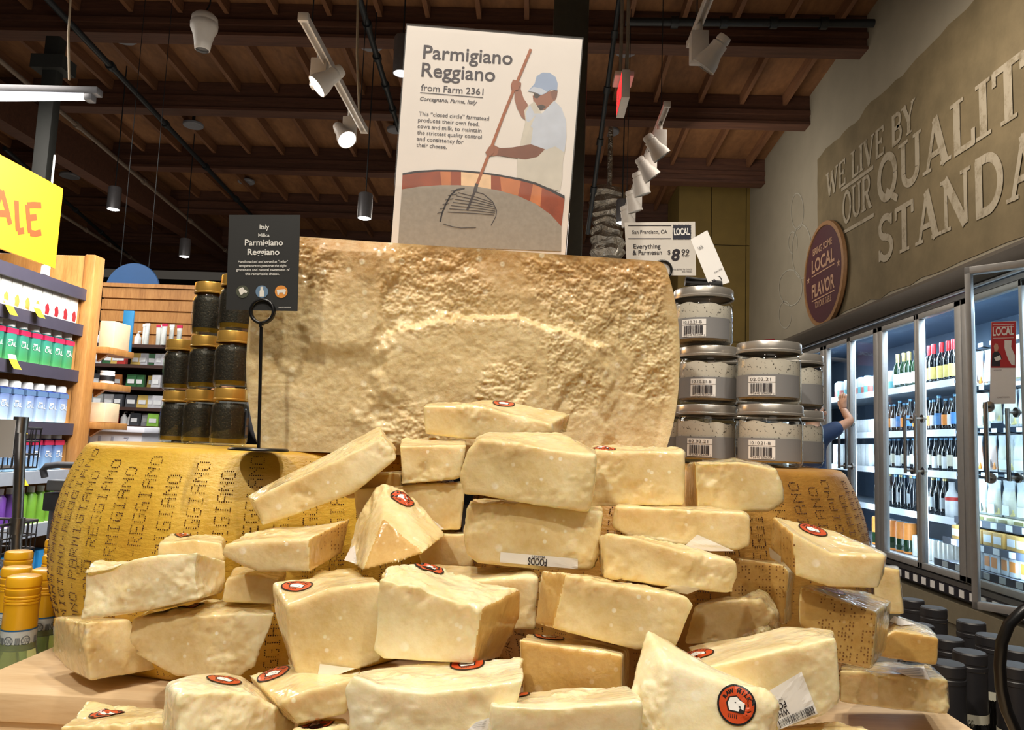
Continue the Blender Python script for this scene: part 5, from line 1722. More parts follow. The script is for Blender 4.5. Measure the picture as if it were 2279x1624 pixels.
# track lights
def track(a, b, label, r=.018):
    a, b = Vector(a), Vector(b)
    t = thing('light_track', label, 'light track', (a + b) / 2)
    L = (b - a).length
    R = Matrix.Rotation(math.atan2(b.y - a.y, b.x - a.x), 3, 'Z')
    mb = MB()
    mb.box((0, 0, .012), (L, .036, .012), R=R)
    for s in (-1, 1):
        mb.box(R @ Vector((0, s * .0145, -.004)), (L, .007, .022), R=R)
    for s in (-1, 1): mb.box(R @ Vector((s * L / 2, 0, .002)), (.02, .044, .036), R=R, bev=.003)
    mb.build('rail', M_FIX, t)
    for s in (-.4, .4):
        q = R @ Vector((s * L, 0, .015)); yy = (a + b).y / 2 + q.y
        mb = MB(); mb.tube([q, q + Vector((0, 0, zdeck(yy) - a.z - .005))], .003, 6); mb.build('hanger', M_DKPIPE, t)
    return t
def head(c, label, aim, lit=True, k=1.0):
    """track spotlight: adaptor, driver box, tilting lamp body; c is the top of the driver box"""
    t = thing('track_spotlight', label, 'spotlight', c)
    mb = MB(); mb.tube([(0, 0, .045 * k), (0, 0, 0)], .016 * k, 12); mb.build('adaptor', M_FIX, t)
    mb = MB(); mb.box((0, 0, -.068 * k), (.074 * k, .05 * k, .136 * k), bev=.004 * k); mb.build('driver_box', M_FIX, t)
    aim = Vector(aim).normalized()
    R = aim.to_track_quat('Z', 'X').to_matrix()
    side = Vector((.05 * k * (1 if aim.x >= 0 else -1), -.02 * k, -.1 * k)) if False else Vector((.055 * k, -.02, -.10 * k)) * (1 if aim.x < 0 else -1) * 1.0
    side = Vector((.055 * k if aim.x < 0 else -.03 * k, -.035 * k, -.105 * k))
    mb = MB(); mb.lathe([(1e-4, -.075 * k), (.026 * k, -.075 * k), (.03 * k, -.06 * k), (.03 * k, -.05 * k), (.027 * k, -.048 * k), (.027 * k, -.042 * k), (.034 * k, -.04 * k), (.036 * k, 0), (.05 * k, .04 * k), (.054 * k, .07 * k), (.05 * k, .07 * k)], c=side, n=28, R=R, cap=False)
    mb.build('lamp_body', M_FIX, t)
    mb = MB(); mb.lathe([(1e-4, .062 * k), (.05 * k, .066 * k)], c=side, n=24, R=R, cap=False)
    mb.build('lens', M_LAMP if lit else pm((150, 150, 150), .3), t)
    return t
zt = 1.70
ta, tb = UZ(690, 40, zt), UZ(800, 290, zt)
tx = (ta.x + tb.x) / 2
track((tx, ta.y, ta.z), (tx, tb.y, tb.z), 'white light track with two lit spotlights left of the poster')
def hang(t_z, x, y, name='track_hanger'):
    pass
head(U(713, 133, 3.32), 'lit white spotlight nearer the viewer on the left track', (-.75, -.25, -.75))
head(U(780, 262, 4.1), 'lit white spotlight at the far end of the left track', (.55, -.45, -.75))
zt2 = 2.07
track((.735, 2.3, 1.25 + zt2), (.735, 3.75, 1.25 + zt2), 'white light track at the top right of the poster')
track((.735, 4.45, 1.25 + zt2), (.735, 6.7, 1.25 + zt2), 'long white light track with a row of spotlights, right of the column')
h = head(Vector((.735, 3.55, 1.25 + zt2 - .05)), 'unlit ribbed white spotlight at the top, right of the poster', (-.55, .35, -.75), False, 1.15)
for i, y in enumerate((4.72, 5.1, 5.42, 5.82, 6.2)):
    head(Vector((.735, y, 1.25 + zt2 - .05)), 'white spotlight on the long right track, ' + ('nearest', 'second from the near end', 'middle one', 'fourth from the near end', 'farthest')[i], (.6 if i < 2 else .25, .1, -.75), False, 1.15)
# exit sign
M_RED = NT('lit_red_exit_face'); M_RED.set(Base_Color=lin((220, 50, 50)), Emission_Color=lin((255, 48, 52)), Emission_Strength=1.6)
e = Vector((.487, 4.62, 1.25 + 2.12))
t = thing('exit_sign', 'thin white exit sign with a red glowing side, hanging from two conduits', 'sign', e)
mb = MB(); mb.box((0, 0, .09), (.05, .30, .18), bev=.004); mb.build('housing', M_FIX, t)
for s in (-1, 1):
    mb = MB(); mb.add([(s * .0256, -.14, .01), (s * .0256, .14, .01), (s * .0256, .14, .17), (s * .0256, -.14, .17)], [(0, 1, 2, 3) if s > 0 else (3, 2, 1, 0)], 0)
    p0, p1 = (Vector((s * .0262, .12 * -s * -1, .045)), Vector((s * .0262, -.12 * -s * -1, .045)))
    if s < 0: p0, p1 = Vector((-.0262, .12, .045)), Vector((-.0262, -.12, .045))
    else: p0, p1 = Vector((.0262, -.12, .045)), Vector((.0262, .12, .045))
    text_on(mb, 'EXIT', p0, p1, (0, 0, 1), (s, 0, 0), 1, bold=.03, sy=.12)
    mb.build('lit_face', [M_RED.m, M_WHITE], t, smooth=0)
mb = MB(); mb.box((0, .02, .2), (.12, .16, .035), bev=.004); mb.build('canopy', M_FIX, t)
for dx in (-.02, .02):
    mb = MB(); mb.tube([(dx, 0, .2), (dx, 0, zdeck(4.6) - e.z - .2)], .011, 8); mb.build('conduit', pm((150, 140, 126), .5, .4), t)
# white bulbous housing near the ceiling
c = U(450, 112, 4.3)
t = thing('camera_dome', 'white bulb-shaped housing hanging from the ceiling at the top left', 'ceiling housing', c)
mb = MB(); mb.lathe([(.038, .0), (.044, .004), (.05, .05), (.062, .10), (.078, .135), (.080, .165), (.076, .17), (.077, .178), (.074, .205), (.055, .225), (.02, .238), (1e-4, .24)], n=32, cap=False); mb.build('shell', M_FIX, t, smooth=50)
mb = MB(); mb.lathe([(1e-4, .012), (.037, .010)], n=24, cap=False); mb.build('mouth', pm((60, 60, 62), .4), t)
mb = MB(); mb.tube([(0, 0, .235), (.02, .01, .3), (.01, .01, zdeck(c.y) - c.z - .02)], .005, 6); mb.build('cable', M_DKPIPE, t)
# crumpled foil duct behind the column
M_FOIL = NT('crumpled_silver_foil'); _co = M_FOIL.coord()
M_FOIL.set(Base_Color=lin((176, 170, 160)), Metallic=.85, Roughness=.28, Normal=M_FOIL.bump(M_FOIL.noise(_co, 9, 4, .6, 1.0), 1.0, .05))
mb = MB()
c = U(1352, 570, 8.6)
prof = []
_top = zdeck(8.6) - c.z - .06
for k in range(40):
    if .055 * k < .8: prof.append((.17 + .03 * (k % 2), .055 * k))
mb.lathe(prof, c=c, n=26)
vv = []
for v in mb.v:
    p = Vector(v); n_ = noise.noise_vector(p * 6) * .05
    vv.append(tuple(p + n_))
mb.v = vv
mb.tube([c + Vector((0, 0, .7)), c + Vector((0, 0, _top + .055))], .03, 10)
solo(mb, 'foil_duct', M_FOIL.m, 'crumpled silver foil duct hanging between the column and the price card', 'duct', smooth=30)
mb = MB(); pass

# ------------------------------------------------------------------ refrigerated cases along the right wall
FX = 2.70
CY0, CY1 = 2.9, 9.6
def zr(v): return 1.25 + v
M_HEAD = pm((74, 68, 62), .45, .2, var=.04)
M_INNER = pm((70, 84, 104), .5, var=.04)
t = thing('cooler_case', 'long lit refrigerated case with glass doors under the mural', 'cooler', (3.05, (CY0 + CY1) / 2, 0)); o_ = t.location
LY = CY1 - CY0
def part(name, mat, fn, par=None, smooth=35, label=None):
    mb = MB(); fn(mb); o = mb.build(name, mat, par or t, None, smooth)
    if label: o['label'] = label
    return o
def _hd(mb):
    pr = [(-.35, 1.06), (-.40, 1.08), (-.42, 1.13), (-.41, 1.20), (-.36, 1.245), (-.12, 1.26), (-.12, 1.06)]
    mb.prism([(x, -LY / 2, zr(z)) for x, z in pr], (0, LY, 0))
part('header', M_HEAD, _hd)
part('header_trim', M_ALU, lambda mb: (mb.box((-.36, 0, zr(1.035)), (.03, LY, .03)), mb.box((-.385, 0, zr(1.065)), (.02, LY, .012))))
part('back_panel', M_INNER, lambda mb: mb.box((.42, 0, zr(.15)), (.04, LY, 2.0)))
part('top_panel', M_INNER, lambda mb: mb.box((.05, 0, zr(1.08)), (.76, LY, .03)))
part('floor_pan', pm((196, 200, 204), .5), lambda mb: mb.box((.03, 0, zr(-.76)), (.74, LY, .04)))
part('base_panel', pm((132, 122, 100), .6, var=.04), lambda mb: (mb.box((-.30, 0, .13), (.06, LY, .22)), mb.box((-.33, 0, .30), (.1, LY, .13))))
part('sill', M_ALU, lambda mb: mb.box((-.34, 0, zr(-.765)), (.07, LY, .03)))
part('tag_rail', pm((30, 28, 40), .5, var=0), lambda mb: mb.box((-.372, 0, zr(-.815)), (.012, LY, .06)))
def _tags(mb):
    y = -LY / 2 + .05
    while y < LY / 2:
        mb.box((-.380, y, zr(-.815)), (.003, .055, .046)); y += .115
ob_ = part('price_tags', M_PAPER, _tags); ob_['kind'] = 'stuff'
for sy in (-1, 1):
    part('end_panel', M_HEAD, lambda mb: mb.box((.03, sy * LY / 2, zr(.1)), (.8, .04, 2.3)))
SHZ = [.56, .21, -.083, -.40]
MSEC = 5.38   # the beer section lies beyond this, the cheese section before it
for z in SHZ:
    y0_, y1_ = MSEC, CY1 - .05
    yc = (y0_ + y1_) / 2 - o_.y
    part('shelf', pm((150, 160, 170), .4, var=.02), lambda mb: mb.box((.13, yc, zr(z) - .012), (.54, y1_ - y0_, .02)))
    part('shelf_rail', pm((206, 210, 216), .4, var=.03), lambda mb: mb.box((-.142, yc, zr(z) - .016), (.01, y1_ - y0_, .05)))
CZ = [(-.38, -.02), (-.52, -.10), (-.665, -.16)]
M_RAILB = pm((66, 70, 84), .5, var=.0)
for z, dx in CZ:
    y0_, y1_ = CY0 + .05, MSEC - .02
    yc = (y0_ + y1_) / 2 - o_.y
    part('shelf', pm((150, 156, 164), .4, var=.02), lambda mb: mb.box((.13 + dx / 2, yc, zr(z) - .012), (.54 - dx, y1_ - y0_, .02)))
    def _r(mb):
        mb.box((-.146 + dx, yc, zr(z) - .014), (.01, y1_ - y0_, .045))
        y = y0_ - o_.y + .1
        while y < y1_ - o_.y:
            mb.box((-.152 + dx, y, zr(z) - .014), (.004, .06, .036), 1); y += .155
    part('shelf_rail', [M_RAILB, M_PAPER], _r, smooth=0)
PEG = [.74, .46, .18, -.10]
for z in PEG:
    y0_, y1_ = CY0 + .05, MSEC - .02
    yc = (y0_ + y1_) / 2 - o_.y
    def _r(mb):
        mb.box((-.06, yc, zr(z)), (.014, y1_ - y0_, .02))
        y = y0_ - o_.y + .1
        while y < y1_ - o_.y:
            mb.tube([(-.06, y, zr(z)), (-.14, y, zr(z) + .01)], .004, 6); mb.box((-.145, y, zr(z) + .02), (.004, .05, .026), 1); y += .125
    part('peg_rail', [M_BLKPL, M_PAPER], _r, smooth=0)
M_LED = NT('cool_white_led_bar'); M_LED.set(Emission_Color=(.8, .9, 1, 1), Emission_Strength=7)
DOORY = [9.55, 8.95, 8.33, 7.75, 7.17, 6.60, 6.04, 5.43, 4.86, 4.25, 3.62]
for y in DOORY[2:-1]:
    part('led_bar', M_LED.m, lambda mb: mb.box((-.318, y - o_.y, zr(.14)), (.012, .012, 1.7)))
part('led_bar', M_LED.m, lambda mb: mb.box((-.22, 0, zr(1.04)), (.05, LY - .2, .02)))
for y in (7.6, 6.6, 5.9, 5.15, 4.5, 3.8):
    lamp('cooler_led', 'AREA', (2.74, y, .13), 14, (.76, .88, 1.0), (3.3, y, .13), .06, size_y=1.7)
    lamp('cooler_top_led', 'AREA', (2.86, y, 1.0), 11, (.8, .9, 1.0), (2.98, y, -.8), .5, size_y=.1)
# doors
M_FRAME = pm((166, 164, 162), .4, .25, var=.03)
def door(y0, y1, thick0, thick1, handle=None, pos=None, rz=0, label=None):
    """glass door, a part of the case; y0 far edge, y1 near edge"""
    w_ = y0 - y1
    h_ = 1.76
    mb = MB()
    for yy, th in ((0 + thick1 / 2, thick1), (w_ - thick0 / 2, thick0)):
        mb.box((0, yy, h_ / 2), (.045, th, h_), bev=.004)
    for zz in (.02, h_ - .02): mb.box((0, w_ / 2, zz), (.045, w_, .04), bev=.004)
    d = mb.build('door', M_FRAME, t)
    d.location = (Vector((FX, y1, zr(-.74))) if pos is None else pos) - o_
    d.rotation_euler = (0, 0, rz)
    if label: d['label'] = label
    mb = MB(); mb.box((0, w_ / 2, h_ / 2), (.006, w_ - .03, h_ - .05)); mb.build('pane', M_PANE, d, smooth=0)
    if handle is not None:
        mb = MB(); x = -.075
        mb.tube([(x, handle, .64), (x, handle, 1.04)], .011, 12)
        for zz in (.66, 1.02): mb.tube([(0, handle, zz), (x, handle, zz)], .009, 8); mb.lathe([(1e-4, -.006), (.028, -.006), (.028, .006), (1e-4, .006)], c=(-.025, handle, zz), n=16, R=Matrix.Rotation(PI / 2, 3, 'Y'), cap=False)
        mb.build('handle', M_STEEL, d)
    return d
for i in range(len(DOORY) - 2):
    y0_, y1_ = DOORY[i], DOORY[i + 1]
    if i == 2: continue
    main0 = .075 if i % 2 == 0 else .03
    main1 = .03 if i % 2 == 0 else .075
    door(y0_ - .004, y1_ + .004, main0, main1, handle=(.07 if i % 2 == 0 else (y0_ - y1_) - .08))
# the swung-open door in front with the printed local card on its pane
hinge = Vector((FX - .03, 3.62, zr(-.74)))
free = U(2158, 1000, 4.05); free.z = hinge.z
dv = free - hinge
od = door(dv.length, 0, .03, .03, handle=dv.length - .10, pos=hinge, rz=math.atan2(dv.y, dv.x) - PI / 2, label='open door')
door(.62, 0, .03, .03, handle=.5, pos=Vector((FX - .03, 7.8, zr(-.74))), rz=math.radians(62), label='open door')
nD = Vector((dv.y, -dv.x, 0)).normalized()
if nD.y > 0: nD = -nD
PD = Plane(hinge + nD * .01, nD)
t = thing('shelf_card', 'red and white LOCAL card with a white state outline, stuck to the open door', 'card', PD.P(2232, 900)); o_c = t.location
def q4(mb, x0, y0, x1, y1, mi, off=0.0, sk=0): PD.poly(mb, [(x0, y0 + sk), (x1, y0), (x1, y1), (x0, y1 + sk)], mi, off)
mb = MB(); mb.prism([PD.P(x, y, .002) for x, y in ((2206, 716), (2262, 714), (2260, 898), (2203, 899))], nD * -.0012, 0)
mb.build('card', M_PAPER, t, o_c, smooth=0)
mb = MB()
PD.poly(mb, [(2207, 717), (2261, 715), (2260, 818), (2206, 818)], 0, .0026)
PD.poly(mb, [(2236, 757), (2252, 757), (2251, 772), (2259, 790), (2259, 813), (2252, 812), (2246, 803), (2240, 788), (2236, 774)], 1, .003)
PD.poly(mb, [(2207, 815), (2209, 788), (2214, 782), (2222, 782), (2228, 790), (2230, 798), (2226, 802), (2226, 815)], 2, .003)
PD.poly(mb, [(2212, 770), (2216, 764), (2221, 766), (2223, 774), (2220, 782), (2214, 782)], 3, .0032)
PD.poly(mb, [(2213, 796), (2226, 790), (2229, 800), (2217, 804)], 1, .0034)
mb.build('printed_panel', [pm((188, 44, 52), .5, var=.02), M_WHITE, pm((34, 36, 48), .5, var=0), pm((206, 160, 136), .5, var=0)], t, o_c, smooth=0)
mb = MB()
PD.text(mb, 'LOCAL', (2210, 747), (2257, 744), (0, 0, 1), 0, off=.003, bold=.03, sy=.062)
for y in (722, 727, 752): PD.poly(mb, [(2210, y), (2257, y - 1), (2257, y), (2210, y + 1)], 0, .003)
PD.text(mb, 'SONOMA', (2212, 825), (2230, 824), (0, 0, 1), 1, off=.003)
PD.text(mb, 'OAKTOWN', (2220, 886), (2248, 885), (0, 0, 1), 1, off=.003)
mb.build('lettering', [M_WHITE, pm((130, 110, 110), .5, var=0)], t, o_c, smooth=0)
# small red local card far off
mb = MB()
PE = Plane(U(1707, 772, 7.4), (.1, -1, 0))
mb.prism([PE.P(x, y) for x, y in ((1687, 757), (1724, 753), (1724, 806), (1687, 806))], -PE.n * .004, 0)
PE.text(mb, 'LOCAL', (1690, 784), (1722, 782), (0, 0, 1), 1, off=.002, bold=.03)
solo(mb, 'shelf_card', [pm((150, 30, 40), .5, var=.03), M_WHITE], 'small dark red LOCAL card standing above the squat jars, far away', 'card', smooth=0)
mb = MB(); mb.tube([PE.P(1706, 806) + Vector((0, .006, 0)), PE.P(1706, 1580) + Vector((0, .006, 0))], .008, 8)
solo(mb, 'card_post', M_DKPIPE, 'thin dark post carrying the far red LOCAL card', 'post')
# round plaque on the mural wall
pc_ = UX(1837, 610, WX - .03)
R_ = Matrix.Rotation(-PI / 2, 3, 'Y')
t = thing('round_plaque', 'round maroon LOCAL FLAVOR plaque with a tan rim on the mural wall', 'sign', pc_)
mb = MB(); mb.lathe([(1e-4, -.015), (.52, -.015), (.535, .0), (.53, .03), (.49, .034), (.488, .02), (1e-4, .02)], n=64, R=R_, cap=False)
mb.build('rim', pm((136, 100, 66), .5, var=.05), t, smooth=40)
mb = MB(); mb.lathe([(1e-4, .024), (.485, .024)], n=64, R=R_, cap=False); mb.build('field', pm((66, 26, 34), .6, var=.06), t)
mb = MB()
def lt(s, y0, y1, z0, z1, h, b=.02): text_on(mb, s, (-.027, y0, z0), (-.027, y1, z1), (0, 0, 1), (-1, 0, 0), 0, off=0, bold=b, sy=h)
lt('BRING SOME', .27, -.24, .25, .25, .10); lt('LOCAL', .30, -.30, .07, .07, .19, .03); lt('FLAVOR', .30, -.30, -.19, -.19, .19, .03); lt('TO YOUR TABLE', .22, -.22, -.31, -.31, .09)
for z in (.035, -.225): mb.box((-.027, 0, z), (.001, .6, .012))
for y in (.4, -.4):
    for k in range(5):
        a = 2 * PI * k / 5 + PI / 2; a2 = a + PI / 5; a3 = a - PI / 5
        mb.add([(-.027, y, .02), (-.027, y + .018 * math.cos(a3), .02 + .018 * math.sin(a3)), (-.027, y + .045 * math.cos(a), .02 + .045 * math.sin(a)), (-.027, y + .018 * math.cos(a2), .02 + .018 * math.sin(a2))], [(0, 1, 2, 3)])
mb.build('lettering', pm((160, 124, 100), .6, var=.05), t, smooth=0)
# ------------------------------------------------------------------ goods inside the cooler
def beer(name, body, lab, capm, r, h, wine_=False, lz=(.18, .5)):
    t = thing(name, 'x', 'bottle')
    if wine_: pr = [(1e-4, .004), (r * .8, 0), (r, .006), (r, h * .56), (r * .8, h * .66), (r * .42, h * .76), (r * .36, h * .97), (1e-4, h * .975)]
    else: pr = [(1e-4, .004), (r * .85, 0), (r, .006), (r, h * .55), (r * .85, h * .66), (r * .48, h * .80), (r * .42, h * .95), (1e-4, h * .955)]
    mb = MB().lathe(pr, n=14, cap=False); mb.build('bottle_body', body, t, smooth=60)
    mb = MB().lathe([(r * 1.015, h * lz[0]), (r * 1.015, h * lz[1])], n=14, cap=False); mb.build('label', lab, t, smooth=60)
    c0_ = .72 if wine_ else .93
    mb = MB().lathe([(r * .44, h * c0_), (r * .46, h * .99), (r * .40, h), (1e-4, h)], n=12, cap=False); mb.build('cap', capm, t, smooth=40)
    return t
BR = pm((30, 22, 18), .1, coat=1, var=0); BK = pm((16, 20, 24), .08, coat=1, var=0); GN = pm((26, 52, 30), .1, coat=1, var=0)
LW = pm((222, 224, 226), .5, var=.04); LY_ = pm((214, 196, 120), .5, var=.06); LR = pm((196, 60, 54), .5, var=.05); LB = pm((74, 128, 186), .5, var=.05); LO = pm((226, 140, 60), .5, var=.06)
CB = pm((120, 170, 206), .3, .6, var=0); CR = pm((196, 44, 52), .4, var=0); CG = pm((196, 178, 120), .3, .6, var=0)
def bare_can(name, body, top, r, h, band=None):
    t = thing(name, 'x', 'can')
    mb = MB().lathe([(1e-4, .003), (r * .8, 0), (r, .008), (r, h - .012), (r * .86, h - .002)], n=14, cap=False); mb.build('can_body', body, t, smooth=50)
    mb = MB().lathe([(r * .86, h - .002), (r * .84, h), (1e-4, h - .002)], n=14, cap=False); mb.build('lid', top, t, smooth=40)
    if band: mb = MB().lathe([(r * 1.01, h * .08), (r * 1.01, h * .45)], n=14, cap=False); mb.build('printed_band', band, t, smooth=50)
    return t
def row(protos, z, y0, y1, pitch, labels, group, x=2.972, jx=.010, rot=6):
    y = y0; i = 0
    while y < y1:
        p = protos[i % len(protos)]
        loc = (x + random.uniform(-jx, jx), y, zr(z) + .0005)
        if not p.get('used'):
            p['used'] = 1; o = p; o.location = loc
        else:
            o = dup(p, loc, random.uniform(0, rot))
        o['label'] = labels[i % len(labels)]; o['group'] = group + (' ' + str(i % len(labels)) if False else '')
        y += pitch; i += 1
    for p in protos:
        if p.get('used'): pass
wb = beer('wine_bottle', BK, LY_, CR, .037, .30, True, (.12, .42)); gb_ = beer('sparkling_bottle', GN, LW, CG, .037, .29, True, (.12, .42))
row([wb], .56, 5.48, 5.86, .092, ['red-capped wine bottle with a yellow label on the top cooler shelf'], 'red-capped wine bottles in the cooler')
row([gb_], .56, 5.95, 6.34, .09, ['dark green bottle with a pale neck on the top cooler shelf'], 'green bottles on the top cooler shelf')
cn = bare_can('drink_can', LW, CB, .034, .165, pm((120, 190, 196), .5)); cn2 = bare_can('drink_can', LW, CB, .034, .155, pm((206, 120, 110), .5))
row([cn, cn2], .56, 6.42, 7.6, .078, ['tall white can with a turquoise band on the top cooler shelf', 'tall white can with a reddish band on the top cooler shelf'], 'white cans on the top cooler shelf')
b1 = beer('beer_bottle', BR, LW, CB, .031, .235); b2 = beer('beer_bottle', BR, LO, CB, .031, .235); b3 = beer('beer_bottle', BK, LB, CB, .033, .26)
row([b3, b1, b2], .21, 5.48, 6.55, .07, ['dark beer bottle with a blue label on the second cooler shelf', 'brown beer bottle with a white label on the second cooler shelf', 'brown beer bottle with an orange label on the second cooler shelf'], 'beer bottles on the second cooler shelf')
cn4 = bare_can('drink_can', LW, CB, .033, .125)
row([cn4], .21, 6.62, 7.7, .075, ['short white can on the second cooler shelf, beside the reaching hand'], 'short white cans on the second cooler shelf')
b4 = beer('beer_bottle', BK, LW, CB, .031, .245, lz=(.1, .45)); b5 = beer('beer_bottle', BK, pm((196, 190, 170), .5), CB, .031, .245)
row([b4, b5], -.083, 5.48, 6.75, .07, ['black beer bottle with a white label on the third cooler shelf', 'black beer bottle with a cream label on the third cooler shelf'], 'black beer bottles on the third cooler shelf')
cn5 = bare_can('drink_can', LW, CB, .034, .2)
row([cn5], -.083, 6.82, 7.7, .08, ['large white can on the third cooler shelf'], 'large white cans on the third cooler shelf')
b6 = beer('beer_bottle', BK, pm((150, 156, 160), .5), CG, .036, .27, lz=(.2, .48)); b7 = beer('beer_bottle', BK, BK, CB, .036, .27)
row([b6, b7], -.40, 5.66, 6.75, .082, ['large dark bottle with a grey oval label on the fourth cooler shelf', 'large plain dark bottle on the fourth cooler shelf'], 'large dark bottles on the fourth cooler shelf')
wj = beer('white_bottle', LW, LR, LW, .045, .25, lz=(.48, .58)); wj.location = (2.97, 5.55, zr(-.40)); wj['label'] = 'white bottle with a small red patch on the fourth cooler shelf'; wj['category'] = 'bottle'
cn6 = bare_can('drink_can', pm((206, 206, 200), .4, .3), CB, .033, .16)
row([cn6], -.738, 5.48, 6.1, .072, ['pale blue-topped can on the cooler floor'], 'pale cans on the cooler floor')
cn7 = bare_can('juice_carton', LO, LW, .05, .24, GN)
row([cn7], -.738, 6.18, 6.8, .11, ['orange carton with a green motif on the cooler floor'], 'orange cartons on the cooler floor')
# bags of cheese on pegs
M_BAG = thin_glass('clear_plastic_bag', (.9, .93, .94))
M_BAGW = NT('milky_plastic_bag'); M_BAGW.set(Base_Color=(.86, .88, .88, 1), Roughness=.25, Alpha=.45)
def bag(slab_mat, w_, h_, n_sl, name='cheese_bag'):
    t = thing(name, 'x', 'bag of cheese')
    mb = MB()
    # pillow-shaped bag, local: x depth, y width, origin at the bottom
    nu, nv = 8, 10
    for s in (-1, 1):
        g = []
        for j in range(nv + 1):
            v = j / nv
            for i in range(nu + 1):
                u = i / nu
                bul = .026 * math.sin(PI * u) ** .6 * math.sin(PI * min(1, v * 1.15)) ** .6 if v < .87 else .003
                ww = w_ * (1 - .12 * v * v)
                g.append((s * (bul + .001) + .003 * math.sin(9 * u + 7 * v), (u - .5) * ww, h_ * v))
        mb.add(g, [(j * (nu + 1) + i, j * (nu + 1) + i + 1, (j + 1) * (nu + 1) + i + 1, (j + 1) * (nu + 1) + i) for j in range(nv) for i in range(nu)])
    mb.build('bag', M_BAGW.m, t, smooth=180)
    mb = MB()
    for k in range(n_sl):
        y = (k - (n_sl - 1) / 2) * w_ * .8 / n_sl
        mb.box((0, y, h_ * .38), (.026, w_ * .7 / n_sl, h_ * .66), bev=.006, R=Matrix.Rotation(.10 * (k - 1), 3, 'X'))
    mb.build('cheese_slices', slab_mat, t)
    mb = MB(); mb.box((-.027, 0, h_ * .2), (.003, w_ * .5, h_ * .26)); mb.build('paper_label', LW, t)
    return t
MO = pm((226, 138, 44), .5, var=.05); MY = pm((226, 208, 140), .5, var=.06); MP = pm((232, 224, 190), .5, var=.05)
bo = bag(MO, .145, .228, 3); by = bag(MY, .145, .228, 2); bp = bag(MP, .145, .228, 2); bs = bag(MY, .12, .20, 3)
def bagrow(seq, z, y0, pitch, n, word, x=2.945):
    for i in range(n):
        p = seq[min(i, len(seq) - 1)] if True else None
        loc = (x, y0 - i * pitch, zr(z) - (.238 if p is not bs else .21))
        if not p.get('used'): p['used'] = 1; o = p; o.location = loc
        else: o = dup(p, loc, random.uniform(-.15, .15))
        kind = 'orange cheese slices' if p is bo else ('pale yellow cheese' if p in (by, bs) else 'whitish cheese')
        o['label'] = 'plastic bag of %s hanging in the %s cooler row' % (kind, word)
        o['group'] = 'bags of cheese, %s cooler row' % word
bagrow([bo, bo, by, by, bp], .74, 5.16, .155, 13, 'topmost')
bagrow([by, bs, by, bp], .46, 5.12, .155, 13, 'second')
bagrow([bo, bo, by, bp, by], .18, 5.18, .155, 13, 'third')
bagrow([bp, by, by], -.10, 5.16, .155, 13, 'lowest')
# packs on the low cheese shelves
def pack(mats, dims, name='cheese_pack'):
    t = thing(name, 'x', 'cheese pack')
    mb = MB(); mb.box((0, 0, dims[2] / 2), dims, bev=.006); mb.build('pack_body', mats[0], t)
    mb = MB(); mb.box((-dims[0] / 2 - .001, 0, dims[2] * .5), (.003, dims[1] * .7, dims[2] * .5)); mb.build('label', mats[1], t)
    return t
k1 = pack((MP, pm((150, 140, 80), .5)), (.1, .12, .038)); k2 = pack((pm((206, 160, 84), .5), LW), (.1, .1, .09)); k3 = pack((LW, LO), (.1, .07, .12)); k4 = pack((MP, LW), (.22, .2, .05)); k5 = pack((pm((210, 180, 130), .5), LR), (.2, .22, .05))
row([k1], -.38, 3.1, 5.3, .135, ['flat pale pack with an olive label on the upper low cheese shelf'], 'packs on the upper low cheese shelf', x=2.958, rot=.05)
row([k2], -.52, 3.1, 5.3, .115, ['tan cheese pack on the middle low cheese shelf'], 'packs on the middle low cheese shelf', x=2.90, rot=.05)
row([k3], -.665, 3.1, 5.1, .085, ['small white tub with an orange label on the lowest cheese shelf'], 'tubs on the lowest cheese shelf', x=2.87, rot=.05)
row([k4, k5], -.738, 3.15, 5.3, .24, ['flat whitish pack lying on the cooler floor', 'flat tan pack with a red label lying on the cooler floor'], 'flat packs on the cooler floor', x=2.925, rot=.05)

# ------------------------------------------------------------------ left aisle shelf with the sale sign
SX = -2.03; YE = 3.30
t = thing('shelf_unit', 'honey-coloured wooden aisle shelf with dark shelf edges at the left', 'shelf', (SX, 2.6, 0)); o_ = t.location
def pw(mb, x0, x1, y0, y1, z0, z1, mi=0, bev=0): mb.box(((x0 + x1) / 2 - o_.x, (y0 + y1) / 2 - o_.y, (z0 + z1) / 2 - o_.z), (abs(x1 - x0), abs(y1 - y0), abs(z1 - z0)), mi, bev=bev)
def spart(name, mat, *boxes, bev=0, smooth=35):
    mb = MB()
    for b in boxes: pw(mb, *b, bev=bev)
    return mb.build(name, mat, t, None, smooth)
spart('end_post', M_SHELFWOOD, (SX - .5, SX - .0, YE, YE + .05, 0, zr(.765)), bev=.004)
spart('end_post', M_SHELFWOOD, (SX - .005, SX + .045, YE - .005, YE + .075, 0, zr(.77)), bev=.006)
spart('back_panel', pm((196, 190, 180), .6, var=.03), (SX - .5, SX - .48, 1.6, YE, 0, zr(.62)))
M_EDGE = pm((62, 58, 72), .5, var=.03)
SHL = [(.605, .61), (.43, .45), (.225, .247), (-.005, .014), (-.215, -.185), (-.42, -.40), (-.80, -.78)]
for a, b in SHL:
    spart('shelf_board', pm((222, 216, 206), .5, var=.02), (SX - .48, SX + .005, 1.6, YE - .002, zr(a), zr(b)))
    spart('shelf_edge', M_EDGE if b > -.1 else pm((150, 156, 168), .5, var=.02), (SX + .005, SX + .02, 1.6, YE - .002, zr(b) - .05, zr(b)))
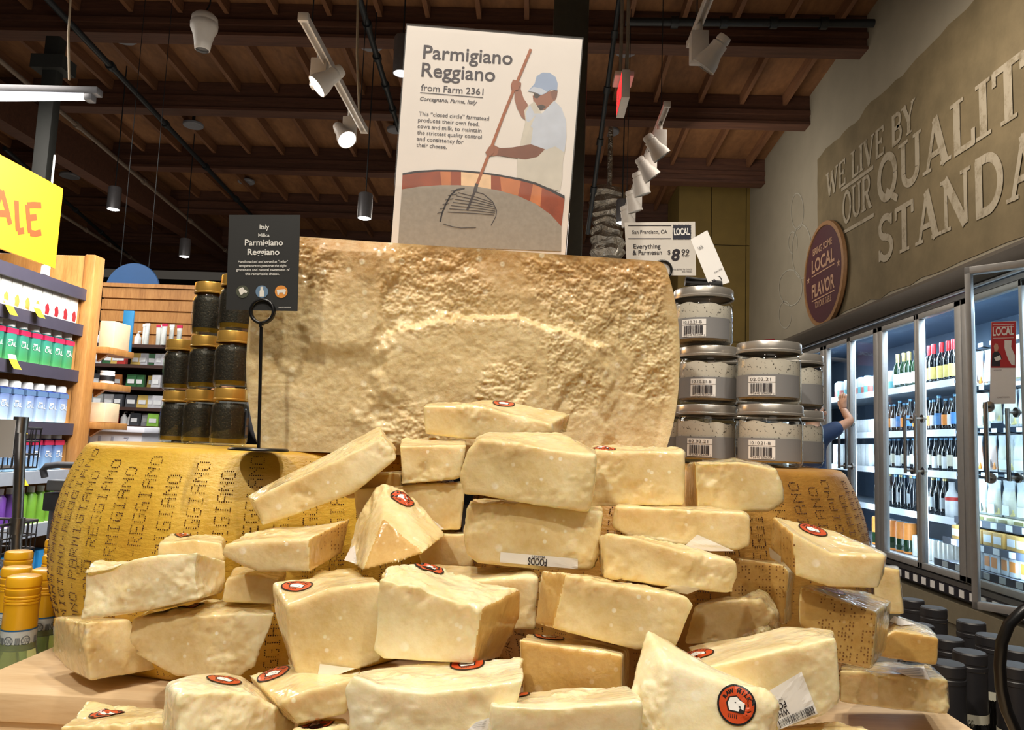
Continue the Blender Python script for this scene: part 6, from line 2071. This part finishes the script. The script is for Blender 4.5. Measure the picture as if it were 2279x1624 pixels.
# short end ledges facing the next aisle
for i, (yp, z) in enumerate(((768, .35), (848, .19), (936, .02), (1018, -.14))):
    Y = 3.46; zz = (948 - yp) / F * Y
    spart('end_ledge', M_SHELFWOOD, (SX + .0, SX + .095, YE + .075, YE + .3, zr(zz) - .03, zr(zz)), bev=.003)
    mb = MB(); a = Vector((SX + .02 - o_.x, YE + .12 - o_.y, zr(zz) - .03))
    mb.prism([a, a + Vector((.05, 0, 0)), a + Vector((0, 0, -.035))], (0, .02, 0)); mb.build('ledge_bracket', M_SHELFWOOD, t, smooth=0)
def simple_box(name, c, d, mats, label, cat, group=None, deco=None):
    t_ = thing(name, label, cat, c, group=group)
    mb = MB(); mb.box((0, 0, d[2] / 2), d, bev=min(d) * .06); mb.build('box_body', mats[0], t_)
    if deco: mb = MB(); deco(mb); mb.build('printed_front', mats[1], t_, smooth=0)
    return t_
def lz_(yp, Y=3.46): return zr((948 - yp) / F * Y) + .001
simple_box('cardboard_box', (SX + .05, YE + .2, lz_(768)), (.07, .14, .125), [pm((222, 196, 160), .7, var=.03)], 'beige open display box on the topmost end ledge', 'box')
simple_box('blue_card', (SX + .06, YE + .288, lz_(768)), (.05, .01, .2), [pm((36, 110, 156), .6)], 'blue card standing behind the beige display box', 'card')
t_ = thing('white_jar', 'white jar with a dark label on the second end ledge', 'jar', (SX + .055, YE + .16, lz_(848)))
mb = MB().lathe([(1e-4, 0), (.03, 0), (.031, .045), (.028, .048), (.030, .05), (.030, .058), (1e-4, .059)], n=24, cap=False); mb.build('jar_body', M_WHITE, t_)
mb = MB().lathe([(.0315, .012), (.0315, .036)], n=24, cap=False); mb.build('label', M_BLACK, t_)
simple_box('cardboard_box', (SX + .045, YE + .18, lz_(936)), (.075, .12, .09), [pm((226, 200, 164), .7, var=.03)], 'plain beige box on the third end ledge', 'box')
for i in range(2):
    t_ = thing('food_tin', 'red and white tin on the lowest end ledge, ' + ('left one' if i == 0 else 'right one'), 'tin', (SX + .025 + .045 * i, YE + .13, lz_(1018)))
    mb = MB().lathe([(1e-4, 0), (.02, 0), (.0205, .04), (1e-4, .04)], n=20, cap=False); mb.build('tin_body', pm((226, 216, 186), .4), t_)
    mb = MB().lathe([(.0208, .01), (.0208, .03)], n=20, cap=False); mb.build('label', pm((206, 66, 40), .5), t_)
# sale sign
PSL = Plane((SX + .015, 3, 2), (1, 0, 0))
t = thing('sale_sign', 'yellow SALE board with red hand-drawn letters on top of the aisle shelf', 'sign', (SX + .01, 2.8, zr(.62))); o_ = t.location
mb = MB()
e1 = PSL.P(140, 420); e2 = PSL.P(138, 603)
yn = 1.9
za_, zb2 = e1.z, e2.z
mb.box((.0, (yn + e1.y) / 2 - o_.y, (za_ + zb2) / 2 - o_.z), (.012, e1.y - yn, za_ - zb2)); mb.build('board', pm((236, 168, 18), .6, var=.02), t)
mb = MB()
def st(pts, wd=.026): ribbon(mb, [PSL.P(x, y) - o_ for x, y in pts], wd, (1, 0, 0), 0, .0015 + .00004 * len(mb.f))
st([(-28, 505), (4, 424)]); st([(3, 424), (13, 460), (22, 500)]); st([(-18, 474), (14, 476)])
st([(36, 446), (37, 480), (39, 515)]); st([(38, 515), (53, 513)])
st([(60, 455), (62, 485), (66, 519)]); st([(60, 457), (75, 456), (91, 457)]); st([(63, 485), (81, 483)]); st([(66, 518), (78, 520), (91, 517)])
st([(-45, 430), (-66, 425), (-80, 445), (-62, 468), (-48, 490), (-66, 510), (-84, 500)])
mb.build('lettering', pm((214, 66, 30), .5, var=.02), t, smooth=0)
mb = MB(); mb.box((0, e1.y - .05 - o_.y, (zb2 + zr(.614)) / 2 - o_.z), (.012, .04, max(.01, zb2 - zr(.614)))); mb.build('clip', M_WHITE, t)
mb = MB()
for yy in (2.35, 3.0): mb.tube([(0, yy - o_.y, za_ - o_.z), (0, yy - o_.y, za_ - o_.z + .12)], .004, 6)
mb.build('hanger', M_WHITE, t)
# goods on the shelf
def vit(body, band, capm, word):
    t_ = thing('supplement_bottle', 'x', 'bottle')
    mb = MB(); mb.box((0, 0, .066), (.05, .06, .132), bev=.009); mb.build('bottle_body', body, t_)
    mb = MB().lathe([(1e-4, .131), (.026, .131), (.026, .152), (.022, .158), (1e-4, .159)], n=20, cap=False); mb.build('cap', capm, t_, smooth=40)
    mb = MB(); mb.box((0, 0, .115), (.0512, .0612, .02)); mb.build('band', band, t_)
    mb = MB()
    text_on(mb, word, (.0262, -.024, .055), (.0262, .024, .055), (0, 0, 1), (1, 0, 0), 0, bold=.0, spacing=1.15, sy=.026, off=.0004)
    mb.add([(.0262, -.02, .075), (.0262, .004, .075), (.0262, .004, .081), (.0262, -.02, .081)], [(0, 1, 2, 3)])
    mb.build('lettering', M_WHITE, t_, smooth=0)
    return t_
def grad(name, top, bot):
    m = NT(name); tc = m.n('ShaderNodeTexCoord'); sp = m.n('ShaderNodeSeparateXYZ'); m.l(tc.outputs['Object'], sp.inputs[0])
    mr = m.n('ShaderNodeMapRange'); mr.inputs[1].default_value = .01; mr.inputs[2].default_value = .13; m.l(sp.outputs[2], mr.inputs[0])
    m.set(Base_Color=m.ramp(mr.outputs[0], [(0, bot), (1, top)]), Roughness=.4); return m.m
MG1 = grad('teal_green_print', (40, 120, 120), (70, 150, 90)); MB1 = grad('blue_print', (40, 70, 150), (190, 214, 236)); MB2 = grad('deep_blue_print', (50, 60, 140), (150, 190, 226))
PK = pm((206, 40, 84), .5, var=0); WCAP = pm((236, 236, 236), .4, var=0); YG = pm((90, 120, 160), .5, var=0)
v1 = vit(MG1, PK, WCAP, 'CAL'); v2 = vit(MB1, YG, WCAP, 'CAL'); v3 = vit(MB2, PK, WCAP, 'CAL')
for pr, z, lab, n0 in ((v1, .247, 'white-capped bottle with a pink band and teal green print, second shelf down', 3.255), (v2, .014, 'white-capped blue bottle reading CAL on the middle shelf', 3.25), (v3, -.185, 'white-capped blue bottle with a pink band on the shelf above the trolley', 3.25)):
    for i in range(8):
        loc = (SX - .03, n0 - i * .074, zr(z) + .0005)
        if i == 0: o = pr; o.location = loc
        else: o = dup(pr, loc, random.uniform(-.06, .06))
        o['label'] = lab; o['group'] = lab.split(',')[0].replace('white-capped', 'row of white-capped').replace('bottle', 'bottles')
def wbox(motif):
    t_ = thing('carton', 'x', 'carton')
    mb = MB(); mb.box((0, 0, .07), (.04, .056, .14), bev=.002); mb.build('carton_body', pm((244, 242, 236), .5, var=.01), t_)
    mb = MB(); x = .0206
    mb.add([(x, -.008, .01), (x, .016, .008), (x, .020, .03), (x, .012, .052), (x, .002, .056), (x, -.01, .04), (x, -.006, .026)], [(0, 1, 2, 3, 4, 5, 6)]); mb.build('printed_motif', motif, t_, smooth=0)
    return t_
w1 = wbox(pm((150, 34, 44), .5, var=.1)); w2 = wbox(pm((176, 140, 66), .5, var=.1))
for i in range(9):
    pr = w1 if i < 4 else w2
    loc = (SX - .025, 3.255 - i * .062, zr(.45) + .0005)
    if i in (0, 4): o = pr; o.location = loc
    else: o = dup(pr, loc)
    o['label'] = 'white carton with a dark red motif on the top shelf' if i < 4 else 'white carton with a golden motif on the top shelf'
    o['group'] = 'white cartons with red motif' if i < 4 else 'white cartons with golden motif'
def cap_b(body, capm, h): 
    t_ = thing('shelf_bottle', 'x', 'bottle')
    mb = MB().lathe([(1e-4, 0), (.024, 0), (.025, .006), (.025, h * .75), (.014, h * .84)], n=18, cap=False); mb.build('bottle_body', body, t_, smooth=50)
    mb = MB().lathe([(.014, h * .82), (.015, h), (1e-4, h)], n=16, cap=False); mb.build('cap', capm, t_)
    return t_
c1_ = cap_b(pm((104, 60, 150), .4), WCAP, .15); c2_ = cap_b(pm((110, 160, 50), .4), WCAP, .15)
for i in range(9):
    pr = c2_ if i < 4 else c1_
    loc = (SX - .03, 3.25 - i * .062, zr(-.40) + .0005)
    if i in (0, 4): o = pr; o.location = loc
    else: o = dup(pr, loc)
    o['label'] = 'green bottle low on the aisle shelf behind the metal pole' if i < 4 else 'purple bottle low on the aisle shelf behind the metal pole'
    o['group'] = 'low green bottles' if i < 4 else 'low purple bottles'
bb = simple_box('blue_carton', (SX - .06, 3.24, zr(-.779)), (.1, .1, .26), [pm((40, 130, 190), .4, var=.04)], 'blue carton on the lowest aisle shelf', 'carton', 'blue cartons on the lowest aisle shelf')
for i in range(5): dup(bb, (SX - .06, 3.12 - i * .115, zr(-.779)))
# folded price flags hanging from the shelf edges
for i, (px, py, lab) in enumerate(((16, 686, 'yellow price flag on the upper shelf edge, left'), (78, 692, 'yellow price flag on the upper shelf edge, right'), (24, 806, 'yellow price flag on the second shelf edge'), (38, 950, 'yellow price flag beside the metal pole'), (40, 1065, 'yellow price flag low on the pale shelf edge'))):
    PF = Plane((SX + .026, 3, 1), (1, 0, 0)); c = PF.P(px, py)
    mb = MB()
    pr = [(0, .03), (.006, .012), (.016, -.006), (.030, -.026)]
    vs = []
    for x, z in pr: vs += [c + Vector((x, -.022, z)), c + Vector((x, .022, z))]
    mb.add(vs, [(0, 1, 3, 2)], 0); mb.add(vs, [(2, 3, 5, 4), (4, 5, 7, 6)], 1)
    ob_ = solo(mb, 'price_flag', [M_WHITE, pm((240, 200, 40), .5, var=0)], lab, 'price flag', smooth=0)
    md = ob_.modifiers.new('thick', 'SOLIDIFY'); md.thickness = .0008

# ------------------------------------------------------------------ slatwall shelf at the back left
YB = 5.5
def bx(px): return U(px, 950, YB).x
xl, xr = bx(150), bx(403)
t = thing('slatwall_shelf', 'back-left wooden slatwall unit with dark shelves of small goods', 'shelf', ((xl + xr) / 2, YB, 0)); o_ = t.location
wl = xr - xl
mb = MB()
z0_, z1_ = zr(.55), zr(1.10)
for k in range(6):
    h_ = (z1_ - z0_) / 6; mb.box((0, .3, z0_ + h_ * (k + .5)), (wl, .03, h_ - .012))
mb.box((0, .32, (z0_ + z1_) / 2), (wl, .02, z1_ - z0_)); mb.build('slat_panel', M_SHELFWOOD, t)
mb = MB(); mb.box((wl / 2, .29, zr(1.12) / 2), (.06, .07, zr(1.12)), bev=.004); mb.build('end_post', M_SHELFWOOD, t)
mb = MB(); mb.box((0, .3, zr(1.115)), (wl, .05, .03)); mb.build('top_rail', M_SHELFWOOD, t)
mb = MB(); mb.box((0, .32, .9), (wl, .02, 1.8)); mb.build('back_panel', pm((58, 44, 36), .7, var=.08), t)
SB = [.618, .469, .307, .158, .026, -.12]
for z in SB:
    mb = MB(); mb.box((-.06, .12, zr(z) - .012), (wl - .06, .34, .024)); mb.build('shelf_board', pm((64, 40, 32), .6, var=.06), t)
rs = random.Random(21)
def pump():
    t_ = thing('pump_bottle', 'x', 'bottle')
    mb = MB().lathe([(1e-4, 0), (.022, 0), (.023, .01), (.023, .055), (.012, .068), (.012, .08), (1e-4, .08)], n=14, cap=False); mb.build('bottle_body', WCAP, t_, smooth=50)
    mb = MB(); mb.tube([(0, 0, .08), (0, 0, .096), (.02, 0, .098)], .005, 6); mb.build('pump', WCAP, t_)
    return t_
def tubeb(tip):
    t_ = thing('squeeze_tube', 'x', 'tube')
    mb = MB(); g = []
    for (z, wx, wy_) in ((0, .014, .014), (.012, .016, .016), (.08, .018, .012), (.14, .021, .002)): g += [(wx * math.cos(a), wy_ * math.sin(a), z) for a in np.linspace(0, 2 * PI, 12, endpoint=False)]
    mb.add(g, [(j * 12 + i, j * 12 + (i + 1) % 12, (j + 1) * 12 + (i + 1) % 12, (j + 1) * 12 + i) for j in range(3) for i in range(12)]); mb.build('tube_body', pm((222, 226, 222), .4, var=.05), t_, smooth=60)
    mb = MB(); mb.box((0, 0, .148), (.043, .006, .02)); mb.build('crimp', tip, t_)
    return t_
def pouch(c):
    t_ = thing('pouch', 'x', 'pouch')
    mb = MB(); mb.prism([(-.04, 0, 0), (.04, 0, 0), (.036, .005, .09), (-.036, .005, .09)], (0, .022, 0)); mb.build('pouch_body', c, t_, smooth=0)
    mb = MB(); mb.box((0, -.001, .04), (.05, .003, .03)); mb.build('label', LW, t_)
    return t_
protos = {'pump': pump(), 'tr': tubeb(PK), 'tw': tubeb(WCAP), 'pg': pouch(pm((150, 152, 152), .4)), 'pgr': pouch(pm((52, 100, 62), .4)), 'py': pouch(pm((196, 166, 90), .4)), 'pk': pouch(pm((70, 72, 78), .4)), 'pw': pouch(pm((190, 190, 196), .4)), 'pr': pouch(pm((170, 54, 50), .4)), 'po': pouch(pm((196, 120, 60), .4)), 'pl': pouch(pm((130, 180, 70), .4))}
first_ = set()
SW = ['top', 'second', 'third', 'fourth', 'fifth']
lays = [(0, [('pg', 178, 'u'), ('pump', 205, ''), ('pw', 218, ''), ('pump', 232, ''), ('pump', 252, ''), ('pump', 270, ''), ('pump', 290, ''), ('tw', 302, ''), ('tw', 314, ''), ('tr', 331, ''), ('tw', 343, ''), ('tr', 355, ''), ('tw', 366, ''), ('tr', 378, '')]),
        (1, [('pw', 185, ''), ('pw', 205, ''), ('pgr', 228, ''), ('py', 248, ''), ('pr', 262, ''), ('py', 285, ''), ('pw', 302, ''), ('pgr', 322, ''), ('pw', 342, ''), ('pw', 358, '')]),
        (2, [('pw', 180, ''), ('pg', 225, ''), ('po', 245, ''), ('pgr', 285, ''), ('pgr', 302, ''), ('py', 325, ''), ('pw', 345, ''), ('pk', 200, '')]),
        (3, [('pgr', 176, ''), ('pg', 196, ''), ('pg', 216, ''), ('pw', 236, ''), ('pk', 262, ''), ('pk', 290, ''), ('py', 315, ''), ('pw', 335, ''), ('pw', 352, '')]),
        (4, [('pk', 200, ''), ('pr', 222, ''), ('pump', 240, ''), ('pr', 252, ''), ('pump', 270, ''), ('pump', 286, ''), ('pk', 300, ''), ('pw', 320, ''), ('pl', 345, '')])]
desc = {'pump': 'white pump bottle', 'tr': 'white tube with a red crimped end', 'tw': 'white squeeze tube', 'pg': 'grey pouch', 'pgr': 'green pouch', 'py': 'tan pouch', 'pk': 'dark pouch', 'pw': 'whitish pouch', 'pr': 'red pouch', 'po': 'orange pouch', 'pl': 'lime green pouch'}
for r, items in lays:
    for k, px, _ in items:
        p_ = protos[k]
        loc = Vector((bx(px), YB - .02 + rs.uniform(-.03, .05), zr(SB[r]) + .0005))
        if k not in first_: first_.add(k); o = p_; o.location = loc; o.rotation_euler = (0, 0, rs.uniform(-.3, .3))
        else: o = dup(p_, loc, rs.uniform(-.3, .3))
        o['label'] = '%s on the %s shelf of the back-left slatwall unit' % (desc[k], SW[r])
        o['group'] = desc[k] + 's, slatwall %s shelf' % SW[r]
# blue round sign above it
c = U(295, 646, 6.2)
t = thing('round_sign', 'blue round hanging sign rising behind the slatwall unit', 'sign', c)
mb = MB(); mb.lathe([(1e-4, -.012), (.228, -.012), (.232, 0), (.228, .012), (1e-4, .012)], n=48, R=Matrix.Rotation(PI / 2, 3, 'X'), cap=False); mb.build('disc', pm((22, 70, 120), .6, var=.02), t)
for s in (-.12, .12):
    mb = MB(); mb.tube([(s, 0, .19), (s, 0, zdeck(6.2) - c.z - .02)], .003, 6); mb.build('wire', M_DKPIPE, t)
# white tote on a grey trolley, metal pole and wire baskets
Yt = 3.9
a, b = U(196, 1004, Yt), U(352, 1004, Yt)
t = thing('plastic_tote', 'white plastic tote with faint handwriting behind the yellow wheel', 'tote', ((a.x + b.x) / 2, Yt, zr(-.36))); wt_ = b.x - a.x
mb = MB(); h_ = .37
ring = lambda sx, sy, z: [(-sx, -sy, z), (sx, -sy, z), (sx, sy, z), (-sx, sy, z)]
g = ring(wt_ * .42, .14, 0) + ring(wt_ * .48, .16, h_) 
mb.add(g, [(3, 2, 1, 0), (0, 1, 5, 4), (1, 2, 6, 5), (2, 3, 7, 6), (3, 0, 4, 7)]); mb.box((0, 0, h_ - .012), (wt_ * 1.06, .36, .03), bev=.006); mb.build('tub', pm((206, 208, 218), .4, var=.02), t)
mb = MB()
for k, ch in enumerate('0117'):
    text_on(mb, ch, (-.11 + .065 * k, -.157, .27), (-.085 + .065 * k - (.012 if ch == '1' else 0), -.157, .27), (0, 0, 1), (0, -1, 0), 0, off=.003, sy=.075)
mb.build('handwriting', pm((150, 152, 166), .6, var=0), t, smooth=0)
mb = MB(); mb.box((0, 0, -.35), (wt_, .32, .69), bev=.01)
solo_c = t.location
ob_ = solo(MB().add([tuple(Vector(v) + solo_c + Vector((0, 0, -.2)) for v in []) or (0, 0, 0)], []) if False else (lambda m: (m.box((solo_c.x, solo_c.y, solo_c.z / 2 - .001), (wt_ * .95, .34, solo_c.z - .004), bev=.01), m)[1])(MB()), 'trolley_cabinet', pm((60, 58, 60), .5, var=.05), 'dark grey cabinet trolley carrying the white tote', 'trolley')
# grey trolley handle at the left
Yc = 2.5
t = thing('utility_trolley', 'grey utility trolley with a rounded push handle left of the yellow wheel', 'trolley', U(150, 1100, Yc) * 1.0); t.location.z = 0; o_ = Vector(t.location)
M_TRG = pm((92, 94, 100), .45, var=.04)
mb = MB(); zoff = [U(100, 1062, Yc), U(96, 1046, Yc), U(104, 1037, Yc), U(130, 1034, Yc), U(330, 1040, Yc)]
mb.tube([p - o_ for p in zoff], .011, 12); mb.build('push_handle', M_TRG, t, smooth=60)
mb = MB(); p0 = U(108, 1066, Yc) - o_; mb.box(p0 + Vector((.2, .03, -.02)), (.42, .05, .035), bev=.006); mb.build('top_shelf', pm((140, 144, 150), .4, var=.03), t)
mb = MB(); mb.box(p0 + Vector((.18, .04, -.075)), (.4, .06, .06), bev=.006); mb.build('tray', pm((70, 72, 78), .5), t)
pz = p0.z - .1
mb = MB(); mb.box((p0.x + .0, .05, pz / 2 + .03), (.024, .03, pz), bev=.004); mb.build('upright', pm((150, 152, 160), .35, .5), t)
mb = MB(); mb.box((p0.x + .38, .05, pz / 2 + .03), (.024, .03, pz), bev=.004); mb.build('upright', pm((150, 152, 160), .35, .5), t)
mb = MB(); mb.box((p0.x + .19, .07, .3), (.4, .3, .5), bev=.01); mb.build('bin', pm((44, 40, 40), .5), t)
for sx in (.02, .36):
    mb = MB(); mb.lathe([(1e-4, -.012), (.03, -.012), (.03, .012), (1e-4, .012)], c=(p0.x + sx, .05, .03), n=16, R=Matrix.Rotation(PI / 2, 3, 'Y'), cap=False); mb.build('wheel', M_BLKPL, t)
Yp = 1.9
top, bt_ = U(48, 930, Yp), U(36, 1225, Yp)
t = thing('basket_rack', 'shiny metal pole rack with wire shopping baskets at the left picture edge', 'basket rack', (bt_.x, bt_.y, 0)); o_ = Vector(t.location)
mb = MB(); mb.tube([top - o_, bt_ - o_, Vector((0, 0, .02))], .0125, 14); mb.lathe([(1e-4, 0), (.16, 0), (.16, .012), (1e-4, .016)], n=32, cap=False)
for yy in (945, 1170): c = U(46 if yy < 1000 else 38, yy, Yp) - o_; mb.tube([c + Vector((0, 0, -.02)), c + Vector((0, 0, .02))], .017, 14)
mb.build('pole', M_STEEL, t, smooth=50)
for (x0, x1, ya, yb2) in ((-130, 36, 952, 1042), (-130, 26, 1166, 1262)):
    mb = MB(); A = U(x1, ya, Yp) - o_; B = U(x1 - 12, yb2, Yp) - o_; C = U(x0, ya, Yp) - o_
    hh = A.z - B.z; wx = A.x - C.x; dx = A.x - B.x
    for k in range(4):
        f = k / 3; z = A.z - hh * f; s = dx * f
        mb.tube([(A.x - s, A.y - .1, z), (C.x + s, A.y - .1, z), (C.x + s, A.y + .1, z), (A.x - s, A.y + .1, z)], .0022 if k else .0035, 6, close=True)
    for k in range(15):
        x = A.x - wx * k / 14
        for yy in (-.1, .1): mb.tube([(x, A.y + yy, A.z), (min(max(x, C.x + dx), A.x - dx), A.y + yy, B.z)], .0016, 5)
        mb.tube([(min(max(x, C.x + dx), A.x - dx), A.y - .1, B.z), (min(max(x, C.x + dx), A.x - dx), A.y + .1, B.z)], .0016, 5)
    for k in range(7):
        y = A.y - .1 + .2 * k / 6; mb.tube([(A.x, y, A.z), (A.x - dx, y, B.z)], .0016, 5)
    mb.build('wire_basket', M_GREYM, t, smooth=60)
mb = MB(); c = U(4, 975, Yp - .11)
mb.box(c, (.06, .002, .09)); solo(mb, 'paper_card', M_PAPER, 'white paper card on the front of the upper wire basket', 'card')

# ------------------------------------------------------------------ people in the background
def chain(name, pts, edges, mat, parent, lev=2):
    me = bpy.data.meshes.new(name)
    me.from_pydata([p[:3] for p in pts], edges, [])
    o = bpy.data.objects.new(name, me); COL.objects.link(o)
    o.modifiers.new('skin', 'SKIN')
    sd = o.modifiers.new('sub', 'SUBSURF'); sd.levels = lev; sd.render_levels = lev
    if not me.skin_vertices: me.attributes
    bm = bmesh.new(); bm.from_mesh(me)
    ly = bm.verts.layers.skin.verify()
    bm.verts.ensure_lookup_table()
    for i, v in enumerate(bm.verts):
        r = pts[i][3]; rr = pts[i][4] if len(pts[i]) > 4 else r
        v[ly].radius = (r, rr); v[ly].use_root = (i == 0)
    bm.to_mesh(me); bm.free()
    _pend.append((o, mat, parent))
    return o
_pend = []
SKIN = pm((196, 146, 116), .5, var=.04); SKIN2 = pm((170, 112, 84), .5, var=.04)
def person(loc, rz, label, skin, shirt, trousers, hair, rarm, larm):
    """rarm / larm: elbow, wrist, knuckle points (x right, y forward, z up), standing height 1.72"""
    t = thing('person', label, 'person', loc, rz)
    P_ = [(0, 0, .95, .11, .09), (0, 0, 1.12, .10, .085), (0, 0, 1.30, .12, .085), (0, 0, 1.42, .09, .07), (0, .01, 1.50, .052, .052), (0, .02, 1.58, .07, .085), (0, .015, 1.66, .072, .09), (0, .01, 1.71, .045, .055)]
    E = [(0, 1), (1, 2), (2, 3), (3, 4), (4, 5), (5, 6), (6, 7)]
    for s, arm in ((1, rarm), (-1, larm)):
        b = len(P_)
        P_ += [(s * .18, 0, 1.40, .048), (arm[0][0], arm[0][1], arm[0][2], .042), (arm[1][0], arm[1][1], arm[1][2], .028), (arm[2][0], arm[2][1], arm[2][2], .034, .02)]
        E += [(3, b), (b, b + 1), (b + 1, b + 2), (b + 2, b + 3)]
        kn = Vector(arm[2]); d = (kn - Vector(arm[1])).normalized(); sd_ = d.orthogonal().normalized()
        for q, (off_, ln) in enumerate(((-.03, .06), (-.01, .075), (.01, .07), (.03, .055))):
            base = kn + sd_ * off_ * .9; mid = base + d * ln * .55; tip = mid + (d * .5 + d.cross(sd_) * .6).normalized() * ln * .5
            k = len(P_); P_ += [tuple(base + d * .012) + (.010,), tuple(mid) + (.0095,), tuple(tip) + (.008,)]; E += [(b + 3, k), (k, k + 1), (k + 1, k + 2)]
        th = Vector(arm[1]).lerp(kn, .5); k = len(P_)
        P_ += [tuple(th + sd_ * -.035 + d * .02) + (.011,), tuple(th + sd_ * -.045 + d * .055 + d.cross(sd_) * .02) + (.009,)]; E += [(b + 2, k), (k, k + 1)]
    for s in (1, -1):
        b = len(P_); P_ += [(s * .09, 0, .88, .085), (s * .10, .01, .49, .058), (s * .10, -.01, .09, .038), (s * .11, .12, .04, .035, .03)]
        E += [(0, b), (b, b + 1), (b + 1, b + 2), (b + 2, b + 3)]
    chain('body', P_, E, skin, t)
    # clothing
    S_ = [(0, 0, .83, .16, .135), (0, 0, 1.12, .15, .125), (0, 0, 1.30, .175, .13), (0, 0, 1.42, .135, .105), (0, .005, 1.47, .075, .07)]
    E2 = [(0, 1), (1, 2), (2, 3), (3, 4)]
    for s, arm in ((1, rarm), (-1, larm)):
        b = len(S_); e_ = Vector(arm[0]); sh = Vector((s * .18, 0, 1.40)); m_2 = sh.lerp(e_, .72)
        S_ += [tuple(sh) + (.075,), tuple(m_2) + (.066,)]; E2 += [(3, b), (b, b + 1)]
    chain('shirt', S_, E2, shirt, t)
    T_ = [(0, 0, .96, .14, .115)]; E3 = []
    for s in (1, -1):
        b = len(T_); T_ += [(s * .09, 0, .86, .098), (s * .10, .01, .49, .075), (s * .10, 0, .08, .062)]; E3 += [(0, b), (b, b + 1), (b + 1, b + 2)]
    chain('trousers', T_, E3, trousers, t)
    mb = MB()
    mb.sphere((0, -.012, 1.655), .098, 18, 12, sc=(.86, 1.02, .92))
    mb.v = [v for v in mb.v]
    mb.build('hair', hair, t, smooth=180)
    mb = MB(); mb.sphere((0, .108, 1.60), .016, 8, 6, sc=(.8, 1.2, 1.3)); 
    for s in (-1, 1): mb.sphere((s * .078, .01, 1.60), .02, 8, 6, sc=(.4, .8, 1.3))
    mb.build('nose_and_ears', skin, t, smooth=180)
    mb = MB()
    for s in (-1, 1): mb.sphere((s * .03, .098, 1.625), .011, 8, 6)
    mb.build('eyes', pm((40, 30, 26), .3), t, smooth=180)
    mb = MB(); mb.tube([(-.022, .102, 1.555), (0, .108, 1.553), (.022, .102, 1.555)], .006, 6); mb.build('mouth', pm((150, 84, 76), .5), t, smooth=60)
    for s in (-1, 1):
        mb = MB(); mb.box((s * .105, .06, .035), (.085, .26, .07), bev=.02); mb.build('shoe', M_BLKPL, t)
    return t
# shopper at the far cooler door, arm raised: the hand shows right of the squat jars
Yq = 6.4
hand = U(1862, 884, Yq)
bx_ = U(1806, 1000, Yq)
lx = Vector((bx_.x, Yq, 0))
# the shopper faces the cooler (+X), so forward = +X: rz = -90 deg
fx = hand.x - lx.x
hz = hand.z
person(lx, -PI / 2, 'person in dark blue reaching for the far cooler door, mostly behind the jars', SKIN, pm((30, 52, 88), .7, var=.05), pm((40, 40, 48), .7), pm((46, 32, 24), .7, var=.1),
       rarm=((.16, .26, U(1868, 938, Yq).z - .0), (.10, fx + .02, hz - .13), (.09, fx + .015, hz - .03)), larm=((-.24, .02, 1.12), (-.24, .14, .92), (-.24, .18, .84)))
# second person behind the dark jars: only a bent elbow shows beside the white tote
Yq = 4.3
el = U(349, 975, Yq)
person((el.x + .36, Yq, 0), 0, 'person standing behind the dark jars, only a bare bent elbow in sight', SKIN2, pm((60, 60, 64), .7, var=.05), pm((50, 50, 58), .7), pm((40, 30, 24), .7),
       rarm=((.30, .02, 1.12), (.2, .2, 1.0), (.14, .26, .98)), larm=((-.34, .0, el.z - .03), (-.2, .2, 1.02), (-.14, .26, 1.0)))
bpy.context.view_layer.update()
dg2 = bpy.context.evaluated_depsgraph_get()
for o, mat, par in _pend:
    me = bpy.data.meshes.new_from_object(o.evaluated_get(dg2))
    o.modifiers.clear(); o.data = me
    me.materials.clear(); me.materials.append(mat)
    me.polygons.foreach_set('use_smooth', [True] * len(me.polygons))
    o.parent = par
for o in bpy.data.objects:
    if 'used' in o: del o['used']
